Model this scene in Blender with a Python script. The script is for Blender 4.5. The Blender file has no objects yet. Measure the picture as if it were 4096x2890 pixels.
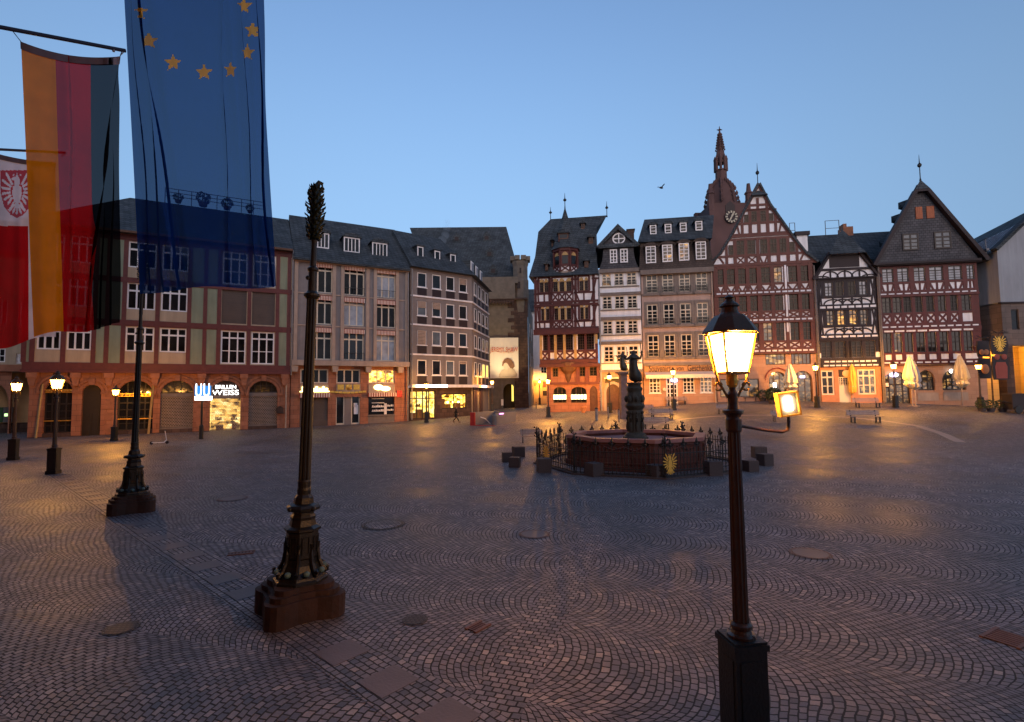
import bpy, math, random
from mathutils import Vector, Matrix
RND = random.Random(11)
PI = math.pi
C = bpy.context.scene.collection
LAMP_K = 3.1

# ------------------------------------------------------------------ camera model
F, CX, CY, HC = 2052.0, 2048.0, 1445.0, 3.05
PIT, ROL = math.atan(128.0 / F), 0.010
fw = Vector((0, math.cos(PIT), math.sin(PIT)))
_X, _U = Vector((1, 0, 0)), Vector((0, -math.sin(PIT), math.cos(PIT)))
cr = _X * math.cos(ROL) - _U * math.sin(ROL)
cu = _X * math.sin(ROL) + _U * math.cos(ROL)
CAM = Vector((0, 0, HC))

def ray(x, y):
    return fw * F + cr * (x - CX) - cu * (y - CY)

def at(x, y, Y):
    d = ray(x, y)
    return CAM + d * (Y / d.y)

def lerp_tab(tab, x):
    if x <= tab[0][0]: return tab[0][1]
    for (a, va), (b, vb) in zip(tab, tab[1:]):
        if x <= b:
            return va + (vb - va) * (x - a) / (b - a)
    return tab[-1][1]

CREASE = [(-60, 60), (-25, 46), (-10, 40), (0, 33), (8, 27.5), (12.8, 24), (30, 30), (60, 41)]
SLOPE = [(-30, 0.004), (-14, 0.018), (0, 0.033), (10, 0.041), (18, 0.066), (25, 0.083), (40, 0.10), (60, 0.10)]

def gz(X, Y):
    d = Y - lerp_tab(CREASE, X)
    d = 0.5 * (d + math.sqrt(d * d + 2.0)) - 0.1
    d = min(d, 26)
    return lerp_tab(SLOPE, X) * max(d, 0)

def gnd(x, y):
    d = ray(x, y)
    d = d / d.y
    a, b = 2.0, 2.0
    while b < 140:
        p = CAM + d * b
        if p.z <= gz(p.x, p.y): break
        a = b
        b += 0.5
    for _ in range(25):
        m = (a + b) / 2
        p = CAM + d * m
        if p.z <= gz(p.x, p.y): b = m
        else: a = m
    return CAM + d * b

# ------------------------------------------------------------------ mesh builder
SPLIT = {'green_panels': 'green_panel', 'dark_panels': 'dark_panel', 'plaster_infills': 'plaster_infill', 'trim_planks': 'trim_plank', 'plinths': 'plinth', 'carved_window_arches': 'carved_shield',
         'wall_letters': 'wall_letter', 'white_bands': 'white_band', 'pendant_lamps': 'pendant_lamp', 'corbels': 'corbel', 'storey_bands': 'storey_band', 'pale_panels': 'pale_panel',
         'side_pillars': 'side_pillar', 'carved_brackets': 'carved_bracket', 'furnishings': 'furniture', 'side_windows': 'side_window', 'oriel_windows': 'oriel_window', 'oriel_shields': 'oriel_shield', 'lit_letters': 'lit_letter'}

class MB:
    def islands(s):
        par = list(range(len(s.v)))
        def find(i):
            while par[i] != i:
                par[i] = par[par[i]]; i = par[i]
            return i
        for f in s.f:
            for i in f[1:]: par[find(i)] = find(f[0])
        grp = {}
        for f, m in zip(s.f, s.m): grp.setdefault(find(f[0]), []).append((f, m))
        res = []
        for fs in grp.values():
            q = MB(); mp = {}
            for f, m in fs:
                for i in f:
                    if i not in mp: mp[i] = len(q.v); q.v.append(s.v[i])
                q.f.append(tuple(mp[i] for i in f)); q.m.append(m)
            res.append(q)
        return res
    def __init__(s):
        s.v, s.f, s.m = [], [], []
        s.smooth = False
    def add(s, vs, fs, mi=0):
        n = len(s.v)
        s.v += [tuple(v) for v in vs]
        for f in fs:
            s.f.append(tuple(i + n for i in f)); s.m.append(mi)
        return s
    def box(s, x0, x1, y0, y1, z0, z1, mi=0):
        return s.add([(x0, y0, z0), (x1, y0, z0), (x1, y1, z0), (x0, y1, z0),
                      (x0, y0, z1), (x1, y0, z1), (x1, y1, z1), (x0, y1, z1)],
                     [(0, 3, 2, 1), (4, 5, 6, 7), (0, 1, 5, 4), (1, 2, 6, 5), (2, 3, 7, 6), (3, 0, 4, 7)], mi)
    def poly(s, pts, mi=0):
        return s.add(pts, [tuple(range(len(pts)))], mi)
    def prism(s, pts, y0, y1, mi=0):
        """pts = (x, z) outline, extruded along y"""
        n = len(pts)
        vs = [(p[0], y0, p[1]) for p in pts] + [(p[0], y1, p[1]) for p in pts]
        fs = [tuple(range(n)), tuple(range(2 * n - 1, n - 1, -1))]
        fs += [(i, i + n, (i + 1) % n + n, (i + 1) % n) for i in range(n)]
        return s.add(vs, fs, mi)
    def prismz(s, pts, z0, z1, mi=0):
        n = len(pts)
        vs = [(p[0], p[1], z0) for p in pts] + [(p[0], p[1], z1) for p in pts]
        fs = [tuple(range(n - 1, -1, -1)), tuple(range(n, 2 * n))]
        fs += [(i, (i + 1) % n, (i + 1) % n + n, i + n) for i in range(n)]
        return s.add(vs, fs, mi)
    def bar(s, p, q, w, d=None, mi=0, up=(0, 0, 1)):
        """box from p to q, w wide across, d deep"""
        d = w if d is None else d
        p, q = Vector(p), Vector(q)
        t = (q - p).normalized()
        a = t.cross(Vector(up))
        if a.length < 1e-4: a = t.cross(Vector((0, 1, 0)))
        a.normalize()
        b = t.cross(a).normalized()
        vs = []
        for c in (p, q):
            for i, j in ((-1, -1), (1, -1), (1, 1), (-1, 1)):
                vs.append(c + a * (w / 2 * i) + b * (d / 2 * j))
        return s.add(vs, [(0, 1, 2, 3), (7, 6, 5, 4), (0, 4, 5, 1), (1, 5, 6, 2), (2, 6, 7, 3), (3, 7, 4, 0)], mi)
    def beam(s, u0, z0, u1, z1, w, y0=-.06, y1=.02, mi=0):
        """flat timber in the xz plane"""
        dx, dz = u1 - u0, z1 - z0
        L = math.hypot(dx, dz) or 1e-6
        nx, nz = -dz / L * w / 2, dx / L * w / 2
        return s.prism([(u0 - nx, z0 - nz), (u1 - nx, z1 - nz), (u1 + nx, z1 + nz), (u0 + nx, z0 + nz)], y0, y1, mi)
    def lathe(s, prof, seg=16, c=(0, 0, 0), mi=0, sx=1, sy=1, rot=0):
        n = len(prof)
        vs = []
        for r, z in prof:
            for k in range(seg):
                a = 2 * PI * k / seg + rot
                vs.append((c[0] + r * sx * math.cos(a), c[1] + r * sy * math.sin(a), c[2] + z))
        fs = []
        for i in range(n - 1):
            for k in range(seg):
                k2 = (k + 1) % seg
                fs.append((i * seg + k, i * seg + k2, (i + 1) * seg + k2, (i + 1) * seg + k))
        fs.append(tuple(range(seg - 1, -1, -1)))
        fs.append(tuple(range((n - 1) * seg, n * seg)))
        return s.add(vs, fs, mi)
    def tube(s, pts, r, seg=8, mi=0):
        pts = [Vector(p) for p in pts]
        n = len(pts)
        rr = r if isinstance(r, (list, tuple)) else [r] * n
        vs = []
        for i, p in enumerate(pts):
            t = (pts[min(i + 1, n - 1)] - pts[max(i - 1, 0)]).normalized()
            a = t.cross(Vector((0, 0, 1)))
            if a.length < 1e-3: a = t.cross(Vector((0, 1, 0)))
            a.normalize(); b = t.cross(a)
            for k in range(seg):
                an = 2 * PI * k / seg
                vs.append(p + (a * math.cos(an) + b * math.sin(an)) * rr[i])
        fs = []
        for i in range(n - 1):
            for k in range(seg):
                k2 = (k + 1) % seg
                fs.append((i * seg + k, i * seg + k2, (i + 1) * seg + k2, (i + 1) * seg + k))
        fs.append(tuple(range(seg - 1, -1, -1))); fs.append(tuple(range((n - 1) * seg, n * seg)))
        return s.add(vs, fs, mi)
    def ball(s, c, r, seg=10, rings=6, sx=1, sy=1, sz=1, mi=0):
        prof = [(max(r * math.sin(PI * i / rings), .001 * r), -r * sz * math.cos(PI * i / rings)) for i in range(rings + 1)]
        return s.lathe(prof, seg, c, mi, sx, sy)
    def build(s, name, mat, parent=None, loc=None, smooth=None):
        if name in SPLIT:
            out = None
            for q in s.islands():
                out = q.build(SPLIT[name], mat, parent, loc, smooth)
            return out
        me = bpy.data.meshes.new(name)
        me.from_pydata(s.v, [], s.f)
        mats = mat if isinstance(mat, (list, tuple)) else [mat]
        for m in mats: me.materials.append(m)
        if len(mats) > 1:
            me.polygons.foreach_set('material_index', s.m)
        if (s.smooth if smooth is None else smooth):
            me.polygons.foreach_set('use_smooth', [True] * len(me.polygons))
            try: me.set_sharp_from_angle(angle=math.radians(40))
            except Exception: pass
        me.update()
        o = bpy.data.objects.new(name, me)
        C.objects.link(o)
        if parent is not None: o.parent = parent
        if loc is not None: o.location = loc
        return o

def tag(o, label=None, cat=None, group=None, kind=None):
    if label: o['label'] = label
    if cat: o['category'] = cat
    if group: o['group'] = group
    if kind: o['kind'] = kind
    return o

def thing(name, label, cat, loc=(0, 0, 0), rz=0, group=None):
    o = bpy.data.objects.new(name, None)
    o.empty_display_size = .3
    C.objects.link(o)
    o.location = loc; o.rotation_euler = (0, 0, rz)
    return tag(o, label, cat, group)

def copy_tree(o, parent=None):
    c = o.copy()
    C.objects.link(c)
    if parent is not None: c.parent = parent
    for ch in list(o.children):
        copy_tree(ch, c)
    return c

def text_mesh(txt, size, depth=.01, width=None, align='CENTER'):
    cu_ = bpy.data.curves.new('lettering', 'FONT')
    cu_.body = txt; cu_.size = size; cu_.extrude = depth
    cu_.align_x = align; cu_.align_y = 'CENTER'
    o = bpy.data.objects.new('lettering', cu_)
    C.objects.link(o)
    bpy.context.view_layer.update()
    dg = bpy.context.evaluated_depsgraph_get()
    me = bpy.data.meshes.new_from_object(o.evaluated_get(dg))
    bpy.data.objects.remove(o)
    bpy.data.curves.remove(cu_)
    if width:
        xs = [v.co.x for v in me.vertices]
        w = max(xs) - min(xs)
        for v in me.vertices: v.co.x *= width / w
    return me

def lettering(txt, size, mat, parent, loc, rot=(PI / 2, 0, 0), width=None, bold=0):
    me = text_mesh(txt, size, .012, width)
    me.materials.clear(); me.materials.append(mat)
    o = bpy.data.objects.new('lettering', me)
    C.objects.link(o)
    o.parent = parent
    o.location = loc; o.rotation_euler = rot
    return o

# ------------------------------------------------------------------ materials
def _new(name):
    m = bpy.data.materials.new(name)
    m.use_nodes = True
    nt = m.node_tree
    b = nt.nodes['Principled BSDF']
    return m, nt, b

def _mul(nt, col, fac_socket, lo, hi):
    mr = nt.nodes.new('ShaderNodeMapRange')
    mr.inputs[3].default_value = lo; mr.inputs[4].default_value = hi
    mr.inputs[1].default_value = .25; mr.inputs[2].default_value = .75
    nt.links.new(fac_socket, mr.inputs[0])
    mx = nt.nodes.new('ShaderNodeMix'); mx.data_type = 'RGBA'; mx.blend_type = 'MULTIPLY'
    mx.inputs[0].default_value = 1
    if isinstance(col, (tuple, list)): mx.inputs[6].default_value = (*col, 1)
    else: nt.links.new(col, mx.inputs[6])
    nt.links.new(mr.outputs[0], mx.inputs[7])
    return mx.outputs[2]

def mat(name, col, rough=.7, var=.18, vs=1.5, bump=0.0, bs=25, metal=0, spec=.4):
    m, nt, b = _new(name)
    tc = nt.nodes.new('ShaderNodeTexCoord')
    n1 = nt.nodes.new('ShaderNodeTexNoise')
    n1.inputs['Scale'].default_value = vs; n1.inputs['Detail'].default_value = 6
    nt.links.new(tc.outputs['Object'], n1.inputs['Vector'])
    cc = _mul(nt, col, n1.outputs[0], 1 - var, 1 + var)
    if name.startswith(('plaster', 'facade', 'stone_', 'concrete')):       # rain streaks and grime
        mp = nt.nodes.new('ShaderNodeMapping'); mp.inputs['Scale'].default_value = (1.6, 1.6, .16)
        n9 = nt.nodes.new('ShaderNodeTexNoise'); n9.inputs['Scale'].default_value = 1.2; n9.inputs['Detail'].default_value = 8; n9.inputs['Roughness'].default_value = .7
        nt.links.new(tc.outputs['Object'], mp.inputs[0]); nt.links.new(mp.outputs[0], n9.inputs['Vector'])
        cc = _mul(nt, cc, n9.outputs[0], .72, 1.12)
    nt.links.new(cc, b.inputs['Base Color'])
    b.inputs['Roughness'].default_value = rough
    b.inputs['Metallic'].default_value = metal
    b.inputs['Specular IOR Level'].default_value = spec
    if bump:
        n2 = nt.nodes.new('ShaderNodeTexNoise'); n2.inputs['Scale'].default_value = bs
        n2.inputs['Detail'].default_value = 4
        nt.links.new(tc.outputs['Object'], n2.inputs['Vector'])
        bp = nt.nodes.new('ShaderNodeBump'); bp.inputs['Strength'].default_value = bump
        bp.inputs['Distance'].default_value = .02
        nt.links.new(n2.outputs[0], bp.inputs['Height'])
        nt.links.new(bp.outputs[0], b.inputs['Normal'])
    return m

def vmath(nt, op, a, b=None):
    n = nt.nodes.new('ShaderNodeMath'); n.operation = op
    for i, x in enumerate((a, b)):
        if x is None: continue
        if isinstance(x, (int, float)): n.inputs[i].default_value = x
        else: nt.links.new(x, n.inputs[i])
    return n.outputs[0]

def brickmat(name, c1, c2, cm, w, h, ms=.02, rough=.75, plane='xz', var=.2, bump=.4, spec=.35, offset=.5, ysc=1.0):
    m, nt, b = _new(name)
    tc = nt.nodes.new('ShaderNodeTexCoord')
    sp = nt.nodes.new('ShaderNodeSeparateXYZ'); nt.links.new(tc.outputs['Object'], sp.inputs[0])
    cb = nt.nodes.new('ShaderNodeCombineXYZ')
    xy = vmath(nt, 'ADD', sp.outputs[0], vmath(nt, 'MULTIPLY', sp.outputs[1], .83)) if plane == 'xz' else sp.outputs[0]
    nt.links.new(xy, cb.inputs[0])
    nt.links.new(sp.outputs[2] if plane == 'xz' else sp.outputs[1], cb.inputs[1])
    br = nt.nodes.new('ShaderNodeTexBrick')
    br.offset = offset
    br.inputs['Scale'].default_value = 1
    br.inputs['Color1'].default_value = (*c1, 1); br.inputs['Color2'].default_value = (*c2, 1)
    br.inputs['Mortar'].default_value = (*cm, 1)
    br.inputs['Brick Width'].default_value = w; br.inputs['Row Height'].default_value = h
    br.inputs['Mortar Size'].default_value = ms; br.inputs['Mortar Smooth'].default_value = .2
    nt.links.new(cb.outputs[0], br.inputs['Vector'])
    n1 = nt.nodes.new('ShaderNodeTexNoise'); n1.inputs['Scale'].default_value = .9; n1.inputs['Detail'].default_value = 7
    nt.links.new(tc.outputs['Object'], n1.inputs['Vector'])
    nt.links.new(_mul(nt, br.outputs['Color'], n1.outputs[0], 1 - var, 1 + var), b.inputs['Base Color'])
    b.inputs['Roughness'].default_value = rough
    b.inputs['Specular IOR Level'].default_value = spec
    bp = nt.nodes.new('ShaderNodeBump'); bp.inputs['Strength'].default_value = bump; bp.inputs['Distance'].default_value = .03
    bp.invert = True
    nt.links.new(br.outputs['Fac'], bp.inputs['Height']); nt.links.new(bp.outputs[0], b.inputs['Normal'])
    return m

def emit(name, col, s):
    m, nt, b = _new(name)
    b.inputs['Base Color'].default_value = (.1, .1, .1, 1)
    b.inputs['Emission Color'].default_value = (*col, 1)
    b.inputs['Emission Strength'].default_value = s
    return m

def litroom(name, c1, c2, s, scale=1.6, thr=(.42, .62), dark=(.01, .006, .004)):
    """a lit room behind a pane: blotches of lit wall, shelves and dark furniture"""
    m, nt, b = _new(name)
    tc = nt.nodes.new('ShaderNodeTexCoord')
    mp = nt.nodes.new('ShaderNodeMapping'); mp.inputs['Scale'].default_value = (1.0, 1.0, 1.7)
    nt.links.new(tc.outputs['Object'], mp.inputs[0])
    vo = nt.nodes.new('ShaderNodeTexVoronoi'); vo.distance = 'CHEBYCHEV'
    vo.inputs['Scale'].default_value = scale
    nt.links.new(mp.outputs[0], vo.inputs['Vector'])
    n = nt.nodes.new('ShaderNodeTexNoise'); n.inputs['Scale'].default_value = scale * 1.3; n.inputs['Detail'].default_value = 3
    nt.links.new(mp.outputs[0], n.inputs['Vector'])
    sp = nt.nodes.new('ShaderNodeSeparateColor'); nt.links.new(vo.outputs['Color'], sp.inputs[0])
    f = vmath(nt, 'ADD', vmath(nt, 'MULTIPLY', sp.outputs[0], .35), vmath(nt, 'MULTIPLY', n.outputs[0], .75))
    rp = nt.nodes.new('ShaderNodeValToRGB')
    rp.color_ramp.elements[0].position = thr[0]; rp.color_ramp.elements[0].color = (*dark, 1)
    rp.color_ramp.elements[1].position = thr[1]; rp.color_ramp.elements[1].color = (*c1, 1)
    e = rp.color_ramp.elements.new(min(.98, thr[1] + .16)); e.color = (*c2, 1)
    nt.links.new(f, rp.inputs[0])
    b.inputs['Base Color'].default_value = (.02, .02, .02, 1)
    b.inputs['Roughness'].default_value = .08
    nt.links.new(rp.outputs[0], b.inputs['Emission Color'])
    b.inputs['Emission Strength'].default_value = s
    return m

def glassmat(name, col, rough=.06, var=.3, spec=.3):
    m = mat(name, col, rough, var, 1.2, 0, 1, 0, spec)
    nt = m.node_tree; b = nt.nodes['Principled BSDF']
    tc = nt.nodes.new('ShaderNodeTexCoord')
    n2 = nt.nodes.new('ShaderNodeTexNoise'); n2.inputs['Scale'].default_value = 1.1
    nt.links.new(tc.outputs['Object'], n2.inputs['Vector'])
    bp = nt.nodes.new('ShaderNodeBump'); bp.inputs['Strength'].default_value = .06; bp.inputs['Distance'].default_value = .05
    nt.links.new(n2.outputs[0], bp.inputs['Height']); nt.links.new(bp.outputs[0], b.inputs['Normal'])
    return m

def lampglass(name, col, s):
    m, nt, b = _new(name)
    out = nt.nodes['Material Output']
    em = nt.nodes.new('ShaderNodeEmission'); em.inputs[0].default_value = (*col, 1); em.inputs[1].default_value = s
    tr = nt.nodes.new('ShaderNodeBsdfTransparent'); tr.inputs[0].default_value = (1, .97, .9, 1)
    ad = nt.nodes.new('ShaderNodeAddShader')
    nt.links.new(em.outputs[0], ad.inputs[0]); nt.links.new(tr.outputs[0], ad.inputs[1])
    nt.links.new(ad.outputs[0], out.inputs[0])
    nt.nodes.remove(b)
    return m

def clothmat(name, col, thru=.12, trans=.5, tint=(.9, .92, .95)):
    m, nt, b = _new(name)
    out = nt.nodes['Material Output']
    tc = nt.nodes.new('ShaderNodeTexCoord')
    n = nt.nodes.new('ShaderNodeTexNoise'); n.inputs['Scale'].default_value = 2.2; n.inputs['Detail'].default_value = 8
    nt.links.new(tc.outputs['Object'], n.inputs['Vector'])
    c = _mul(nt, col, n.outputs[0], .85, 1.15)
    nt.links.new(c, b.inputs['Base Color']); b.inputs['Roughness'].default_value = .9
    b.inputs['Specular IOR Level'].default_value = .1
    tl = nt.nodes.new('ShaderNodeBsdfTranslucent'); nt.links.new(c, tl.inputs[0])
    mx = nt.nodes.new('ShaderNodeMixShader'); mx.inputs[0].default_value = trans
    nt.links.new(b.outputs[0], mx.inputs[1]); nt.links.new(tl.outputs[0], mx.inputs[2])
    tp = nt.nodes.new('ShaderNodeBsdfTransparent'); tp.inputs[0].default_value = (*tint, 1)
    mx2 = nt.nodes.new('ShaderNodeMixShader'); mx2.inputs[0].default_value = thru
    nt.links.new(mx.outputs[0], mx2.inputs[1]); nt.links.new(tp.outputs[0], mx2.inputs[2])
    nt.links.new(mx2.outputs[0], out.inputs[0])
    return m

def cobblemat(name, straight=False, ang=0.0, W=1.7, Rr=1.15):
    m, nt, b = _new(name)
    L = nt.links.new
    tc = nt.nodes.new('ShaderNodeTexCoord')
    mp = nt.nodes.new('ShaderNodeMapping'); mp.inputs['Rotation'].default_value = (0, 0, ang)
    if not straight: mp.inputs['Location'].default_value = (1.81, 0, 0)
    L(tc.outputs['Object'], mp.inputs[0])
    # gentle irregularity of the laying
    n0 = nt.nodes.new('ShaderNodeTexNoise'); n0.inputs['Scale'].default_value = 5.0; n0.inputs['Detail'].default_value = 2
    L(mp.outputs[0], n0.inputs['Vector'])
    sv = nt.nodes.new('ShaderNodeVectorMath'); sv.operation = 'SUBTRACT'; sv.inputs[1].default_value = (.5, .5, .5)
    L(n0.outputs['Color'], sv.inputs[0])
    sc = nt.nodes.new('ShaderNodeVectorMath'); sc.operation = 'SCALE'; sc.inputs['Scale'].default_value = .045
    L(sv.outputs[0], sc.inputs[0])
    nb = nt.nodes.new('ShaderNodeTexNoise'); nb.inputs['Scale'].default_value = .55
    L(mp.outputs[0], nb.inputs['Vector'])
    sb = nt.nodes.new('ShaderNodeVectorMath'); sb.operation = 'SUBTRACT'; sb.inputs[1].default_value = (.5, .5, .5)
    L(nb.outputs['Color'], sb.inputs[0])
    sb2 = nt.nodes.new('ShaderNodeVectorMath'); sb2.operation = 'SCALE'; sb2.inputs['Scale'].default_value = 0 if straight else .42
    L(sb.outputs[0], sb2.inputs[0])
    ad0 = nt.nodes.new('ShaderNodeVectorMath'); ad0.operation = 'ADD'
    L(mp.outputs[0], ad0.inputs[0]); L(sc.outputs[0], ad0.inputs[1])
    ad = nt.nodes.new('ShaderNodeVectorMath'); ad.operation = 'ADD'
    L(ad0.outputs[0], ad.inputs[0]); L(sb2.outputs[0], ad.inputs[1])
    sp = nt.nodes.new('ShaderNodeSeparateXYZ'); L(ad.outputs[0], sp.inputs[0])
    cb = nt.nodes.new('ShaderNodeCombineXYZ')
    if straight:
        L(sp.outputs[0], cb.inputs[0]); L(sp.outputs[1], cb.inputs[1])
    else:
        u = vmath(nt, 'ABSOLUTE', sp.outputs[0])
        q = vmath(nt, 'DIVIDE', sp.outputs[1], W)
        i = vmath(nt, 'FLOOR', q)
        vl = vmath(nt, 'MULTIPLY', vmath(nt, 'SUBTRACT', vmath(nt, 'SUBTRACT', q, i), .5), W)
        arc = vmath(nt, 'SQRT', vmath(nt, 'SUBTRACT', Rr * Rr, vmath(nt, 'MULTIPLY', vl, vl)))
        r = vmath(nt, 'SUBTRACT', u, arc)
        a = vmath(nt, 'MULTIPLY', vmath(nt, 'ARCSINE', vmath(nt, 'DIVIDE', vl, Rr)), Rr)
        a = vmath(nt, 'ADD', a, vmath(nt, 'MULTIPLY', i, .531))
        r = vmath(nt, 'ADD', r, vmath(nt, 'MULTIPLY', i, .177))
        L(a, cb.inputs[0]); L(r, cb.inputs[1])
    br = nt.nodes.new('ShaderNodeTexBrick')
    br.offset = .5
    for k, v in (('Scale', 1), ('Brick Width', .104), ('Row Height', .088), ('Mortar Size', .0105), ('Mortar Smooth', .35), ('Bias', 0)):
        br.inputs[k].default_value = v
    br.inputs['Color1'].default_value = (0, 0, 0, 1); br.inputs['Color2'].default_value = (1, 1, 1, 1)
    br.inputs['Mortar'].default_value = (.5, .5, .5, 1)
    L(cb.outputs[0], br.inputs['Vector'])
    rp = nt.nodes.new('ShaderNodeValToRGB')
    cr_ = rp.color_ramp
    cr_.elements[0].position = 0; cr_.elements[0].color = (.075, .068, .080, 1)
    cr_.elements[1].position = 1; cr_.elements[1].color = (.33, .27, .24, 1)
    for p_, c_ in ((.3, (.135, .118, .132)), (.55, (.185, .155, .155)), (.8, (.170, .152, .172))):
        e = cr_.elements.new(p_); e.color = (*c_, 1)
    L(br.outputs['Color'], rp.inputs[0])
    n1 = nt.nodes.new('ShaderNodeTexNoise'); n1.inputs['Scale'].default_value = .28; n1.inputs['Detail'].default_value = 6
    L(tc.outputs['Object'], n1.inputs['Vector'])
    c1 = _mul(nt, rp.outputs[0], n1.outputs[0], .5, 1.45)
    n5 = nt.nodes.new('ShaderNodeTexNoise'); n5.inputs['Scale'].default_value = 1.3; n5.inputs['Detail'].default_value = 7; n5.inputs['Roughness'].default_value = .7
    L(tc.outputs['Object'], n5.inputs['Vector']); c1 = _mul(nt, c1, n5.outputs[0], .5, 1.4)
    n3 = nt.nodes.new('ShaderNodeTexNoise'); n3.inputs['Scale'].default_value = 55; n3.inputs['Detail'].default_value = 3
    L(tc.outputs['Object'], n3.inputs['Vector'])
    c1 = _mul(nt, c1, n3.outputs[0], .75, 1.25)
    mx = nt.nodes.new('ShaderNodeMix'); mx.data_type = 'RGBA'
    L(br.outputs['Fac'], mx.inputs[0]); L(c1, mx.inputs[6]); mx.inputs[7].default_value = (.006, .004, .004, 1)
    L(mx.outputs[2], b.inputs['Base Color'])
    rr = nt.nodes.new('ShaderNodeMapRange'); rr.inputs[1].default_value = .3; rr.inputs[2].default_value = .7
    rr.inputs[3].default_value = .42; rr.inputs[4].default_value = .66
    L(n1.outputs[0], rr.inputs[0])
    L(vmath(nt, 'ADD', rr.outputs[0], vmath(nt, 'MULTIPLY', br.outputs['Fac'], .35)), b.inputs['Roughness'])
    b.inputs['Specular IOR Level'].default_value = .8
    # rounded stones: joints low, every stone a little tilted and rough
    h = vmath(nt, 'ADD', vmath(nt, 'MULTIPLY', vmath(nt, 'SUBTRACT', 1, br.outputs['Fac']), 1.0),
              vmath(nt, 'ADD', vmath(nt, 'MULTIPLY', n3.outputs[0], .22), vmath(nt, 'MULTIPLY', br.outputs['Color'], .3)))
    bp = nt.nodes.new('ShaderNodeBump'); bp.inputs['Strength'].default_value = .75; bp.inputs['Distance'].default_value = .014
    L(h, bp.inputs['Height']); L(bp.outputs[0], b.inputs['Normal'])
    return m

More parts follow.
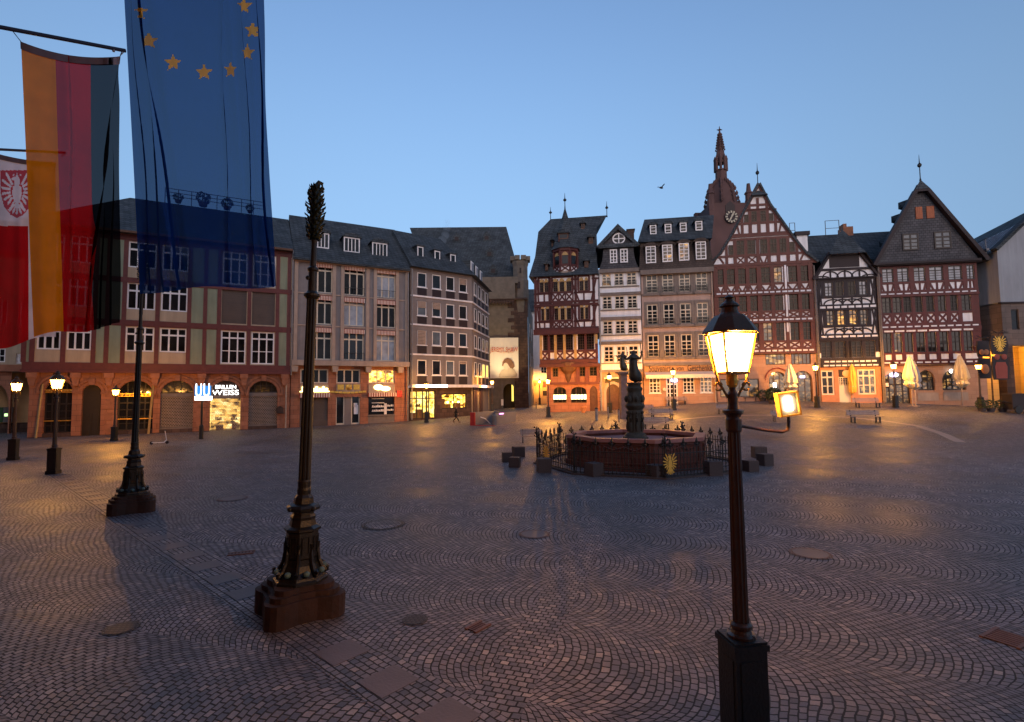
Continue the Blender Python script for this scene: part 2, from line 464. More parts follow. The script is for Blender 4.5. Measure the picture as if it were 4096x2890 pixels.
MT = {}
def mk():
    M = MT
    M['white'] = mat('plaster_white', (.82, .81, .83), .85, .08, .8, .15, 30)
    M['cream'] = mat('plaster_cream', (.46, .36, .25), .85, .1, .8, .15, 30)
    M['pink'] = mat('plaster_pink', (.46, .33, .28), .85, .07, .6, .12, 30)
    M['green'] = mat('plaster_green', (.25, .28, .19), .85, .1, 1, .15, 30)
    M['greyplaster'] = mat('plaster_grey', (.23, .21, .21), .9, .12, 1, .3, 40)
    M['bconc'] = mat('facade_grey', (.22, .195, .19), .85, .12, 1.2, .2, 30)
    M['timber_red'] = mat('timber_red', (.075, .017, .015), .6, .25, 3, .2, 40)
    M['timber_rust'] = mat('timber_rust', (.12, .03, .026), .6, .2, 3, .2, 40)
    M['timber_dark'] = mat('timber_dark', (.016, .009, .013), .65, .25, 3, .2, 40)
    M['timber_brown'] = mat('timber_brown', (.10, .045, .025), .6, .3, 3, .2, 40)
    M['timber_gold'] = mat('timber_gold', (.42, .27, .10), .6, .2, 3, .2, 40)
    M['slate'] = brickmat('slate', (.042, .052, .060), (.068, .080, .090), (.012, .015, .018), .42, .26, .02, .75, 'xz', .35, .7, .22)
    M['slate_wall'] = brickmat('slate_wall', (.060, .060, .068), (.088, .088, .098), (.022, .022, .026), .36, .24, .018, .75, 'xz', .25, .6, .2)
    M['sand_red'] = brickmat('sandstone_red', (.29, .115, .065), (.36, .155, .09), (.13, .055, .035), .75, .42, .012, .8, 'xz', .25, .4)
    M['sand_red2'] = mat('sandstone_carved', (.30, .125, .07), .8, .25, 2.5, .4, 22)
    M['sand_dark'] = brickmat('sandstone_dark', (.055, .034, .028), (.095, .058, .046), (.03, .018, .017), .6, .4, .015, .85, 'xz', .35, .5)
    M['cath'] = mat('sandstone_cathedral', (.085, .045, .042), .85, .35, .12, .3, 1)
    M['sand_pale'] = brickmat('sandstone_pale', (.40, .22, .14), (.45, .27, .18), (.28, .16, .11), .9, .4, .010, .8, 'xz', .12, .2)
    M['ochre'] = mat('plaster_ochre_lit', (.56, .38, .20), .85, .12, 1, .15, 30)
    M['rubble'] = mat('rubble_render', (.155, .13, .105), .9, .25, 1.5, .4, 12)
    M['winwhite'] = mat('window_paint_white', (.78, .77, .78), .5, .06, 3)
    M['wincream'] = mat('window_paint_cream', (.66, .58, .46), .5, .06, 3)
    M['windark'] = mat('window_paint_dark', (.018, .012, .012), .5, .2, 3)
    M['winbrown'] = mat('window_paint_brown', (.06, .028, .016), .5, .2, 3)
    M['glass'] = glassmat('glass_dark', (.012, .013, .015))
    M['glass_curt'] = glassmat('glass_curtain', (.30, .33, .38), .12, .45)
    M['glass_mid'] = glassmat('glass_lace', (.012, .011, .011), .1, .8, .14)
    M['stonegrey'] = mat('stone_grey', (.20, .165, .145), .8, .15, 3, .3, 25)
    M['stonewarm'] = mat('stone_warm', (.40, .31, .25), .8, .12, 2, .2, 25)
    M['iron'] = mat('iron_black', (.007, .006, .006), .5, .3, 6, .25, 40, .0, .5)
    M['iron_rust'] = mat('iron_brown', (.055, .024, .012), .4, .3, 6, .2, 60, .0, .6)
    M['bronze'] = mat('bronze_green', (.035, .05, .045), .5, .4, 6, .3, 40, .3, .5)
    M['verdigris'] = mat('verdigris', (.07, .13, .13), .6, .3, 10, .2, 40)
    M['glow_brass'] = mat('lamp_glow_brass', (.30, .17, .05), .4, .2, 8, .2, 60, .2); M['cap_glow_metal'] = mat('cap_glow_metal', (.10, .055, .022), .45, .2, 8, .2, 60, .1)  # frame and cap lightened from iron, the lantern's glow put into their colour
    M['gold'] = mat('gilding', (.75, .42, .08), .35, .2, 8, .2, 60, .8)
    M['metal'] = mat('metal_grey', (.22, .22, .23), .45, .15, 3, .1, 30, .3)
    M['granite'] = mat('granite', (.065, .05, .05), .75, .25, 12, .3, 60)
    M['wood_bench'] = mat('bench_slats', (.26, .19, .175), .6, .2, 6, .2, 40)
    M['wood_door'] = mat('door_wood', (.09, .035, .02), .55, .3, 4, .2, 30)
    M['canvas'] = mat('parasol_canvas', (.60, .55, .44), .85, .1, 3, .2, 20)
    M['canvas_y'] = mat('parasol_canvas_yellow', (.80, .48, .08), .85, .1, 3, .2, 20)
    M['awning'] = mat('awning_cloth', (.74, .62, .52), .8, .08, 2)
    M['awn_red'] = mat('awning_red', (.30, .07, .05), .8, .1, 2)
    M['shutter'] = brickmat('roller_shutter', (.12, .09, .075), (.14, .10, .08), (.04, .03, .025), 20, .085, .02, .55, 'xz', .15, .5)
    M['leaf'] = mat('leaves', (.05, .07, .03), .7, .4, 6)
    M['terra'] = mat('terracotta', (.50, .20, .08), .7, .15, 3, .2, 30)
    M['red'] = mat('red_panel', (.50, .02, .02), .5, .1, 3)
    M['skin'] = mat('skin', (.35, .2, .15), .6, .05, 4)
    M['coat'] = mat('coat_black', (.008, .008, .010), .8, .2, 6)
    M['lampglass'] = lampglass('lamp_glass', (1.0, .52, .10), 6)
    M['mantle'] = emit('lamp_mantle', (1.0, .78, .40), 60)
    M['spotlens'] = emit('flood_lens', (1.0, .86, .62), 14)
    M['sign_white'] = emit('sign_glow_white', (1.0, .93, .85), 3.0)
    M['sign_warm'] = emit('sign_glow_warm', (1.0, .72, .25), 5)
    M['sign_violet'] = emit('sign_glow_violet', (.75, .65, 1.0), 3)
    M['sign_blue'] = emit('sign_blue', (.0, .16, .50), 1.0)
    M['ink'] = mat('ink', (.03, .02, .02), .7)
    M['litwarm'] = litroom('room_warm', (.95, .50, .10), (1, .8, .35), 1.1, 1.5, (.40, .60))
    M['litdim'] = litroom('room_dim', (.35, .15, .03), (1, .6, .16), .7, 1.5, (.58, .74))
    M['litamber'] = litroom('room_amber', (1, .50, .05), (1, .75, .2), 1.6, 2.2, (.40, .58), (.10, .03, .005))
    M['lityellow'] = emit('room_yellow', (1.0, .72, .12), 1.0)
    M['litshop'] = litroom('shop_display', (.28, .13, .04), (1, .66, .22), .7, 2.4, (.55, .72), (.014, .008, .004))
    M['cobble'] = cobblemat('cobbles_arcs', False, math.radians(18))
    M['cobble_s'] = cobblemat('cobbles_straight', True, 0)
    M['slab'] = mat('slab_stone', (.13, .105, .105), .5, .15, 2, .25, 30)
    M['manhole'] = brickmat('manhole_iron', (.05, .035, .03), (.06, .045, .035), (.018, .012, .010), .06, .06, .012, .5, 'xy', .3, .8)
    M['mh_ring'] = mat('manhole_ring', (.13, .065, .05), .55, .2, 8)
mk()
def mk2():
    M = MT
    M['banner'] = mat('banner_cloth', (.80, .74, .66), .8, .1, .4)
    M['red_ink'] = mat('red_ink', (.55, .10, .05), .7, .05); M['red_ink2'] = mat('red_ink_pale', (.62, .30, .22), .7, .05)
    M['print_pale'] = mat('print_pale', (.56, .46, .36), .8, .1, 2); M['print_brown'] = mat('print_brown', (.20, .10, .06), .8, .3, 3); M['print_face'] = mat('print_face', (.70, .55, .44), .8, .1, 2)
    M['slate_brown'] = brickmat('slate_brown', (.062, .045, .038), (.088, .064, .052), (.026, .02, .018), .36, .24, .018, .75, 'xz', .25, .5, .2)
    M['timber_red2'] = mat('timber_redbrown', (.105, .030, .022), .6, .22, 3, .2, 40)
    M['timber_crimson'] = mat('timber_crimson', (.075, .008, .008), .55, .25, 3, .2, 40)
    M['timber_orange'] = mat('timber_orange', (.34, .10, .04), .6, .2, 3, .2, 40)
    M['sand_rust'] = mat('sandstone_rust', (.48, .21, .11), .8, .15, 2, .25, 20)
    M['sand_brown'] = brickmat('sandstone_brown', (.11, .085, .075), (.15, .115, .10), (.06, .05, .045), 1.0, .5, .015, .8, 'xz', .2, .3)
    M['conc_pale'] = mat('concrete_pale', (.27, .29, .32), .8, .06, .6, .1, 30)
    M['blue_steel'] = mat('steel_blue', (.05, .07, .11), .4, .1, 3)
    M['ochre_block'] = brickmat('ochre_blocks', (.62, .42, .16), (.68, .46, .18), (.40, .26, .10), 1.2, .6, .012, .8, 'xz', .1, .2)
    M['glass_curt2'] = glassmat('glass_curtain_dim', (.10, .12, .14), .12, .4)
    M['litamber2'] = litroom('room_amber_dim', (.9, .36, .03), (1, .6, .12), .7, 2.2, (.48, .66), (.06, .02, .004))
    M['sign_lit'] = emit('sign_glow_lamps', (1.0, .80, .35), 3.2)
    M['sign_brown'] = mat('sign_brown', (.42, .22, .09), .6, .15, 2)
    M['terra_lit'] = emit('apple_glow', (1.0, .28, .04), .8)
    M['timber'] = M['timber_brown']
    M['dial'] = mat('dial_stone', (.38, .34, .26), .6, .1, 1)
    M['screen_green'] = emit('screen_green', (.55, .95, .35), 1.2)
    M['green_panel'] = mat('green_panel', (.03, .10, .04), .5, .1, 2)
    M['shopdark'] = mat('shop_dark', (.06, .045, .035), .8, .5, 2)
    M['litcafe'] = litroom('cafe_wall_glow', (1, .58, .08), (1, .80, .30), 1.1, 1.8, (.30, .52), (.25, .08, .01))
mk2()
# ------------------------------------------------------------------ building helper
def zm(ox, oy, s):
    return lambda x, y: (ox + x / s, oy + y / s)
z2 = zm(0, 900, 1.62); z3 = zm(400, 900, 1.8); zl = zm(0, 1380, 2.282); z4 = zm(1100, 800, 1.705); z5 = zm(1500, 850, 1.8)
zA = zm(2100, 780, 4); zB = zm(2100, 1150, 4); zC = zm(2540, 820, 4); zD = zm(2820, 680, 4); zE = zm(2820, 1060, 4)
zG = zm(3220, 1000, 4); zF = zm(3080, 1380, 4); zH1 = zm(3460, 660, 4); zH2 = zm(3460, 1040, 4); zI = zm(3522, 1380, 4)
zP = zm(2540, 1200, 4); zM = zm(3700, 900, 3.24); zK = zm(1900, 1240, 4); zq = zm(1540, 1400, 2.282); zf = zm(1900, 1350, 1.913)
zp = zm(1180, 1380, 2.282)

class Bld:
    def __init__(s, name, label, cat, X, Y, ang, group=None, root=None):
        s.z0 = gz(X, Y) - .05
        s.root = root or thing(name, label, cat, (X, Y, s.z0), ang, group)
        s.O = Vector((X, Y, s.z0))
        s.dx = Vector((math.cos(ang), math.sin(ang), 0)); s.dy = Vector((-math.sin(ang), math.cos(ang), 0))
    def loc(s, p, off=0.0):
        d = ray(*p)
        t = ((s.O + s.dy * off) - CAM).dot(s.dy) / d.dot(s.dy)
        q = CAM + d * t - s.O
        return q.dot(s.dx), q.z
    def u(s, p, off=0.0): return s.loc(p, off)[0]
    def z(s, p, off=0.0): return s.loc(p, off)[1]
    def us(s, zf_, xs, y, off=0.0): return [s.u(zf_(x, y), off) for x in xs]
    def w2(s, u, y, z):
        return s.O + s.dx * u + s.dy * y + Vector((0, 0, z))
    def part(s, mb, name, mat, parent=None, smooth=None):
        return mb.build(name, mat, parent or s.root, None, smooth)
    # -- wall sheet with real openings
    def wall(s, u0, u1, z0, z1, holes, mat, y=0.0, d=.2, depth=10, name='wall', arches=(), back=True, extra=None):
        mb = MB()
        hs = [(max(a, u0 + .01), min(b, u1 - .01), max(c, z0), min(e, z1)) for a, b, c, e in list(holes) + [h[:4] for h in arches]]
        us = sorted(set([u0, u1] + [v for h in hs for v in h[:2]]))
        zs = sorted(set([z0, z1] + [v for h in hs for v in h[2:]]))
        for i in range(len(us) - 1):
            if us[i + 1] - us[i] < 1e-5: continue
            uc = (us[i] + us[i + 1]) / 2
            run = None
            for j in range(len(zs) - 1):
                zc = (zs[j] + zs[j + 1]) / 2
                inside = any(a < uc < b and c < zc < e for a, b, c, e in hs)
                if not inside:
                    if run is None: run = zs[j]
                if (inside or j == len(zs) - 2) and run is not None:
                    zt = zs[j] if inside else zs[j + 1]
                    mb.poly([(us[i], y, run), (us[i + 1], y, run), (us[i + 1], y, zt), (us[i], y, zt)])
                    run = None
        for a, b, c, e in hs:
            mb.poly([(a, y, c), (a, y + d, c), (a, y + d, e), (a, y, e)])
            mb.poly([(b, y, c), (b, y, e), (b, y + d, e), (b, y + d, c)])
            mb.poly([(a, y, e), (a, y + d, e), (b, y + d, e), (b, y, e)])
            mb.poly([(a, y, c), (b, y, c), (b, y + d, c), (a, y + d, c)])
        for a, b, c, e, rise in arches:
            # spandrels turning the rectangle into an arch of the given rise
            n = 14
            pts = []
            for k in range(n + 1):
                t = PI - PI * k / n
                pts.append(((a + b) / 2 + (b - a) / 2 * math.cos(t), e - rise + rise * math.sin(t)))
            for k in range(n):
                (xa, za), (xb, zb) = pts[k], pts[k + 1]
                mb.poly([(xa, y, za), (xb, y, zb), (xb, y, e), (xa, y, e)])
                mb.poly([(xa, y, za), (xa, y + d, za), (xb, y + d, zb), (xb, y, zb)])
        if back:
            mb.poly([(u0, y, z0), (u0, y, z1), (u0, depth, z1), (u0, depth, z0)])
            mb.poly([(u1, y, z0), (u1, depth, z0), (u1, depth, z1), (u1, y, z1)])
            mb.poly([(u0, depth, z0), (u0, depth, z1), (u1, depth, z1), (u1, depth, z0)])
            mb.poly([(u0, y, z1), (u1, y, z1), (u1, depth, z1), (u0, depth, z1)])
        if extra: extra(mb)
        return s.part(mb, name, mat)
    # -- window: frame with glazing bars (part) and its panes (sub-part)
    def win(s, r, nx=2, nz=3, fm='winwhite', gm='glass', y=0.0, fw_=.09, bw=.06, tr=None, sill=0, rec=.09, sillm=None, name='window', bars=None):
        a, b, c, e = r
        mb = MB()
        y0, y1 = y + rec, y + rec + .07
        mb.box(a, a + fw_, y0, y1, c, e); mb.box(b - fw_, b, y0, y1, c, e)
        mb.box(a + fw_, b - fw_, y0, y1, c, c + fw_); mb.box(a + fw_, b - fw_, y0, y1, e - fw_, e)
        zt = e - fw_
        if tr:                                        # transom bar at fraction tr from the bottom
            zt = c + (e - c) * tr
            mb.box(a + fw_, b - fw_, y0 - .01, y1, zt - bw * .6, zt + bw * .6)
        for k in range(1, nx):
            x = a + (b - a) * k / nx
            mb.box(x - bw / 2, x + bw / 2, y0 + .004, y1 - .004, c + fw_, e - fw_)
        n = nz
        for k in range(1, n):
            zz = c + (zt - c) * k / n
            mb.box(a + fw_, b - fw_, y0 + .008, y1 - .008, zz - bw * .3, zz + bw * .3)
        if sill:
            mb.box(a - .08, b + .08, y - sill, y + rec, c - .09, c - .003)
        w = s.part(mb, name, MT[fm])
        p = MB()
        yy = y1 - .02
        p.poly([(a, yy, c), (b, yy, c), (b, yy, e), (a, yy, e)])
        p.build('pane', MT[gm], w)
        return w
    def rects(s, zf_, cols, y0, y1, xref=None, off=0.0):
        """window rectangles of one storey from picture columns and the storey's two heights read at xref"""
        xr = xref if xref is not None else (cols[0][0] + cols[0][1]) / 2
        za, zb = s.z(zf_(xr, y1), off), s.z(zf_(xr, y0), off)
        out = []
        for a, b in cols:
            out.append((s.u(zf_(a, (y0 + y1) / 2), off), s.u(zf_(b, (y0 + y1) / 2), off), za, zb))
        return out
    # -- saddle roof with its ridge along the facade
    def roof(s, u0, u1, ze, zr, mat, y0=-.45, depth=10, hipl=0, hipr=0, yr=None, name='roof', th=.18):
        yr = depth / 2 if yr is None else yr
        y1 = depth + .3
        mb = MB()
        a, b, c, d = (u0, y0, ze), (u1, y0, ze), (u1, y1, ze), (u0, y1, ze)
        e, f = (u0 + hipl, yr, zr), (u1 - hipr, yr, zr)
        mb.add([a, b, c, d, e, f], [(0, 1, 5, 4), (2, 3, 4, 5), (1, 2, 5), (3, 0, 4)])
        mb.box(u0, u1, y0, y1, ze - th, ze - .002)
        return s.part(mb, name, mat)
    def dormer(s, u0, u1, z0, z1, y, depth, wm, rm, arch=0, nx=2, nz=2, fm='winwhite', gm='glass', gable=0):
        mb = MB()
        w = .14
        mb.box(u0, u1, y, y + depth, z0 - .25, z1)
        o = s.part(mb, 'dormer', wm)
        r = MB()
        if gable:
            uc = (u0 + u1) / 2
            r.prism([(u0 - .18, z1 - .05), (u1 + .18, z1 - .05), (uc, z1 + gable)], y - .22, y + depth + .6)
        elif arch:
            n = 8
            pts = [(u0 - .12, z1 - .04)]
            pts = [((u0 + u1) / 2 - (u1 - u0 + .3) / 2 * math.cos(PI * k / n), z1 - .03 + arch * math.sin(PI * k / n)) for k in range(n + 1)]
            r.prism(pts, y - .15, y + depth + .5)
        else:
            r.prism([(u0 - .12, z1), (u1 + .12, z1), (u1 + .12, z1 + .12), (u0 - .12, z1 + .12)], y - .15, y + depth)
        r.build('dormer_roof', rm, o)
        f = MB()
        f.box(u0 + .04, u0 + w, y - .05, y - .002, z0, z1 - .05); f.box(u1 - w, u1 - .04, y - .05, y - .002, z0, z1 - .05)
        f.box(u0 + w, u1 - w, y - .05, y - .002, z0, z0 + w * .8); f.box(u0 + w, u1 - w, y - .05, y - .002, z1 - .05 - w * .8, z1 - .05)
        for k in range(1, nx):
            x = u0 + w + (u1 - u0 - 2 * w) * k / nx
            f.box(x - .035, x + .035, y - .045, y - .003, z0 + w * .8, z1 - .05 - w * .8)
        for k in range(1, nz):
            zz = z0 + (z1 - z0) * k / nz
            f.box(u0 + w, u1 - w, y - .04, y - .004, zz - .03, zz + .03)
        fo = f.build('window_frame', MT[fm], o)
        p = MB()
        p.poly([(u0 + .06, y - .012, z0 + .02), (u1 - .06, y - .012, z0 + .02), (u1 - .06, y - .012, z1 - .08), (u0 + .06, y - .012, z1 - .08)])
        p.build('pane', MT[gm], o)
        return o

def xbr(mb, u0, u1, z0, z1, w=.16, y0=-.05):
    mb.beam(u0, z0, u1, z1, w, y0); mb.beam(u0, z1, u1, z0, w, y0 - .004)

def vbr(mb, u0, u1, z0, z1, w=.15, y0=-.05):
    """two braces falling inwards from the upper corners"""
    um = (u0 + u1) / 2
    mb.beam(u0, z1, u0 + (u1 - u0) * .36, z0, w, y0); mb.beam(u1, z1, u1 - (u1 - u0) * .36, z0, w, y0)

def wbr(mb, u0, u1, z0, z1, w=.15, y0=-.05):
    """braces leaning out from the feet of the posts, a stud in the middle"""
    um = (u0 + u1) / 2
    mb.beam(u0, z1, um - .35, z0, w, y0); mb.beam(u1, z1, um + .35, z0, w, y0); mb.beam(um, z0, um, z1, w * .9, y0 - .003)

def archbr(mb, uc, z0, r, h, w=.13, y0=-.05):
    n = 10
    pts = [(uc + r * math.cos(PI - PI * k / n), z0 + h * math.sin(PI * k / n)) for k in range(n + 1)]
    for p, q in zip(pts, pts[1:]):
        mb.beam(p[0], p[1], q[0], q[1], w, y0)

def dentil(mb, u0, u1, z0, z1, n, y0=-.03, gap=.28):
    """white infill between the beam heads"""
    st = (u1 - u0) / n
    for k in range(n):
        mb.box(u0 + st * (k + gap / 2), u0 + st * (k + 1 - gap / 2), y0, y0 + .05, z0, z1)

def pipe(B, u, z0, z1, y=-.14, mat='metal'):
    mb = MB(); mb.tube([(u, y, z0), (u, y, z1)], .07, 8)
    mb.lathe([(.095, 0), (.095, .12)], 8, (u, y, z0 + (z1 - z0) * .33)); mb.lathe([(.095, 0), (.095, .12)], 8, (u, y, z0 + (z1 - z0) * .72))
    return B.part(mb, 'downpipe', MT[mat])

def finial(B, u, y, z, h, name='finial'):
    mb = MB()
    mb.lathe([(.10, 0), (.045, h * .1), (.04, h * .5), (.17, h * .55), (.19, h * .61), (.05, h * .68), (.04, h * .75), (.012, h)], 8, (u, y, z))
    return B.part(mb, name, MT['iron'])

LROW = Vector((1.87, 1, 0)).normalized()
AL = math.atan2(1, 1.87)
LA = Vector((-36.7, 39.0, 0))
OROW = Vector((5.78, -1, 0)).normalized()
AO = math.atan2(-1, 5.78)
OA = Vector((2.5, 56.0, 0))

def on_line(px, A, D):
    """plan point where the picture column px meets the line A + tD (read at the picture's horizon)"""
    d = ray(px, 1560)
    k = d.x / d.y
    t = (k * A.y - A.x) / (D.x - k * D.y)
    return A + D * t

# ================================================================== left timber row house
def timber_row_house():
    p = on_line(112, LA, LROW)
    B = Bld('timber_row_house', 'red timber and green plaster row house over a sandstone arcade of round arches', 'house', p.x, p.y, AL)
    U = lambda x, y=1383: B.u((x, y))
    Zr = lambda y, x=560: B.z((x, y))
    uL, uR = U(93), U(1163)
    zc0, zc1 = Zr(1483), Zr(1456)                      # cornice over the arcade
    rows = [(1407, 1308, 1456), (1239, 1133, 1283), (1072, 969, 1114)]
    z_eave = Zr(935)
    holes, wins = [], []
    A_ = [(145, 241), (265, 364), (500, 615), (638, 745)]
    F_ = [(883, 983), (1005, 1097)]
    for i, (yb, yt, yp) in enumerate(rows):
        za, zb, zp_ = Zr(yb), Zr(yt), Zr(yp)
        for a, b in A_:
            r = (U(a), U(b), za, zb); holes.append(r); wins.append((r, 3, 'win', i))
        for a, b in F_:
            r = (U(a), U(b), zp_ + .12, zb); holes.append(r); wins.append((r, 3, 'fr', i))
    B.wall(uL, uR, zc0, z_eave, holes, MT['cream'])
    for k, (r, nx, kind, i) in enumerate(wins):
        g = 'glass' if (k * 7 + i) % 3 else 'glass_mid'
        if kind == 'fr' and i == 1:                    # the dark roller shutters of the middle storey
            mb = MB(); mb.box(r[0], r[1], .10, .16, r[2], r[3])
            B.part(mb, 'shutter', MT['shutter'])
            continue
        if kind == 'fr': B.win(r, 3, 2, 'winwhite', 'glass_mid' if i == 0 else g, tr=.78, fw_=.11, bw=.11)
        else: B.win(r, 3, 1, 'winwhite', g, tr=.70, fw_=.11, bw=.12)
    g = MB()
    GR = [(101, 123), (383, 415), (435, 483), (761, 811), (823, 864), (1117, 1144)]
    for yb, yt, yp in rows:
        for a, b in GR: g.box(U(a), U(b), -.03, .01, Zr(yp), Zr(yt) + .15)
    B.part(g, 'green_panels', MT['green'])
    t = MB()
    w = .30
    posts = [96, 129, 253, 374, 425, 491, 626, 753, 817, 873, 994, 1107, 1153]
    for x in posts:
        t.box(U(x) - w / 2, U(x) + w / 2, -.07, .02, zc1, z_eave)
    for yb, yt, yp in rows:
        t.box(uL, uR, -.085, .02, Zr(yp) - .42, Zr(yp))
        t.box(uL, uR, -.06, .02, Zr(yt) + .02, Zr(yt) + .2)
    t.box(uL, uR, -.12, .02, zc0, zc1 + .02)
    t.box(uL - .05, uR, -.3, .02, zc0 - .22, zc0 - .002)
    t.box(uL, uR, -.1, .02, z_eave - .6, z_eave - .05)
    B.part(t, 'timber_frame', MT['timber_rust'])
    # arcade storey
    y = lambda yy: B.z((700, yy))
    zt, zs, zb, zg = y(1523), y(1589), y(1717), y(1746)
    arch = []
    doors = {0: (324, 401), 4: (839, 961)}
    spec = [(171, 285, zb), (324, 401, zg - .2), (467, 611, zb), (639, 772, zb), (839, 961, zg - .2), (994, 1110, zb)]
    for a, b, zlow in spec:
        a_, b_ = U(a, 1640), U(b, 1640)
        top = zt if b - a > 90 else zt - .35
        arch.append((a_, b_, zlow, top, min((b_ - a_) / 2, top - zs + .1)))
    uP0, uP1 = U(111, 1640), uR
    B.wall(uP0, uP1, zg - 1.2, zc0 - .22, [], MT['sand_red'], y=.12, d=.55, arches=arch, name='arcade_wall', depth=9.9)
    m = MB()
    for a, b, zl_, top, rise in arch:                  # arch mouldings and imposts
        n = 16; uc = (a + b) / 2; r = (b - a) / 2
        for rr, yy in ((r + .14, .05), (r + .38, .0)):
            pts = [(uc + rr * math.cos(PI - PI * k / n), top - rise + (rise + rr - r) * math.sin(PI * k / n)) for k in range(n + 1)]
            for q0, q1 in zip(pts, pts[1:]): m.beam(q0[0], q0[1], q1[0], q1[1], .16, yy, .13)
        m.box(uc - .2, uc + .2, -.1, .13, top - .02, top + .5)
        for e in (a, b): m.box(e - .42 if e == a else e - .02, e + .02 if e == a else e + .42, -.02, .13, top - rise - .15, top - rise + .05)
    for x in (62, 305, 438, 622, 808, 977, 1139):      # carved corbels
        if x < 100: x = 130
        u = U(x, 1500)
        m.box(u - .32, u + .32, -.28, .13, zc0 - .62, zc0 - .23)
        m.prism([(u - .26, zc0 - .62), (u + .26, zc0 - .62), (u + .16, zc0 - 1.25), (u - .16, zc0 - 1.25)], -.2, .13)
    for a, b in zip([uP0] + [q[1] for q in arch], [q[0] for q in arch] + [uP1]):   # pier panels
        if b - a > .9:
            for k in range(4):
                z_ = zg + .5 + k * .95
                m.box(a + .25, b - .25, .07, .13, z_, z_ + .72)
    B.part(m, 'carved_stone', MT['sand_red2'])
    pl = MB()
    for a, b in zip([uP0] + [q[1] for q in arch], [q[0] for q in arch] + [uP1]):
        pl.box(a - .02, b + .02, .02, .13, zg - 1.2, zg + .35)
    for k in (0, 2, 3, 5): pl.box(arch[k][0], arch[k][1], .1, .3, zg - 1.2, arch[k][2])
    B.part(pl, 'plinths', MT['sand_dark'])
    # what stands in the arches
    for k in (0, 2):
        a, b, zl_, top, rise = arch[k]
        B.win((a, b, zl_, top), 4, 4, 'windark', 'glass', y=.12, rec=.35, tr=.55, bw=.09, name='shop_window')
        bb = MB(); bb.box(a, b, .3, .36, zl_ + .9, zl_ + .98); B.part(bb, 'handrail', MT['gold'])
        bd = MB(); bd.box(a, b, .28, .40, top - rise - .12, top - rise + .16)
        for q in range(9): bd.ball((a + (b - a) * (q + .5) / 9, .27, top - rise + .02), .09, 6, 4)
        B.part(bd, 'carved_lintel', MT['gold'])
    a, b, zl_, top, rise = arch[1]
    d = MB(); d.box(a, b, .45, .5, zl_, top)
    d.box(a + .15, a + (b - a) / 2 - .06, .40, .448, zl_ + .3, zl_ + 2.2); d.box(a + (b - a) / 2 + .06, b - .15, .40, .448, zl_ + .3, zl_ + 2.2)
    B.part(d, 'door', MT['windark'])
    for k, gm in ((3, 'litdim'), (5, 'litdim')):
        a, b, zl_, top, rise = arch[k]
        fan = B.win((a, b, top - rise + .1, top), 5, 3, 'windark', 'litdim' if k == 3 else 'glass_mid', y=.12, rec=.3, bw=.04, name='fanlight')
        gr = MB(); gr.box(a, b, .3, .42, top - rise - .22, top - rise + .1); B.part(gr, 'shutter_box', MT['stonegrey'])
        gr = MB(); gr.box(a, b, .25, .45, zl_, zl_ + .14); B.part(gr, 'sill_bar', MT['stonegrey'])
        mesh_grille(B, a, b, zl_ + .14, top - rise - .22, .38)
        bk = MB(); bk.poly([(a, .62, zl_), (b, .62, zl_), (b, .62, top - rise), (a, .62, top - rise)]); B.part(bk, 'shop_display', MT['shopdark'])
    a, b, zl_, top, rise = arch[4]
    sg = MB(); sg.box(a - .1, b + .1, .30, .36, top - rise - .12, top + .05)
    so = B.part(sg, 'shop_sign', MT['ink'])
    lettering('BRILLEN', .44, MT['sign_white'], so, ((a + b) / 2, .26, B.z((900, 1549))), width=(b - a) * .68)
    lettering('WEISS', .62, MT['sign_white'], so, ((a + b) / 2, .26, B.z((900, 1572))), width=(b - a) * .88)
    gr = MB(); gr.box(a, b, .3, .42, top - rise - .42, top - rise - .12); B.part(gr, 'shutter_box', MT['stonegrey'])
    mesh_grille(B, a, b, zl_ + .05, top - rise - .42, .38)
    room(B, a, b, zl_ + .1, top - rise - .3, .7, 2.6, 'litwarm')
    # leaning planks beside the dark windows, letter box, drain
    pk = MB()
    for x in (154, 601):
        u = U(x, 1690); pk.bar((u - .1, -.15, zg), (u + .12, .02, zg + 4.4), .14, .1)
    B.part(pk, 'trim_planks', MT['timber_gold'])
    lb = MB(); u = U(1119, 1668); lb.box(u - .28, u + .28, -.18, .12, zg + 1.7, zg + 2.2); lb.prism([(u - .3, zg + 2.2), (u + .3, zg + 2.2), (u, zg + 2.36)], -.2, .12)
    B.part(lb, 'letter_box', MT['sand_dark'])
    pipe(B, U(1143, 1650), zg - .4, zg + 4.6, -.05, 'stonewarm')
    pipe(B, U(1166), zc0 - .3, z_eave)
    # roof
    zr = B.z((1000, 858), 5.5)
    B.roof(uL - .4, uR + .02, z_eave, zr, MT['slate'], -.55, 11, hipl=B.u((520, 800), 5.5) - uL + .4, hipr=0, yr=5.5)
    gt = MB(); gt.box(uL - .4, uR, -.72, -.5, z_eave - .2, z_eave - .02); B.part(gt, 'gutter', MT['timber_brown'])
    # roof terrace with railing, bushes in tubs (seen through the flag)
    tr = MB()
    ua, ub = B.u((660, 790), 4.6), B.u((1060, 838), 4.6)
    for k in range(9):
        u = ua + (ub - ua) * k / 8; tr.box(u - .03, u + .03, 4.6, 4.66, zr - .5, zr + 1.15)
    for h in (.45, .8, 1.15): tr.box(ua, ub, 4.61, 4.65, zr + h - .05, zr + h)
    B.part(tr, 'roof_railing', MT['iron'])
    for k in range(4):
        u = ua + (ub - ua) * (.12 + .24 * k)
        bush('roof_shrub', 'round %s shrub in a tub on the roof terrace, %s along its railing' % (('low', 'tall', 'wide', 'small')[k], ('first', 'second', 'third', 'last')[k]), B.w2(u, 5.0, zr - .02), (.45, .65, .55, .4)[k], 'shrubs on the roof terrace')
    return B

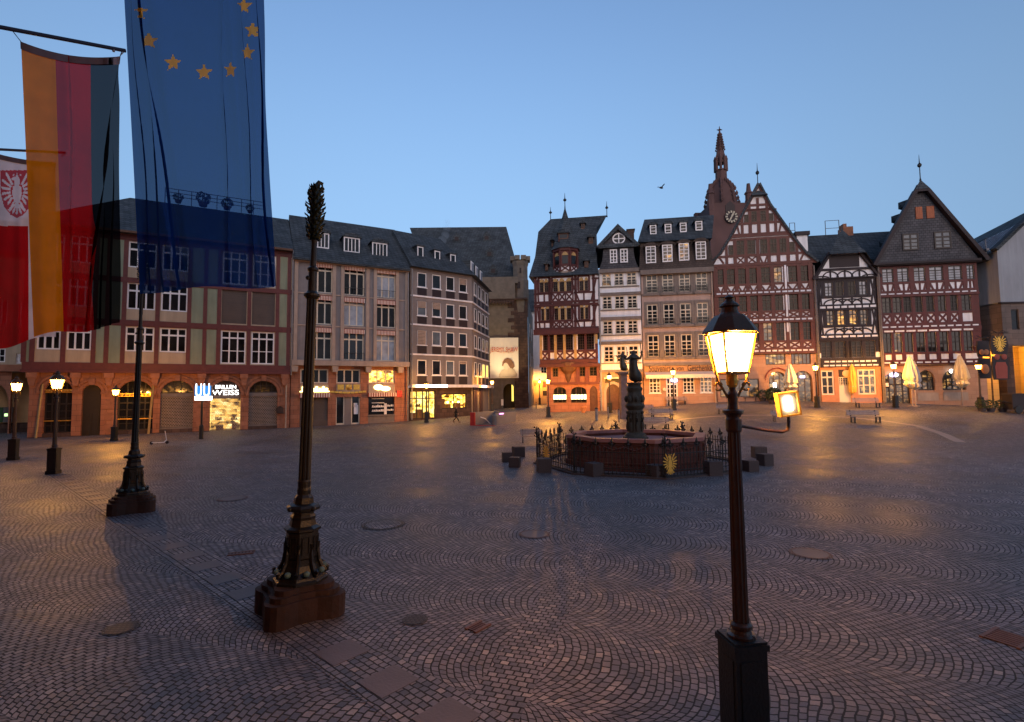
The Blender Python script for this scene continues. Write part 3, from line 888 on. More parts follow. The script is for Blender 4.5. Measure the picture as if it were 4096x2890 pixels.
def mesh_grille(B, a, b, z0, z1, y):
    """roller grille of small links: a real lattice"""
    mb = MB()
    st = .17
    n = max(2, int((b - a) / st)); m = max(2, int((z1 - z0) / .12))
    for j in range(m):
        z_ = z0 + (z1 - z0) * (j + .5) / m
        mb.box(a, b, y, y + .02, z_ - .018, z_ + .018)
        for i in range(n):
            x = a + (b - a) * (i + (.5 if j % 2 else 0) + .2) / n
            if x < b - .04: mb.box(x - .016, x + .016, y + .001, y + .019, z_ + .018, z_ + (z1 - z0) / m - .018)
    return B.part(mb, 'roller_grille', MT['stonewarm'])

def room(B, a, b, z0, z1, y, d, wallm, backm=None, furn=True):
    """lit shop room: walls, floor and ceiling glow by themselves, dark furniture in front"""
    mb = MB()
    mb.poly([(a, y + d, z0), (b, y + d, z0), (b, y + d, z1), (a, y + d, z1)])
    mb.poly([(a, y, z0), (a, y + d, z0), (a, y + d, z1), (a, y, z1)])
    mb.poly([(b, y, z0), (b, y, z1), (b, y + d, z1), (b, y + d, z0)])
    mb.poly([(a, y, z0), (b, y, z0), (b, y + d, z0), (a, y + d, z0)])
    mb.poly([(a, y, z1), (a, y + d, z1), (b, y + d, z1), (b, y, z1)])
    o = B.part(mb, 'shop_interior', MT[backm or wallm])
    if furn:
        f = MB()
        n = max(2, int((b - a) / .9))
        for k in range(n):
            x = a + (b - a) * (k + RND.uniform(.2, .6)) / n
            h = RND.uniform(.5, 1.1)
            f.box(x, x + RND.uniform(.3, .6), y + RND.uniform(.3, .9), y + 1.3, z0, z0 + h)
            f.box(x - .1, x + .5, y + d - .5, y + d - .1, z0 + 1.2, z0 + 1.26)
            for q in range(4): f.box(x + q * .13 - .1, x + q * .13, y + d - .4, y + d - .2, z0 + 1.26, z0 + 1.26 + RND.uniform(.15, .35))
        f.build('furnishings', MT['timber_brown'], o)
    return o

def bush(name, label, loc, r, group=None, cat='shrub', n=220):
    mb = MB()
    for k in range(n):
        v = Vector((RND.gauss(0, 1), RND.gauss(0, 1), RND.gauss(0, 1))).normalized() * r * RND.uniform(.55, 1.0) ** .5
        c = Vector((v.x, v.y, v.z * .9 + r * 1.25))
        s_ = r * RND.uniform(.12, .22)
        a = Vector((RND.gauss(0, 1), RND.gauss(0, 1), RND.gauss(0, 1))).normalized()
        b = a.cross(Vector((RND.gauss(0, 1), RND.gauss(0, 1), RND.gauss(0, 1)))).normalized()
        mb.add([c - a * s_, c + b * s_ * .6, c + a * s_, c - b * s_ * .6], [(0, 1, 2, 3)])
    root = thing(name, label, cat, tuple(loc), 0, group)
    mb.build('foliage', MT['leaf'], root)
    t = MB(); t.lathe([(r * .5, 0), (r * .62, r * .55), (r * .66, r * .55), (r * .6, r * .45)], 12)
    t.build('tub', MT['granite'], root)
    return root

# ================================================================== grey apartment house
def grey_apartment_house():
    p = on_line(1186, LA, LROW)
    B = Bld('grey_apartment_house', 'grey apartment house with striped awnings and three wide roof dormers', 'building', p.x, p.y, AL)
    U = lambda x, y=1300: B.u(z4(x, (y - 800) * 1.705))
    uL, uR = B.u((1168, 1300)), B.u((1634, 1300))
    Zc = lambda y: B.z(z4(535, y))
    z_e, zc1, zc0 = Zc(442), Zc(1100), Zc(1135)
    cols = [(238, 392), (460, 610), (685, 826)]
    rows = [(650, 452), (860, 668), (1095, 882)]
    holes = []; W = []
    for yb, yt in rows:
        for a, b in cols:
            r = (U(a), U(b), Zc(yb), Zc(yt)); holes.append(r); W.append(r)
    B.wall(uL, uR, zc0, z_e, holes, MT['greyplaster'], d=.45)
    for k, r in enumerate(W):
        a, b, c, e = r
        B.win((a, b, c, e - .28), 3, 1, 'wincream', ('glass_curt', 'glass_mid', 'glass_curt', 'glass')[(k * 5) % 4 if k % 3 else 1], rec=.3, tr=.84 if k < 6 else .74, bw=.12, fw_=.12)
        aw = MB()
        n = 14
        for q in range(n):
            aw.box(a + (b - a) * q / n, a + (b - a) * (q + .5) / n, -.06, .02, e - .48, e - .05)
        aw.box(a, b, -.02, .28, e - .3, e)
        B.part(aw, 'window_awning', MT['awn_red'])
        st = MB()
        for q in range(n): st.box(a + (b - a) * (q + .5) / n, a + (b - a) * (q + 1) / n, -.06, .02, e - .46, e - .05)
        B.part(st, 'awning_stripes', MT['awning'])
    # balcony chairs and planter boxes at a few windows
    for k in (1, 2, 7):
        rl = MB(); a, b, c, e = W[k]
        for q in range(7): rl.box(a + (b - a) * q / 6 - .015, a + (b - a) * q / 6 + .015, -.03, 0, c, c + .7)
        rl.box(a, b, -.04, .01, c + .7, c + .74); B.part(rl, 'window_railing', MT['iron'])
    tr = MB()
    for x in (140, 400, 458, 630, 682, 832, 896):
        u = U(x); tr.box(u - .16, u + .16, -.12, .02, zc1, z_e)
    for yb, yt in rows: tr.box(uL, uR, -.07, .02, Zc(yb) - .22, Zc(yb) - .1)
    tr.box(uL, uR, -.5, .05, zc0, zc1); tr.box(uL, uR, -.3, .05, z_e - .25, z_e)
    B.part(tr, 'stone_framing', MT['stonewarm'])
    # shop storey
    zg = B.z(z4(500, 1535))
    Y = lambda y: B.z(z4(500, y))
    piers = [(120, 172), (365, 416), (588, 640), (820, 905)]
    bays = [(172, 365), (420, 585), (640, 820)]
    Ub = lambda x: B.u(z4(x, 1350))
    bh = []
    for a, b in bays:
        bh.append((Ub(a), Ub(b), Y(1252), Y(1155)))
        bh.append((Ub(a), Ub(b), zg - .3, Y(1345)))
    B.wall(uL, uR, zg - 1.5, zc0, bh, MT['sand_red'], y=.25, d=.4, name='shop_wall', depth=9.9)
    for k, (a, b) in enumerate(bays):
        B.win((Ub(a), Ub(b), Y(1252), Y(1155)), 3, 1, 'wincream', 'litamber' if k == 2 else 'glass_mid', y=.25, rec=.15, bw=.12, fw_=.12)
        s_ = MB(); s_.box(Ub(a), Ub(b), .15, .26, Y(1318), Y(1258)); sb = B.part(s_, 'sign_board', MT['stonewarm'])
        uc, zc = (Ub(a) + Ub(b)) / 2, Y(1288)
        if k == 1:
            e = MB()
            for q in (-1, 0, 1): e.box(uc + q * .75 - .3, uc + q * .75 + .3, .08, .15, zc - .1, zc + .4); 
            for q in range(9): e.box(uc - 1.7 + q * .38, uc - 1.36 + q * .38, .10, .15, zc - .38 - .1 * math.sin(PI * q / 8), zc - .2 - .1 * math.sin(PI * q / 8))
            e.ball((uc, .1, zc + .15), .3, 8, 6, 1, .4)
            e.build('relief_emblem', MT['gold'], sb)
        else:
            e = MB()
            if k == 2:
                e.ball((uc - .35, .1, zc + .12), .34, 8, 6, 1.4, .3, .8); e.ball((uc + .35, .1, zc - .02), .28, 8, 6, 1.8, .3, .8)
            else:
                for q in range(8): e.box(uc - 1.1 + q * .3, uc - .9 + q * .3, .06, .12, zc - .25, zc + (.2 if q in (0, 4, 6) else .05))
                e.box(uc - 1.3, uc + 1.35, .08, .1, zc - .3, zc - .22)
            e.build('lit_lettering', MT['sign_warm'], sb)
        if k != 1:
            aw = MB(); n = 12
            a_, b_ = Ub(a) - .1, Ub(b) + .1
            for q in range(n): aw.prism([(a_ + (b_ - a_) * q / n, Y(1347)), (a_ + (b_ - a_) * (q + .5) / n, Y(1347)), (a_ + (b_ - a_) * (q + .5) / n, Y(1318)), (a_ + (b_ - a_) * q / n, Y(1318))], -.12, .1)
            ao = B.part(aw, 'shop_awning', MT['awn_red'])
            aw = MB()
            for q in range(n): aw.box(a_ + (b_ - a_) * (q + .5) / n, a_ + (b_ - a_) * (q + 1) / n, -.12, .1, Y(1345), Y(1318))
            aw.build('awning_stripes', MT['awning'], ao)
    a, b = map(Ub, bays[0])
    s_ = MB(); s_.box(a, b, .4, .46, zg + .55, Y(1350)); s_.box(a, b, .3, .62, zg - .5, zg + .55); B.part(s_, 'roller_shutter', MT['shutter'])
    a, b = map(Ub, bays[1])
    w_ = (b - a)
    for k, (q0, q1) in enumerate(((0, .36), (.64, 1))):
        d = MB(); y0 = .5
        x0, x1 = a + w_ * q0, a + w_ * q1
        d.box(x0, x0 + .1, y0, y0 + .08, zg, zg + 3.0); d.box(x1 - .1, x1, y0, y0 + .08, zg, zg + 3.0); d.box(x0, x1, y0, y0 + .08, zg + 2.92, zg + 3.05); d.box(x0, x1, y0, y0 + .08, zg, zg + .16)
        do = B.part(d, 'door', MT['wincream'])
        g_ = MB(); g_.poly([(x0, y0 + .05, zg), (x1, y0 + .05, zg), (x1, y0 + .05, zg + 4), (x0, y0 + .05, zg + 4)]); g_.build('pane', MT['glass'], do)
        if k == 1:
            n_ = MB(); n_.box(x0 + .25, x0 + .6, y0 + .02, y0 + .04, zg + 1.7, zg + 2.1); n_.box(x1 - .55, x1 - .15, y0 + .02, y0 + .04, zg + 1.0, zg + 1.9); n_.build('door_notice', MT['white'], do)
    m_ = MB(); m_.box(a + w_ * .36, a + w_ * .64, .45, .6, zg, zg + 4); B.part(m_, 'entrance_pillar', MT['bconc'])
    a, b = map(Ub, bays[2])
    s_ = MB(); s_.box(a, b, .3, .62, zg - .5, zg + .75); s_.box(a - .05, b + .05, .2, .3, zg + .75, zg + .9); B.part(s_, 'shop_plinth', MT['stonegrey'])
    B.win((a, b, zg + .8, Y(1350)), 1, 1, 'winbrown', 'glass', y=.25, rec=.28, name='shop_window')
    sh = MB()
    for q in range(4): sh.box(a + .4, a + (b - a) * .62, .44, .5, zg + 1.2 + q * .42, zg + 1.26 + q * .42)
    for q in range(14): sh.box(a + .45 + .17 * q, a + .56 + .17 * q, .43, .5, zg + 1.26, zg + 1.26 + RND.uniform(.1, .2))
    for q in range(14): sh.box(a + .45 + .17 * q, a + .56 + .17 * q, .43, .5, zg + 1.68, zg + 1.68 + RND.uniform(.1, .2))
    sh.box(b - 1.0, b - .75, .43, .5, zg + .9, zg + 2.0)
    B.part(sh, 'shop_display', MT['white'])
    sg = MB(); u = Ub(853); sg.box(u - .28, u + .28, .14, .24, zg + 2.6, zg + 3.3); B.part(sg, 'red_wall_sign', MT['red'])
    cb = MB()
    for x in (130, 405, 632, 862):
        u = Ub(x) if x < 800 else Ub(852); cb.prism([(u - .3, zc0 - .02), (u + .3, zc0 - .02), (u + .22, zc0 - .6), (u - .22, zc0 - .6)], -.4, .25)
    B.part(cb, 'corbels', MT['stonewarm'])
    pipe(B, uR - .12, zg, z_e - .3, -.25); 
    zr = B.z(z4(535, 165), 5.5)
    B.roof(uL, uR, z_e, zr, MT['slate'], -.6, 11, yr=5.5)
    # wide dormers under eyebrow roofs
    for (a, b, t, bt) in ((258, 372, 222, 330), (466, 580, 255, 360), (660, 768, 292, 395)):
        off = 1.0
        a_, b_ = B.u(z4(a, (t + bt) / 2), off), B.u(z4(b, (t + bt) / 2), off)
        za, zb = B.z(z4((a + b) / 2, bt), off), B.z(z4((a + b) / 2, t), off)
        B.dormer(a_, b_, za, zb, off, 3.6, MT['slate'], MT['slate'], arch=.42, nx=4, nz=1)
    return B

# ================================================================== cafe corner house
def corner_cafe_house():
    A = on_line(1641, LA, LROW); D = Vector((1.355, 1, 0)).normalized(); ang = math.atan2(1, 1.355)
    B = Bld('corner_cafe_house', 'grey corner house with a brightly lit cafe and rows of small windows', 'building', A.x, A.y, ang)
    c0 = on_line(1889, A, D)
    uR = (c0 - A).length
    Zc = lambda y, x=340: B.z(z5(x, y))
    z_e = Zc(408)
    zg = Zc(1490)
    cols = [(305, 372), (412, 476), (512, 573), (605, 664)]
    rows = [(540, 435, 600), (745, 640, 805), (955, 850, 1018), (1172, 1062, 1238)]
    holes, dark, W = [], MB(), []
    zF0, zF1 = Zc(1262), Zc(1243)
    for i, (yb, yt, yp) in enumerate(rows):
        for j, (a, b) in enumerate(cols):
            u0, u1 = B.u(z5(a, (yb + yt) / 2)), B.u(z5(b, (yb + yt) / 2))
            r = (u0, u1, Zc(yb), Zc(yt)); holes.append(r); W.append((r, i, j))
            dark.box(u0, u1, -.02, .02, Zc(yp), Zc(yb) - .1)
    B.wall(0, uR, zF1, z_e, holes, MT['bconc'], d=.22, depth=9)
    B.part(dark, 'dark_panels', MT['timber_dark'])
    blinds = {(0, 3), (1, 0), (1, 1), (2, 0), (3, 3)}
    for r, i, j in W:
        w = B.win(r, 1, 1, 'winwhite', ('glass', 'glass_mid', 'glass', 'glass_curt2', 'glass_mid')[(i * 3 + j * 2) % 5], rec=.06, fw_=.10, sill=.06)
        if (i, j) in blinds:
            bl = MB(); f = .55 if (i, j) != (2, 0) else .02
            if (i, j) == (3, 3): f = .8
            n = int((1 - f) * 10) + 1
            for k in range(n):
                zz = r[2] + (r[3] - r[2]) * (f + (1 - f) * k / n)
                bl.box(r[0] + .06, r[1] - .06, .02, .05, zz, zz + (r[3] - r[2]) * (1 - f) / n * .8)
            bl.build('blind', MT['stonewarm'], w)
    bd = MB()
    for yb, yt, yp in rows[:3]: bd.box(0, uR + .1, -.1, .02, Zc(yp + 12), Zc(yp + 1))
    bd.box(-.1, uR + .5, -.6, .05, zF0, zF1 + .02)
    B.part(bd, 'white_bands', MT['white'])
    # cafe front
    Ug = lambda x: B.u(z5(x, 1380))
    h1 = (Ug(262), Ug(440), zg + .02, Zc(1285)); h2 = (Ug(487), Ug(665), zg + 1.0, Zc(1308))
    B.wall(0, uR, zg - 1.2, zF0, [h1, h2], MT['sand_dark'], y=.15, d=.3, name='shop_wall', depth=8.9)
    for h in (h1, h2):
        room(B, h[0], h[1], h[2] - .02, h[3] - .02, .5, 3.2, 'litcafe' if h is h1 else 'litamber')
    fr = MB()
    for h, n in ((h1, 4), (h2, 2)):
        for k in range(n + 1):
            x = h[0] + (h[1] - h[0]) * k / n; fr.box(x - .05, x + .05, .28, .36, h[2], h[3])
        fr.box(h[0], h[1], .28, .36, h[3] - .1, h[3]); fr.box(h[0], h[1], .27, .37, h[2], h[2] + .1)
    fr.box(h1[0], h1[1], .27, .37, h1[3] - .85, h1[3] - .75)
    B.part(fr, 'shop_frame', MT['timber_dark'])
    pn = MB()
    for k in range(4): pn.ball((h2[0] + (h2[1] - h2[0]) * (.2 + .22 * k), 1.2, h2[3] - .95), .13, 8, 6)
    B.part(pn, 'pendant_lamps', MT['sign_warm'])
    sg = MB(); sg.box(Ug(275), Ug(500), -.68, -.61, zF0 + .03, zF1 - .02); so = B.part(sg, 'shop_sign', MT['sign_violet'])
    lettering('KAFFEE', .45, MT['sign_warm'], so, ((Ug(415) + Ug(500)) / 2, -.72, (zF0 + zF1) / 2), width=Ug(498) - Ug(418))
    # receding side face
    D2 = Vector((.164, 1, 0)).normalized(); a2 = math.atan2(1, .164)
    S = Bld(None, None, None, c0.x, c0.y, a2, root=B.root)
    S.z0 = B.z0; S.O = Vector((c0.x, c0.y, B.z0))
    c1 = on_line(1957, c0, D2); L = (c1 - c0).length
    M4 = Matrix.Translation(c0 - A) if False else None
    sroot = None
    # the side face is built in its own frame, then brought into the house's frame
    def side(mb, name, mat, parent=None):
        rel = Matrix.Rotation(-ang, 4, 'Z') @ Matrix.Translation(Vector((c0.x - A.x, c0.y - A.y, 0))) @ Matrix.Rotation(a2, 4, 'Z')
        mb.v = [tuple(rel @ Vector(v)) for v in mb.v]
        return mb.build(name, mat, parent or B.root)
    wl = MB()
    wl.poly([(0, 0, zF1), (L, 0, zF1), (L, 0, z_e), (0, 0, z_e)]); wl.poly([(0, .15, zg - 1.2), (L, .15, zg - 1.2), (L, .15, zF0), (0, .15, zF0)])
    wl.poly([(L, 0, zg - 1.2), (L, 8, zg - 1.2), (L, 8, z_e), (L, 0, z_e)]); wl.poly([(0, 0, z_e), (L, 0, z_e), (L, 8, z_e), (0, 8, z_e)])
    side(wl, 'side_wall', MT['bconc'])
    scol = [(716, 731), (745, 761), (772, 789), (799, 814)]
    sr = [(1165, 1075), (980, 885), (800, 700), (605, 515)]
    su = []
    for a, b in scol:
        def uu(x):
            q = on_line(z5(x, 900)[0], c0, D2); return (q - c0).length
        su.append((uu(a), uu(b)))
    for i, (yb, yt, yp) in enumerate(rows):
        za, zb, zp_ = Zc(yb), Zc(yt), Zc(yp)
        for j, (a, b) in enumerate(su):
            f = MB(); f.box(a, a + .1, -.05, .01, za, zb); f.box(b - .1, b, -.05, .01, za, zb); f.box(a, b, -.05, .01, zb - .1, zb); f.box(a - .05, b + .05, -.12, .01, za - .08, za + .08)
            w = side(f, 'window', MT['winwhite'])
            g_ = MB(); g_.poly([(a, -.02, za), (b, -.02, za), (b, -.02, zb), (a, -.02, zb)])
            side(g_, 'pane', MT['lityellow' if (i == 3 and j >= 2) else 'glass'], w)
        dk = MB()
        for a, b in su: dk.box(a, b, -.02, .01, zp_, za - .1)
        side(dk, 'dark_panels', MT['timber_dark'])
    bd = MB()
    for yb, yt, yp in rows[:3]: bd.box(0, L, -.1, .02, Zc(yp + 12), Zc(yp + 1))
    bd.box(-.2, L, -.6, .05, zF0, zF1 + .02)
    side(bd, 'white_bands', MT['white'])
    dr = MB()
    for a, b in ((L * .1, L * .3), (L * .45, L * .62)): dr.box(a, b, .05, .16, zg, zg + 3.4)
    side(dr, 'shop_door', MT['winbrown'])
    sg = MB(); sg.box(L * .25, L * .5, -.68, -.61, zF0 + .03, zF1 - .02); side(sg, 'shop_sign', MT['sign_violet'])
    # hipped roof
    off = 4.5
    zr = B.z(z5(250, 150), off)
    ul = -.1
    rm = MB()
    q = lambda u, y, z: (u, y, z)
    rel = Matrix.Rotation(-ang, 4, 'Z') @ Matrix.Translation(Vector((c0.x - A.x, c0.y - A.y, 0))) @ Matrix.Rotation(a2, 4, 'Z')
    far = rel @ Vector((L, -.5, z_e)); far_b = rel @ Vector((L, 8, z_e)); cor = Vector((uR + .25, -.6, z_e))
    uh = B.u(z5(470, 205), off)
    rid0 = Vector((ul, off, zr)); rid1 = Vector((uh, off, zr)); rid2 = rel @ Vector((L, 4.2, zr - .6))
    rm.add([(ul, -.6, z_e), cor, rid1, rid0, far, rid2, far_b, (ul, 9, z_e)], [(0, 1, 2, 3), (1, 4, 5, 2), (4, 6, 5), (3, 2, 5, 6, 7), (0, 3, 7), (0, 7, 6, 4, 1)])
    B.part(rm, 'roof', MT['slate'])
    for (a, b, t, bt) in ((302, 349, 245, 330), (426, 470, 276, 358), (539, 582, 302, 382)):
        o_ = 1.1
        a_, b_ = B.u(z5(a, t), o_), B.u(z5(b, t), o_)
        za, zb = B.z(z5((a + b) / 2, bt), o_), B.z(z5((a + b) / 2, t), o_)
        B.dormer(a_, b_, za, zb, o_, 2.6, MT['slate'], MT['slate'], nx=1, nz=1)
    for k, f in enumerate((.16, .42, .68)):
        d = MB(); a, b = L * f, L * f + 1.2
        d.box(a, b, .5, 3.0, z_e + .1, z_e + 2.3)
        do = side(d, 'dormer', MT['slate'])
        d = MB(); d.box(a + .05, b - .05, .42, .498, z_e + .5, z_e + 2.2); wf = side(d, 'window_frame', MT['winwhite'], do)
        d = MB(); d.box(a + .2, b - .2, .40, .418, z_e + .65, z_e + 2.05); side(d, 'pane', MT['glass_curt'], do)
    ch = MB(); u = B.u(z5(580, 280), off); 
    pipe(B, .1, zg, z_e - .2, -.2)
    return B

# ================================================================== stone house with battlements, and the white house behind
def stone_house():
    Y0 = 74.0
    a = at(1930, 1560, Y0)
    B = Bld('stone_battlement_house', 'old stone house with battlements, corner turret and tall slate roof', 'building', a.x, Y0, 0.0)
    Zc = lambda y, x=900: B.z(z5(x, y))
    U = lambda x, y=700: B.u(z5(x, y))
    zg = Zc(1402); zb0, zb1 = Zc(628), Zc(518)
    uL, uR = U(690), U(1098)
    ar = (U(918), U(1003), zg - .4, Zc(1235), 1.2)
    h2 = []
    B.wall(uL, uR, zg - 1.0, zb0, h2, MT['rubble'], arches=[ar], d=.6, depth=26)
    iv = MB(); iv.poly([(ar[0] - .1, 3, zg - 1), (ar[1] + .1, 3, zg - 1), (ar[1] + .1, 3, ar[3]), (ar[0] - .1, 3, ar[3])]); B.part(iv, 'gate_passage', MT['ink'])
    gl = MB(); gl.box(U(978), U(992), .9, 1.0, zg + .8, Zc(1240)); B.part(gl, 'lit_doorway', MT['lityellow'])
    lo = MB()
    lo.box(U(818), uR, -.12, .02, zg - 1.0, Zc(1197)) if False else None
    q = MB()                                           # dark quoins and base
    q.box(U(1000), uR + .03, -.1, .3, zg - 1, zb0)
    for k in range(12):
        z_ = Zc(900) + k * 1.05 - 1
        if z_ < zb0 - .6: q.box(U(1000) - (.9 if k % 2 else .45), U(1000) + .05, -.06, .02, z_, z_ + .6)
    B.part(q, 'quoins', MT['sand_dark'])
    bt = MB()
    bt.box(uL, U(1010), -.7, .3, zb0, zb1)
    st = U(880) - U(795)
    for x in (800, 890, 982):
        c = U(x); bt.box(c - .95, c + .95, -.7, .0, zb1, Zc(473))
    B.part(bt, 'battlements', MT['rubble'])
    fz = MB()
    for k in range(16):
        x = uL + (U(1000) - uL) * (k + .5) / 16; fz.prism([(x - .32, zb0), (x + .32, zb0), (x, zb0 - .9)], -.6, 0)
    fz.box(uL, uR, -.66, .0, zb0 - .12, zb0 + .12)
    B.part(fz, 'corbel_frieze', MT['sand_dark'])
    t = MB()                                           # corner turret
    uc = U(1050); r = (U(1108) - U(992)) / 2
    t.lathe([(r * .55, Zc(850)), (r * .98, Zc(700)), (r * 1.08, Zc(630)), (r * 1.08, Zc(490)), (r * .98, Zc(480)), (r * .98, Zc(385)), (r * 1.1, Zc(365)), (r * 1.1, Zc(345)), (r * .8, Zc(345))], 8, (uc, .9, 0), 0, 1, 1, PI / 8)
    for k in range(8):
        an = PI / 8 + k * PI / 4
        x, y = uc + r * 1.0 * math.cos(an), .9 + r * 1.0 * math.sin(an)
        t.box(x - .38, x + .38, y - .38, y + .38, Zc(346), Zc(316))
    to = B.part(t, 'corner_turret', MT['rubble'])
    sl = MB(); sl.box(uc - .12, uc + .12, .9 - r - .06, .9 - r + .3, Zc(440), Zc(405)); sl.box(uc - .55, uc - .05, .9 - r * 1.08 - .02, .9, Zc(552), Zc(505)); sl.build('turret_slit', MT['ink'], to)
    # side front along the lane
    D2 = math.atan2(1, .08)
    sd = MB()
    L = 24
    ex, ey = L * math.cos(D2), L * math.sin(D2)
    sd.add([(uR + .05, 0, zg - 1), (uR + .05 + ex, ey, zg - 1), (uR + .05 + ex, ey, zb0), (uR + .05, 0, zb0)], [(0, 1, 2, 3)])
    B.part(sd, 'side_wall', MT['rubble'])
    for k in range(3):
        sw = MB(); f0, f1 = .12 + .28 * k, .2 + .28 * k
        for z_ in (zg + 6, zg + 10.5):
            sw.add([(uR + .12 + ex * f0, ey * f0, z_), (uR + .12 + ex * f1, ey * f1, z_), (uR + .12 + ex * f1, ey * f1, z_ + 2), (uR + .12 + ex * f0, ey * f0, z_ + 2)], [(0, 1, 2, 3)])
        B.part(sw, 'side_windows', MT['glass'])
    # roof
    off = 8.0
    zr = B.z(z5(600, 108), off); ze = Zc(530)
    u0, u1 = B.u(z5(250, 115), off), B.u(z5(945, 104), off)
    ue = B.u(z5(1012, 310), 0)
    rm = MB()
    rm.add([(uL - 6, .6, ze), (uR - .6, .6, ze), (u1, off, zr), (u0, off, zr), (uL - 6, 15.4, ze), (uR - .6, 15.4, ze)], [(0, 1, 2, 3), (5, 4, 3, 2), (1, 5, 2), (4, 0, 3), (0, 4, 5, 1)])
    B.part(rm, 'roof', MT['slate'])
    for x, y in ((590, 188), (805, 182), (825, 297), (850, 418)):
        # small hooded dormers on the slope
        f = (530 - y) / (530 - 108); yy = .6 + (off - .6) * f - .15
        u, z_ = B.loc(z5(x, y), yy)
        d = MB(); d.prism([(u - .62, z_ - .7), (u + .62, z_ - .7), (u + .62, z_ + .1), (u, z_ + .95), (u - .62, z_ + .1)], yy - .5, yy + 1.2)
        do = B.part(d, 'roof_dormer', MT['slate'])
        d = MB(); d.box(u - .3, u + .3, yy - .54, yy - .502, z_ - .5, z_ + .1); d.build('dormer_opening', MT['ink'], do)
    # the tall banner on its front
    bn = thing('exhibition_banner', 'tall pale exhibition banner with red lettering hung on the stone house', 'banner', tuple(B.w2(U(828, 1050), -.25, Zc(1195))), 0)
    w_, h_ = U(1033, 1050) - U(828, 1050), Zc(905) - Zc(1195)
    m = MB()
    n = 10
    for k in range(n):
        a_, b_ = w_ * k / n, w_ * (k + 1) / n
        s0, s1 = .05 * math.sin(k * 1.7), .05 * math.sin((k + 1) * 1.7)
        m.add([(a_, s0, 0), (b_, s1, 0), (b_, s1, h_), (a_, s0, h_), (a_, s0 + .03, 0), (b_, s1 + .03, 0), (b_, s1 + .03, h_), (a_, s0 + .03, h_)], [(0, 1, 2, 3), (7, 6, 5, 4), (3, 2, 6, 7), (0, 4, 5, 1)])
    m.build('cloth', MT['banner'], bn)
    lettering('JEREMY SHAW', .95, MT['red_ink'], bn, (w_ * .5, -.10, h_ * .70), width=w_ * .97)
    lettering('Phase Shifting Index', .4, MT['red_ink2'], bn, (w_ * .56, -.10, h_ * .645), width=w_ * .55)
    hd = MB()                                          # printed figure: hair, face, shoulder as flat ink layers
    def blob(mb, pts, y): mb.prism([(w_ * x, h_ * z) for x, z in pts], y, y + .012)
    s_ = MB(); blob(s_, [(.30, .02), (.92, .02), (.95, .10), (.86, .19), (.74, .24), (.55, .24), (.40, .18), (.32, .10)], -.085); s_.build('printed_shoulder', MT['print_pale'], bn)
    s_ = MB(); blob(s_, [(.42, .30), (.44, .40), (.52, .47), (.62, .50), (.74, .46), (.82, .38), (.86, .28), (.80, .23), (.70, .25), (.64, .33), (.55, .37), (.50, .33), (.50, .29)], -.10); s_.build('printed_hair', MT['print_brown'], bn)
    s_ = MB(); blob(s_, [(.46, .29), (.49, .36), (.56, .385), (.63, .345), (.66, .26), (.60, .205), (.52, .21)], -.115); s_.build('printed_face', MT['print_face'], bn)
    return B

def white_lane_house():
    Y0 = 92.0
    a = at(2128, 1560, Y0)
    B = Bld('white_lane_house', 'plain white house at the end of the narrow lane, coloured orange at its foot as if lamplit', 'house', a.x, Y0, -.05)
    U = lambda x, y=1150: B.u(z6(x, y)); z6 = zm(2050, 800, 1.8)
    Zc = lambda y, x=190: B.z(z6(x, y))
    z_t, zg = Zc(800), Zc(1450)
    w1 = (U(203), U(246), Zc(1250), Zc(1200))
    B.wall(U(120), U(300), zg - 2, Zc(1300), [], MT['ochre'], y=.02, name='lower_wall', depth=9.9)  # orange lamplight on the white wall's foot is put into this colour
    B.wall(U(120), U(300), Zc(1300), z_t, [w1], MT['white'])
    B.win(w1, 2, 2, 'winwhite', 'glass')
    B.roof(U(110), U(310), z_t, z_t + 5, MT['slate'])
    s_ = MB(); s_.box(U(214), U(246), -.05, .0, Zc(1410), Zc(1375)); B.part(s_, 'cellar_window', MT['ink'])
    s_ = MB(); s_.box(U(216), U(238), -.06, .0, Zc(1350), Zc(1310)); B.part(s_, 'red_wall_sign', MT['awn_red'])
    s_ = MB()
    for k in range(3): s_.box(U(150), U(150 + 28 - 6 * k), -.03, .0, Zc(1322 + 9 * k), Zc(1318 + 9 * k))
    B.part(s_, 'wall_writing', MT['ink'])
    m = MB()
    p = gnd(*z6(195, 1445))
    return B
# ================================================================== east side of the square
def east(px, name, label, cat='house', shift=0.0):
    p = on_line(px, OA + Vector((0, shift, 0)), OROW)
    return Bld(name, label, cat, p.x, p.y, AO)

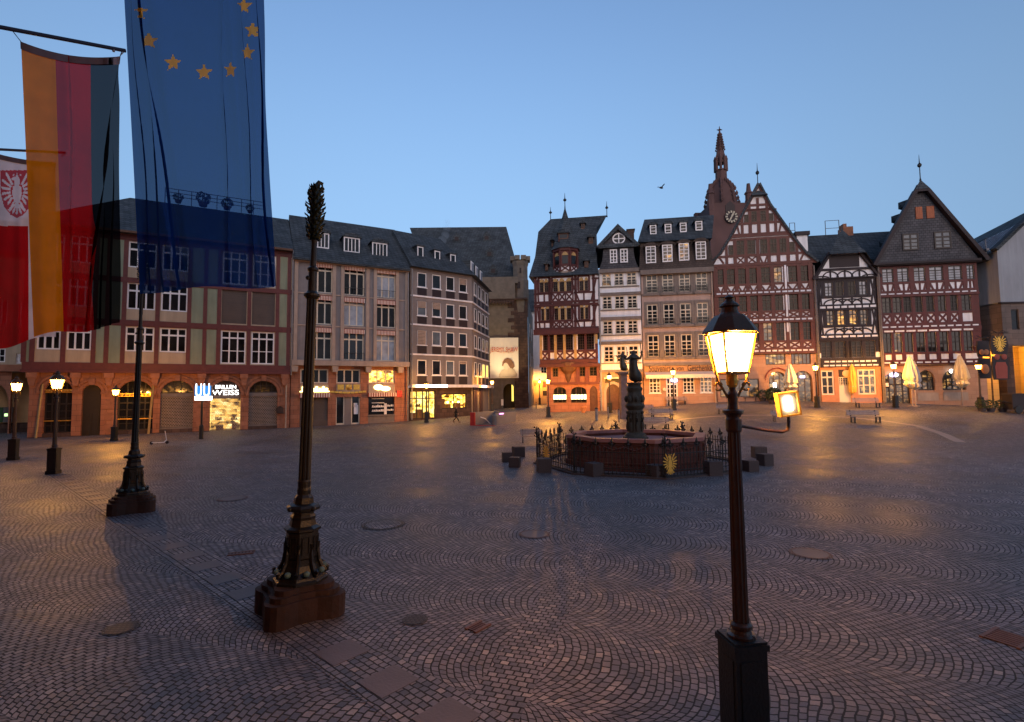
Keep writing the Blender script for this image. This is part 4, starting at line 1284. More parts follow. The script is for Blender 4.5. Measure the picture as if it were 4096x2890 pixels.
def oriel_house():
    B = east(2163, 'oriel_timber_house', 'white and dark red timber house with an oriel turret in its steep slate roof')
    UB = lambda x, y=500, off=0: B.u(zB(x, y), off)
    UA = lambda x, y=1400, off=0: B.u(zA(x, y), off)
    ZB = lambda y, x=700, off=0: B.z(zB(x, y), off)
    ZA = lambda y, x=700, off=0: B.z(zA(x, y), off)
    z6 = zm(2050, 800, 1.8)
    oj = -.55                                            # jettied upper storeys
    uL, uR = UB(150, 500, oj), UB(1178, 500, oj)
    z_e = ZA(1300, 700, oj)
    J1, J0 = ZB(672, 700, oj), ZB(715, 700, oj)            # lower edge of the white storeys
    # upper storeys
    top = B.rects(zA, [(235, 298), (310, 372), (450, 522), (552, 628), (662, 742), (872, 936), (955, 1008)], 1390, 1545, 600, oj)
    mid = B.rects(zB, [(258, 306), (335, 388), (470, 532), (568, 634), (668, 738), (884, 940), (962, 1012)], 335, 520, 600, oj)
    B.wall(uL, uR, J1, z_e, top + mid, MT['white'], y=oj, depth=11)
    for r in top + mid: B.win(r, 2, 4, 'winbrown', 'glass_mid', y=oj, bw=.045, fw_=.07)
    t, gold = MB(), MB()
    yb = oj - .06
    def bx(a, b, c, d, y0=yb): t.box(a, b, y0, oj + .02, c, d)
    for rr, zlo, zhi, zp in ((top, ZA(1330, 700, oj) - .9, z_e, ZB(215, 600, oj)), (mid, ZB(270, 600, oj), ZB(270, 600, oj) + .2, ZB(640, 600, oj))):
        zb_, zt_ = rr[0][2], rr[0][3]
        zsill = zb_ - .12
        # groups of lights: frame, gilt shields above
        for grp in (rr[0:2], rr[2:5], rr[5:7]):
            a, b = grp[0][0], grp[-1][1]
            bx(a - .2, b + .2, zb_ - .22, zb_ - .01); bx(a - .2, b + .2, zt_ + .42, zt_ + .62)
            bx(a - .24, a - .01, zb_, zt_ + .42); bx(b + .01, b + .24, zb_, zt_ + .42)
            for g0, g1 in zip(grp, grp[1:]): gold.box(g0[1] + .01, g1[0] - .01, yb - .01, oj + .02, zb_, zt_ + .05)
            for g0 in grp:
                n = 8; uc = (g0[0] + g0[1]) / 2; hw = (g0[1] - g0[0]) / 2
                gold.prism([(uc + hw * math.cos(PI - PI * k / n), zt_ + .01 + .36 * math.sin(PI * k / n)) for k in range(n + 1)], yb - .02, oj)
        # panels under the windows
        c3 = rr[2:5]
        xs = [c3[0][0] - .15] + [(p_[1] + q_[0]) / 2 for p_, q_ in zip(c3, c3[1:])] + [c3[2][1] + .15]
        for a, b in zip(xs, xs[1:]):
            xbr(t, a + .06, b - .06, zp, zb_ - .2, .17, yb)
            bx(a - .07, a + .07, zp, zb_ - .2)
        bx(xs[-1] - .07, xs[-1] + .07, zp, zb_ - .2)
        bx(uL, xs[0] - .1, zb_ - .3, zb_ - .1); bx(xs[-1] + .1, uR - .3, zb_ - .3, zb_ - .1)
        # storey posts and slanting braces
        for u in (uL + .16, xs[0] - .24, xs[-1] + .30, UB(1108, 500, oj)): bx(u - .14, u + .14, zp, z_e if rr is top else ZB(240, 600, oj))
        for a, b in ((uL + .35, rr[0][0] - .15), (rr[6][1] + .9, rr[6][1] + .35)):
            t.beam(a, zt_ + .3, b, zp, .17, yb)
        t.beam(rr[1][1] + .62, zt_ + .3, rr[1][1] + .2, zp, .17, yb); t.beam(rr[5][0] - .95, zt_ + .3, rr[5][0] - .1, zp, .17, yb)
        for x in (rr[0][1] + .05, rr[6][0] - .1): bx(x - .08, x + .08, zp, zb_ - .2)
        bx(uL, uR, zp - .25, zp)
        bx(uL, uR, zp - .6, zp - .35, yb - .08)
        for a in (uL + .3, rr[1][1] + .3, rr[5][0] - .9, rr[6][1] + .4): bx(a, a + .8, zt_ + .1, zt_ + .28)
    bx(uL - .1, uR + .02, J0 - .25, J1 + .05, oj - .2)
    # projecting middle bay of the upper floors
    B.part(t, 'timber_frame', MT['timber_red']); B.part(gold, 'carved_window_arches', MT['timber_gold'])
    # first floor: long dark window band on brackets
    off = -.25
    fl = B.rects(zB, [(285, 375), (388, 468), (505, 612), (648, 768), (842, 958), (978, 1108)], 745, 1005, 600, off)
    zp0 = ZB(1150, 700, off); uL1, uR1 = UB(240, 900, off), UB(1160, 900, off)
    B.wall(uL1, uR1, zp0 - .4, J0, fl, MT['white'], y=off, depth=10.8)
    for r in fl: B.win(r, 3, 6, 'winbrown', 'glass_mid', y=off, bw=.035, fw_=.08)
    t, gold = MB(), MB()
    yb = off - .06
    zb_ = fl[0][2]
    t.box(uL1, uR1, yb, off + .02, fl[0][3], J0 - .25); t.box(uL1, uR1, yb - .03, off + .02, zb_ - .25, zb_ - .01)
    t.box(uL1, uR1, yb - .2, off + .02, zp0 - .55, zp0); t.box(uL1 - .05, uR1 + .1, yb - .35, off, zp0 - .85, zp0 - .5)
    es = [uL1 + .1] + [(p_[1] + q_[0]) / 2 for p_, q_ in zip(fl, fl[1:])] + [uR1 - .1]
    for k, u in enumerate(es):
        (gold if k in (0, 2, 3, 4) else t).box(u - .14, u + .14, yb - .04, off + .02, zp0, J0 - .3)
        if k in (0, 2, 3, 4, 6): gold.prism([(u - .13, J0 - .3), (u + .13, J0 - .3), (u + .13, J0 - 1.3), (u - .13, J0 - 1.3)], yb - .22, yb - .03)
    for a, b in zip(es, es[1:]):
        if b - a > .8: xbr(t, a + .16, b - .16, zp0 + .02, zb_ - .25, .18, yb)
    B.part(t, 'gallery_timber', MT['timber_red']); B.part(gold, 'carved_brackets', MT['timber_gold'])
    # ground floor and mezzanine
    uL0, uR0 = B.u(zB(345, 1400)), B.u(zB(1190, 1400))
    zg = B.z(z6(450, 1535)) - .1
    Z6 = lambda y, x=450: B.z(z6(x, y))
    mz = [(UB(440, 1330), UB(530, 1330), ZB(1430), ZB(1285)), (UB(868, 1330), UB(965, 1330), ZB(1430), ZB(1275)), (UB(1030, 1330), UB(1155, 1330), ZB(1425), ZB(1275))]
    U6 = lambda x: B.u(z6(x, 1420))
    ar = [(U6(293), U6(388), Z6(1463), Z6(1346), .55), (U6(420), U6(534), Z6(1463), Z6(1346), .6), (U6(556), U6(612), zg - .3, Z6(1342), .8)]
    B.wall(uL0, uR0, zg - 1.5, zp0 - .5, mz, MT['sand_red'], arches=ar, y=.05, name='lower_wall', depth=9.9)
    for r in mz: B.win(r, 2, 3, 'winbrown', 'glass', y=.05)
    for r in ar[:2]:
        B.win(r[:4], 3, 2, 'winbrown', 'glass_mid', y=.05, rec=.2, name='shop_window')
        s_ = MB(); n = 5
        for k in range(n):
            a = r[0] + (r[1] - r[0]) * (k + .12) / n; s_.box(a, a + (r[1] - r[0]) * .76 / n, -.02, .1, r[3] - 1.35, r[3] - .85)
        B.part(s_, 'lit_letters', MT['sign_lit'])
        s_ = MB(); s_.box(r[0] + .2, r[1] - .2, .15, .2, r[2] + .3, r[2] + .9); B.part(s_, 'window_display', MT['litdim'])
    d = MB(); r = ar[2]; d.box(r[0], r[1], .2, .26, zg - .3, r[3]); 
    for k in range(3): d.box(r[0] + .15, r[1] - .15, .17, .21, zg + .3 + k * 1.0, zg + 1.1 + k * 1.0)
    B.part(d, 'door', MT['wood_door'])
    # carved half-cone corbel of the bay
    k_ = MB()
    uc = UB(690, 1300); hw = (UB(830, 1300) - UB(520, 1300)) / 2
    zt, zb = ZB(1205), ZB(1525)
    prof = [(.10, zb), (hw * .28, zb + .5), (hw * .36, zb + (zt - zb) * .42), (hw * .75, zb + (zt - zb) * .62), (hw, zt - .3), (hw, zt)]
    k_.lathe(prof, 14, (uc, .05, 0), 0, 1, .75)
    B.part(k_, 'bay_corbel', MT['timber_brown'])
    t = MB()
    for x in (385, 845, 995, 1180):
        u = UB(x, 1350); t.box(u - .2, u + .2, -.12, .06, ZB(1525), zp0 - .5)
    t.box(uL0, uR0, -.16, .06, ZB(1535) - .15, ZB(1520)); t.box(uL0 - .1, uR0, -.3, .06, zp0 - .85, zp0 - .5)
    B.part(t, 'posts', MT['timber_rust'])
    wr = MB(); u = B.u(z6(635, 1420))
    for k in range(6): wr.box(u - .1, u + .1, -.02, .05, Z6(1450) + k * .42, Z6(1450) + k * .42 + .28)
    B.part(wr, 'wall_letters', MT['stonewarm'])
    # roof: steep, half-hipped at both ends
    ry = 4.6
    zr = ZA(360, 850, ry)
    ua, ub = B.u(zA(410, 408), ry), B.u(zA(1310, 310), ry)
    zh = ZA(550, 320, 2.5)
    m = MB()
    y0, y1 = oj - .45, 10.5
    zf = z_e
    a = (uL - .5, y0, zf); b = (uR + .1, y0, zf)
    yh = y0 + (ry - y0) * (zh - zf) / (zr - zf)
    yk = y1 - (y1 - ry) * (zh - zf) / (zr - zf)
    fl_ = .9                                              # bell-cast eaves
    zm_ = zf + 1.6; ym = y0 + 1.45
    V = [a, b, (uR - .05, ym, zm_), (uL - .1, ym, zm_), (uR - .05, yh, zh), (uL + .1, yh, zh), (ub, ry, zr), (ua, ry, zr),
         (uL - .3, y1, zf), (uR + .1, y1, zf), (uR - .05, yk, zh), (uL + .1, yk, zh)]
    m.add(V, [(0, 1, 2, 3), (3, 2, 4, 5), (5, 4, 6, 7), (9, 8, 11, 10), (10, 11, 7, 6), (4, 10, 6), (11, 5, 7), (1, 9, 10, 4, 2), (8, 0, 3, 5, 11), (0, 8, 9, 1)])
    B.part(m, 'roof', MT['slate'])
    finial(B, ua, ry, zr - .2, 1.7); finial(B, ub, ry, zr - .2, 1.9)
    # small hooded dormers
    for x0, x1, yt, yb_ in ((300, 398, 1060, 1185), (400, 480, 690, 800), (870, 985, 410, 535), (990, 1118, 630, 760), (920, 1045, 1010, 1135)):
        f = (1290 - yb_) / (1290 - 360); yy = y0 + (ry - y0) * max(0, f) + .1
        u0, u1 = B.u(zA(x0, yb_), yy), B.u(zA(x1, yb_), yy); za = ZA(yb_, (x0 + x1) / 2, yy); zb2 = ZA(yt, (x0 + x1) / 2, yy)
        B.dormer(u0 + .2, u1 - .2, za, za + (zb2 - za) * .55, yy - .3, 2.0, MT['timber_brown'], MT['slate'], nx=2, nz=1, fm='winbrown', gm='glass_mid', gable=(zb2 - za) * .45)
    # polygonal oriel turret
    oy = .35
    uc = UA(640, 1000, oy - 1.3); r = (UA(822, 1000, oy - 1.3) - UA(460, 1000, oy - 1.3)) / 2 * 1.14
    Zo = lambda y: ZA(y, 640, oy - 1.3)
    m = MB(); m.lathe([(r * .75, Zo(1250)), (r * 1.0, Zo(1215)), (r * 1.0, Zo(1130))], 8, (uc, oy, 0), 0, 1, 1, PI / 8); tp = B.part(m, 'oriel_base', MT['white'])
    m = MB(); m.lathe([(r * .97, Zo(1130)), (r * .97, Zo(830))], 8, (uc, oy, 0), 0, 1, 1, PI / 8); B.part(m, 'oriel_turret', MT['timber_rust'])
    t, g_, wn = MB(), MB(), MB()
    for k in range(8):
        an = -PI / 2 + (k - 4) * PI / 4
        an0, an1 = an - PI / 8, an + PI / 8
        if abs(k - 4) > 2: continue
        P0 = Vector((uc + r * math.cos(an0), oy + r * math.sin(an0), 0)); P1 = Vector((uc + r * math.cos(an1), oy + r * math.sin(an1), 0))
        nrm = Vector((math.cos(an), math.sin(an), 0))
        def pt(f, z, o=.02): 
            q = P0.lerp(P1, f) + nrm * o; return (q.x, q.y, z)
        za, zb2 = Zo(1125), Zo(1220)
        t.bar(pt(.05, zb2), pt(.95, za), .14, .08, up=nrm); t.bar(pt(.05, za), pt(.95, zb2), .14, .08, up=nrm)
        t.bar(pt(0, zb2), pt(0, Zo(830)), .2, .1, up=nrm); t.bar(pt(1, zb2), pt(1, Zo(830)), .2, .1, up=nrm)
        t.bar(pt(0, za), pt(1, za), .2, .14, up=nrm); t.bar(pt(0, Zo(850)), pt(1, Zo(850)), .5, .2, up=nrm)
        wn.add([pt(.2, Zo(1100), .0), pt(.8, Zo(1100), .0), pt(.8, Zo(970), .0), pt(.2, Zo(970), .0)], [(0, 1, 2, 3)])
        g_.add([pt(.15, Zo(965), .03), pt(.85, Zo(965), .03), pt(.7, Zo(925), .03), pt(.5, Zo(905), .03), pt(.3, Zo(925), .03)], [(0, 1, 2, 3, 4)])
    B.part(t, 'oriel_timber', MT['timber_red']); B.part(g_, 'oriel_shields', MT['timber_gold']); B.part(wn, 'oriel_windows', MT['glass'])
    m = MB(); z0 = Zo(845)
    tip = Zo(110)
    m.lathe([(r * 1.2, z0), (r * 1.0, z0 + (tip - z0) * .1), (r * .78, z0 + (tip - z0) * .30), (r * .55, z0 + (tip - z0) * .50), (r * .36, z0 + (tip - z0) * .64), (r * .19, z0 + (tip - z0) * .80), (.08, z0 + (tip - z0) * .93), (.05, tip)], 8, (uc, oy, 0), 0, 1, 1, PI / 8)
    B.part(m, 'turret_spire', MT['slate']); finial(B, uc, oy, tip - .5, 2.0)
    zz = Zo(700); B.dormer(uc - .55 - .15, uc + .55 - .15, zz, Zo(600), oy - r * .8, 1.4, MT['timber_red'], MT['slate'], nx=1, nz=1, fm='timber', gm='glass', gable=.4)
    bx2 = MB(); bx2.box(uL + .0, uL + .02, oj, 8, J1, z_e)
    pipe(B, uR0 + .15, zg, z_e - .4, -.3)
    return B

def white_gable_house():
    B = east(2396, 'white_narrow_house', 'narrow white plastered house with a slate gable and grey storey bands')
    UB = lambda x, y=700: B.u(zB(x, y)); UA = lambda x, y=1350: B.u(zA(x, y))
    ZB = lambda y, x=1500: B.z(zB(x, y)); ZA = lambda y, x=1500: B.z(zA(x, y))
    uL, uR = UB(1185), UB(1865)
    z_e = ZA(1205)
    rows = [B.rects(zA, [(1232, 1375), (1430, 1575), (1628, 1782)], 1250, 1450, 1500),
            B.rects(zB, [(1242, 1388), (1438, 1590), (1640, 1795)], 140, 342, 1500),
            B.rects(zB, [(1250, 1398), (1448, 1600), (1648, 1804)], 535, 745, 1500),
            B.rects(zB, [(1268, 1418), (1470, 1610), (1660, 1815)], 940, 1195, 1500)]
    ztop0 = ZB(1345)
    B.wall(uL, uR, ztop0, z_e, [r for q in rows for r in q], MT['white'], d=.18)
    for q in rows:
        for k, r in enumerate(q): B.win(r, 2, 3, 'wincream', 'litdim' if (q is rows[0] and k == 0) or (q is rows[3] and k == 1) else 'glass', tr=.70, rec=.03, sill=.08, bw=.10)
    bd = MB()
    for a, b in ((85, 130), (475, 525), (865, 915), (1320, 1362)): bd.box(uL - .05, uR + .02, -.22, .02, ZB(b), ZB(a))
    bd.box(uL - .1, uR + .05, -.35, .02, z_e - .3, z_e + .1)
    for q in rows: bd.box(q[0][0] - .3, q[2][1] + .3, -.12, .01, q[0][2] - .2, q[0][2] - .09)
    B.part(bd, 'storey_bands', MT['stonegrey'])
    for q in rows:
        for r in q:
            rr = MB()
            for k in range(3): rr.box(r[0], r[1], -.05, -.03, r[2] + .12 + k * .16, r[2] + .15 + k * .16)
            rr.box(r[0] + .02, r[0] + .05, -.03, .0, r[2], r[2] + .47); rr.box(r[1] - .05, r[1] - .02, -.03, .0, r[2], r[2] + .47)
            B.part(rr, 'window_rail', MT['iron'])
    # slate storey with bell-cast sides and pediment
    zp = ZA(805); za = ZA(850)
    cx = (uL + uR) / 2
    n = 8
    w0 = (uR - uL) / 2 - .1; w1 = (UA(1745, 850) - UA(1258, 850)) / 2
    side = []
    for k in range(n + 1):
        f = k / n; side.append((w1 + (w0 - w1) * (1 - f) ** 2.2, z_e + .1 + (za - z_e - .1) * f))
    out = [(cx - w, z_) for w, z_ in side] + [(cx + w, z_) for w, z_ in reversed(side)]
    m = MB(); m.prism(out, .1, 9); B.part(m, 'slate_storey', MT['slate_wall'])
    for a, b in ((1358, 1475), (1522, 1645)):
        r = (UA(a, 980), UA(b, 980), ZA(1090), ZA(870))
        B.win(r, 2, 4, 'winwhite', 'glass', y=-.06, rec=.0, bw=.10, fw_=.12)
    zpk = ZA(492, 1490)
    m = MB(); m.prism([(cx - w0 * 1.02, zp), (cx + w0 * .98, zp), (cx, zpk - .3)], .0, 9); B.part(m, 'pediment', MT['slate_wall'])
    m = MB()
    m.prism([(cx - w0 * 1.14, zp - .2), (cx, zpk + .1), (cx + w0 * 1.1, zp - .2), (cx + w0 * .9, zp - .2), (cx, zpk - .5), (cx - w0 * .94, zp - .2)], -.35, 9.3)
    m.box(cx - w0 * 1.02, cx + w0 * 1.0, -.3, .1, za, zp + .12)
    B.part(m, 'roof', MT['slate'])
    m = MB(); c = (UA(1500, 703), ZA(703)); n = 20
    for k in range(n):
        a0, a1 = 2 * PI * k / n, 2 * PI * (k + 1) / n
        m.beam(c[0] + .62 * math.cos(a0), c[1] + .55 * math.sin(a0), c[0] + .62 * math.cos(a1), c[1] + .55 * math.sin(a1), .13, -.07, .02)
    m.box(c[0] - .6, c[0] + .6, -.05, .01, c[1] - .05, c[1] + .05); m.box(c[0] - .05, c[0] + .05, -.052, .01, c[1] - .5, c[1] + .5)
    w = B.part(m, 'round_window', MT['winwhite'])
    m = MB(); m.prism([(c[0] + .6 * math.cos(2 * PI * k / 16), c[1] + .53 * math.sin(2 * PI * k / 16)) for k in range(16)], -.03, -.005); m.build('pane', MT['glass'], w)
    m = MB(); a, b = B.u(zA(1640, 620), 4), B.u(zA(1745, 620), 4); m.box(a, b, 4, 5.2, B.z(zA(1690, 720), 4), B.z(zA(1690, 560), 4)); m.box(a - .12, b + .12, 3.9, 5.3, B.z(zA(1690, 560), 4), B.z(zA(1690, 548), 4)); B.part(m, 'chimney', MT['sand_dark'])
    # doors at street level
    z6 = zm(2050, 800, 1.8)
    zg = B.z(z6(720, 1515)) - .1
    U6 = lambda x: B.u(z6(x, 1400)); Z6 = lambda y: B.z(z6(720, y))
    ar = [(U6(676), U6(776), zg - .3, Z6(1328), .9), (U6(845), U6(905), zg - .3, Z6(1328), .7)]
    hb = [(U6(668), U6(780), Z6(1318), Z6(1285))]
    B.wall(uL, uR, zg - 1.5, ztop0, hb, MT['sand_pale'], arches=ar, y=.06, name='lower_wall', depth=9.9, d=.4)
    for r in ar:
        d = MB(); d.box(r[0], r[1], .35, .42, zg - .3, r[3])
        for k in range(7): d.box(r[0] + (r[1] - r[0]) * (k + .1) / 7, r[0] + (r[1] - r[0]) * (k + .9) / 7, .31, .36, zg, r[3] - .2)
        B.part(d, 'door', MT['wood_door'])
    m = MB()
    for r in ar:
        n = 12; uc = (r[0] + r[1]) / 2; hw = (r[1] - r[0]) / 2
        pts = [(uc + (hw + .14) * math.cos(PI - PI * k / n), r[3] - r[4] + (r[4] + .14) * math.sin(PI * k / n)) for k in range(n + 1)]
        for p, q in zip(pts, pts[1:]): m.beam(p[0], p[1], q[0], q[1], .28, -.06, .08)
        for e in (-1, 1): m.box(uc + e * (hw + .14) - .14, uc + e * (hw + .14) + .14, -.06, .08, zg - .4, r[3] - r[4])
    B.part(m, 'door_surround', MT['stonewarm'])
    s_ = MB(); s_.box(hb[0][0], hb[0][1], .3, .36, hb[0][2], hb[0][3]); B.part(s_, 'fanlight', MT['windark'])
    s_ = MB(); s_.box(U6(660), U6(790), -.5, .05, Z6(1288), Z6(1281)); B.part(s_, 'door_canopy', MT['awning'])
    pipe(B, uL + .12, zg, z_e, -.3)
    return B

def pink_house():
    B = east(2562, 'pink_plaster_house', 'wide salmon pink house with white sash windows, brown mansard roof and a souvenir shop awning')
    UC = lambda x, y=1250, o=0: B.u(zC(x, y), o); ZC = lambda y, x=640, o=0: B.z(zC(x, y), o)
    UP = lambda x, y=700: B.u(zP(x, y)); ZP = lambda y, x=640: B.z(zP(x, y))
    uL, uR = UC(100), UC(1238)
    z_e = ZC(1035)
    rows = [B.rects(zC, [(178, 362), (436, 618), (704, 885), (972, 1162)], 1100, 1395, 640),
            B.rects(zP, [(192, 365), (456, 632), (722, 900), (992, 1172)], 62, 388, 640),
            B.rects(zP, [(205, 382), (470, 644), (740, 915), (1010, 1190)], 556, 905, 640)]
    ztop0 = ZP(1055)
    B.wall(uL, uR, ztop0, z_e, [r for q in rows for r in q], MT['pink'], d=.2)
    tr = MB()
    for q in rows:
        for r in q:
            B.win(r, 2, 4, 'wincream', 'glass', tr=.68, rec=.03, bw=.09, fw_=.10)
            a, b, c, e = r; w = .28
            tr.box(a - w, a - .005, -.07, .02, c - .1, e + w); tr.box(b + .005, b + w, -.07, .02, c - .1, e + w); tr.box(a, b, -.068, .02, e + .005, e + w)
            tr.box(a - w - .1, b + w + .1, -.2, .02, c - .32, c - .08)
    tr.box(uL, uR, -.25, .02, ZP(1050), ZP(1010)); tr.box(uL - .1, uR + .1, -.5, .05, z_e - .5, z_e)
    B.part(tr, 'stone_frames', MT['stonegrey'])
    for q in rows:
        for r in q:
            rr = MB()
            for k in range(4): rr.box(r[0] - .05, r[1] + .05, -.12, -.09, r[2] + .08 + k * .17, r[2] + .11 + k * .17)
            for k in range(9): rr.box(r[0] + (r[1] - r[0]) * k / 8 - .015, r[0] + (r[1] - r[0]) * k / 8 + .015, -.115, -.095, r[2] - .02, r[2] + .62)
            B.part(rr, 'window_rail', MT['iron'])
    # mansard: steep brown lower slope, dark upper slope
    zk = ZC(545, 640, .9); zr = ZC(205, 640, 4.2)
    ua, ub = B.u(zC(150, 252), 4.2), B.u(zC(1262, 152), 4.2)
    m = MB(); m.add([(uL - .2, -.5, z_e), (uR + .15, -.5, z_e), (uR - .1, .9, zk), (uL + .1, .9, zk), (uL - .2, 10, z_e), (uR + .15, 10, z_e), (uR - .1, 9, zk), (uL + .1, 9, zk)],
                    [(0, 1, 2, 3), (5, 4, 7, 6), (1, 5, 6, 2), (4, 0, 3, 7), (0, 4, 5, 1)])
    B.part(m, 'mansard', MT['slate_brown'])
    m = MB(); m.add([(uL - .25, .35, zk - .3), (uR + .2, .35, zk - .3), (ub, 4.2, zr), (ua, 4.2, zr), (uL - .25, 9.4, zk - .3), (uR + .2, 9.4, zk - .3)], [(0, 1, 2, 3), (5, 4, 3, 2), (1, 5, 2), (4, 0, 3), (0, 4, 5, 1)])
    B.part(m, 'roof', MT['slate'])
    for k, (a, b, t, bt) in enumerate(((165, 340, 655, 935), (430, 605, 630, 915), (695, 872, 605, 895), (965, 1145, 580, 875))):
        o = -.25
        u0, u1 = UC(a, 780, o), UC(b, 780, o)
        za, zb = ZC(bt, (a + b) / 2, o), ZC(t, (a + b) / 2, o)
        B.dormer(u0, u1, za, zb, o, 1.8, MT['slate_brown'], MT['slate_brown'], arch=.35, nx=2, nz=5, gm='litdim' if k in (1, 2) else 'glass')
    for a, b, t, bt in ((232, 348, 318, 475), (470, 590, 300, 460), (712, 832, 280, 440), (962, 1085, 255, 412)):
        o = 1.6
        u0, u1 = UC(a, 400, o), UC(b, 400, o); za, zb = ZC(bt, (a + b) / 2, o), ZC(t, (a + b) / 2, o)
        B.dormer(u0, u1, za, zb, o, 2.0, MT['slate'], MT['slate'], arch=.3, nx=1, nz=3)
    # shop
    zg = ZP(1660) - .1
    zs0, zs1 = ZP(1140), ZP(1062)
    wn = [(UP(230, 1370), UP(410, 1370), ZP(1490), ZP(1245)), (UP(772, 1370), UP(955, 1370), ZP(1490), ZP(1235)), (UP(1045, 1370), UP(1235, 1370), ZP(1490), ZP(1225))]
    dr = (UP(500, 1370), UP(685, 1370), zg - .3, ZP(1245))
    B.wall(uL, uR, zg - 1.5, ztop0, wn + [dr], MT['sand_pale'], y=.05, name='lower_wall', depth=9.9)
    for k, r in enumerate(wn): B.win(r, 3, 3, 'winwhite', 'litshop' if k != 1 else 'glass_mid', y=.05, sill=.1, tr=.66, bw=.09, name='shop_window')
    B.win(dr, 3, 5, 'winwhite', 'glass_mid', y=.05, bw=.12, fw_=.14, tr=.78, name='shop_door')
    s_ = MB(); s_.box(UP(140), UP(1265), -.12, .05, zs0, zs1); so = B.part(s_, 'shop_sign', MT['sign_brown'])
    uA, uB_ = UP(210), UP(770); zc = (zs0 + zs1) / 2
    lettering('Souvenirs', 1.0, MT['ink'], so, ((UP(205) + UP(560)) / 2, -.15, zc), width=UP(555) - UP(210))
    lettering('von', .7, MT['ink'], so, (UP(705), -.15, zc), width=UP(765) - UP(650))
    lettering('Geschenke', 1.0, MT['ink'], so, ((UP(820) + UP(1225)) / 2, -.15, zc), width=UP(1220) - UP(825))
    aw = MB(); n = 26
    ua, ub = UP(140), UP(1262); za, zb = ZP(1205), ZP(1150)
    aw.add([(ua, .0, zb), (ub, .0, zb), (ub, -1.5, za), (ua, -1.5, za), (ua, .0, zb - .06), (ub, .0, zb - .06), (ub, -1.5, za - .06), (ua, -1.5, za - .06)], [(0, 3, 2, 1), (4, 5, 6, 7), (3, 7, 6, 2), (0, 4, 7, 3), (1, 2, 6, 5)])
    for k in range(n):
        a, b = ua + (ub - ua) * k / n, ua + (ub - ua) * (k + 1) / n; c = (a + b) / 2
        aw.prism([(a, za - .05), (a, za - .25), (c - .1, za - .38), (c + .1, za - .38), (b, za - .25), (b, za - .05)], -1.54, -1.5)
    B.part(aw, 'awning', MT['awning'])
    s_ = MB(); s_.ball((UP(595), -.6, ZP(1290)), .36, 10, 8, 1, .3, .6); B.part(s_, 'lit_sign', MT['sign_violet'])
    s_ = MB(); s_.ball((UP(450), -.1, ZP(1435)), .2, 8, 6); B.part(s_, 'wall_box', MT['awning'])
    pipe(B, uR - .1, zg, z_e - .3, -.25, 'stonewarm')
    return B

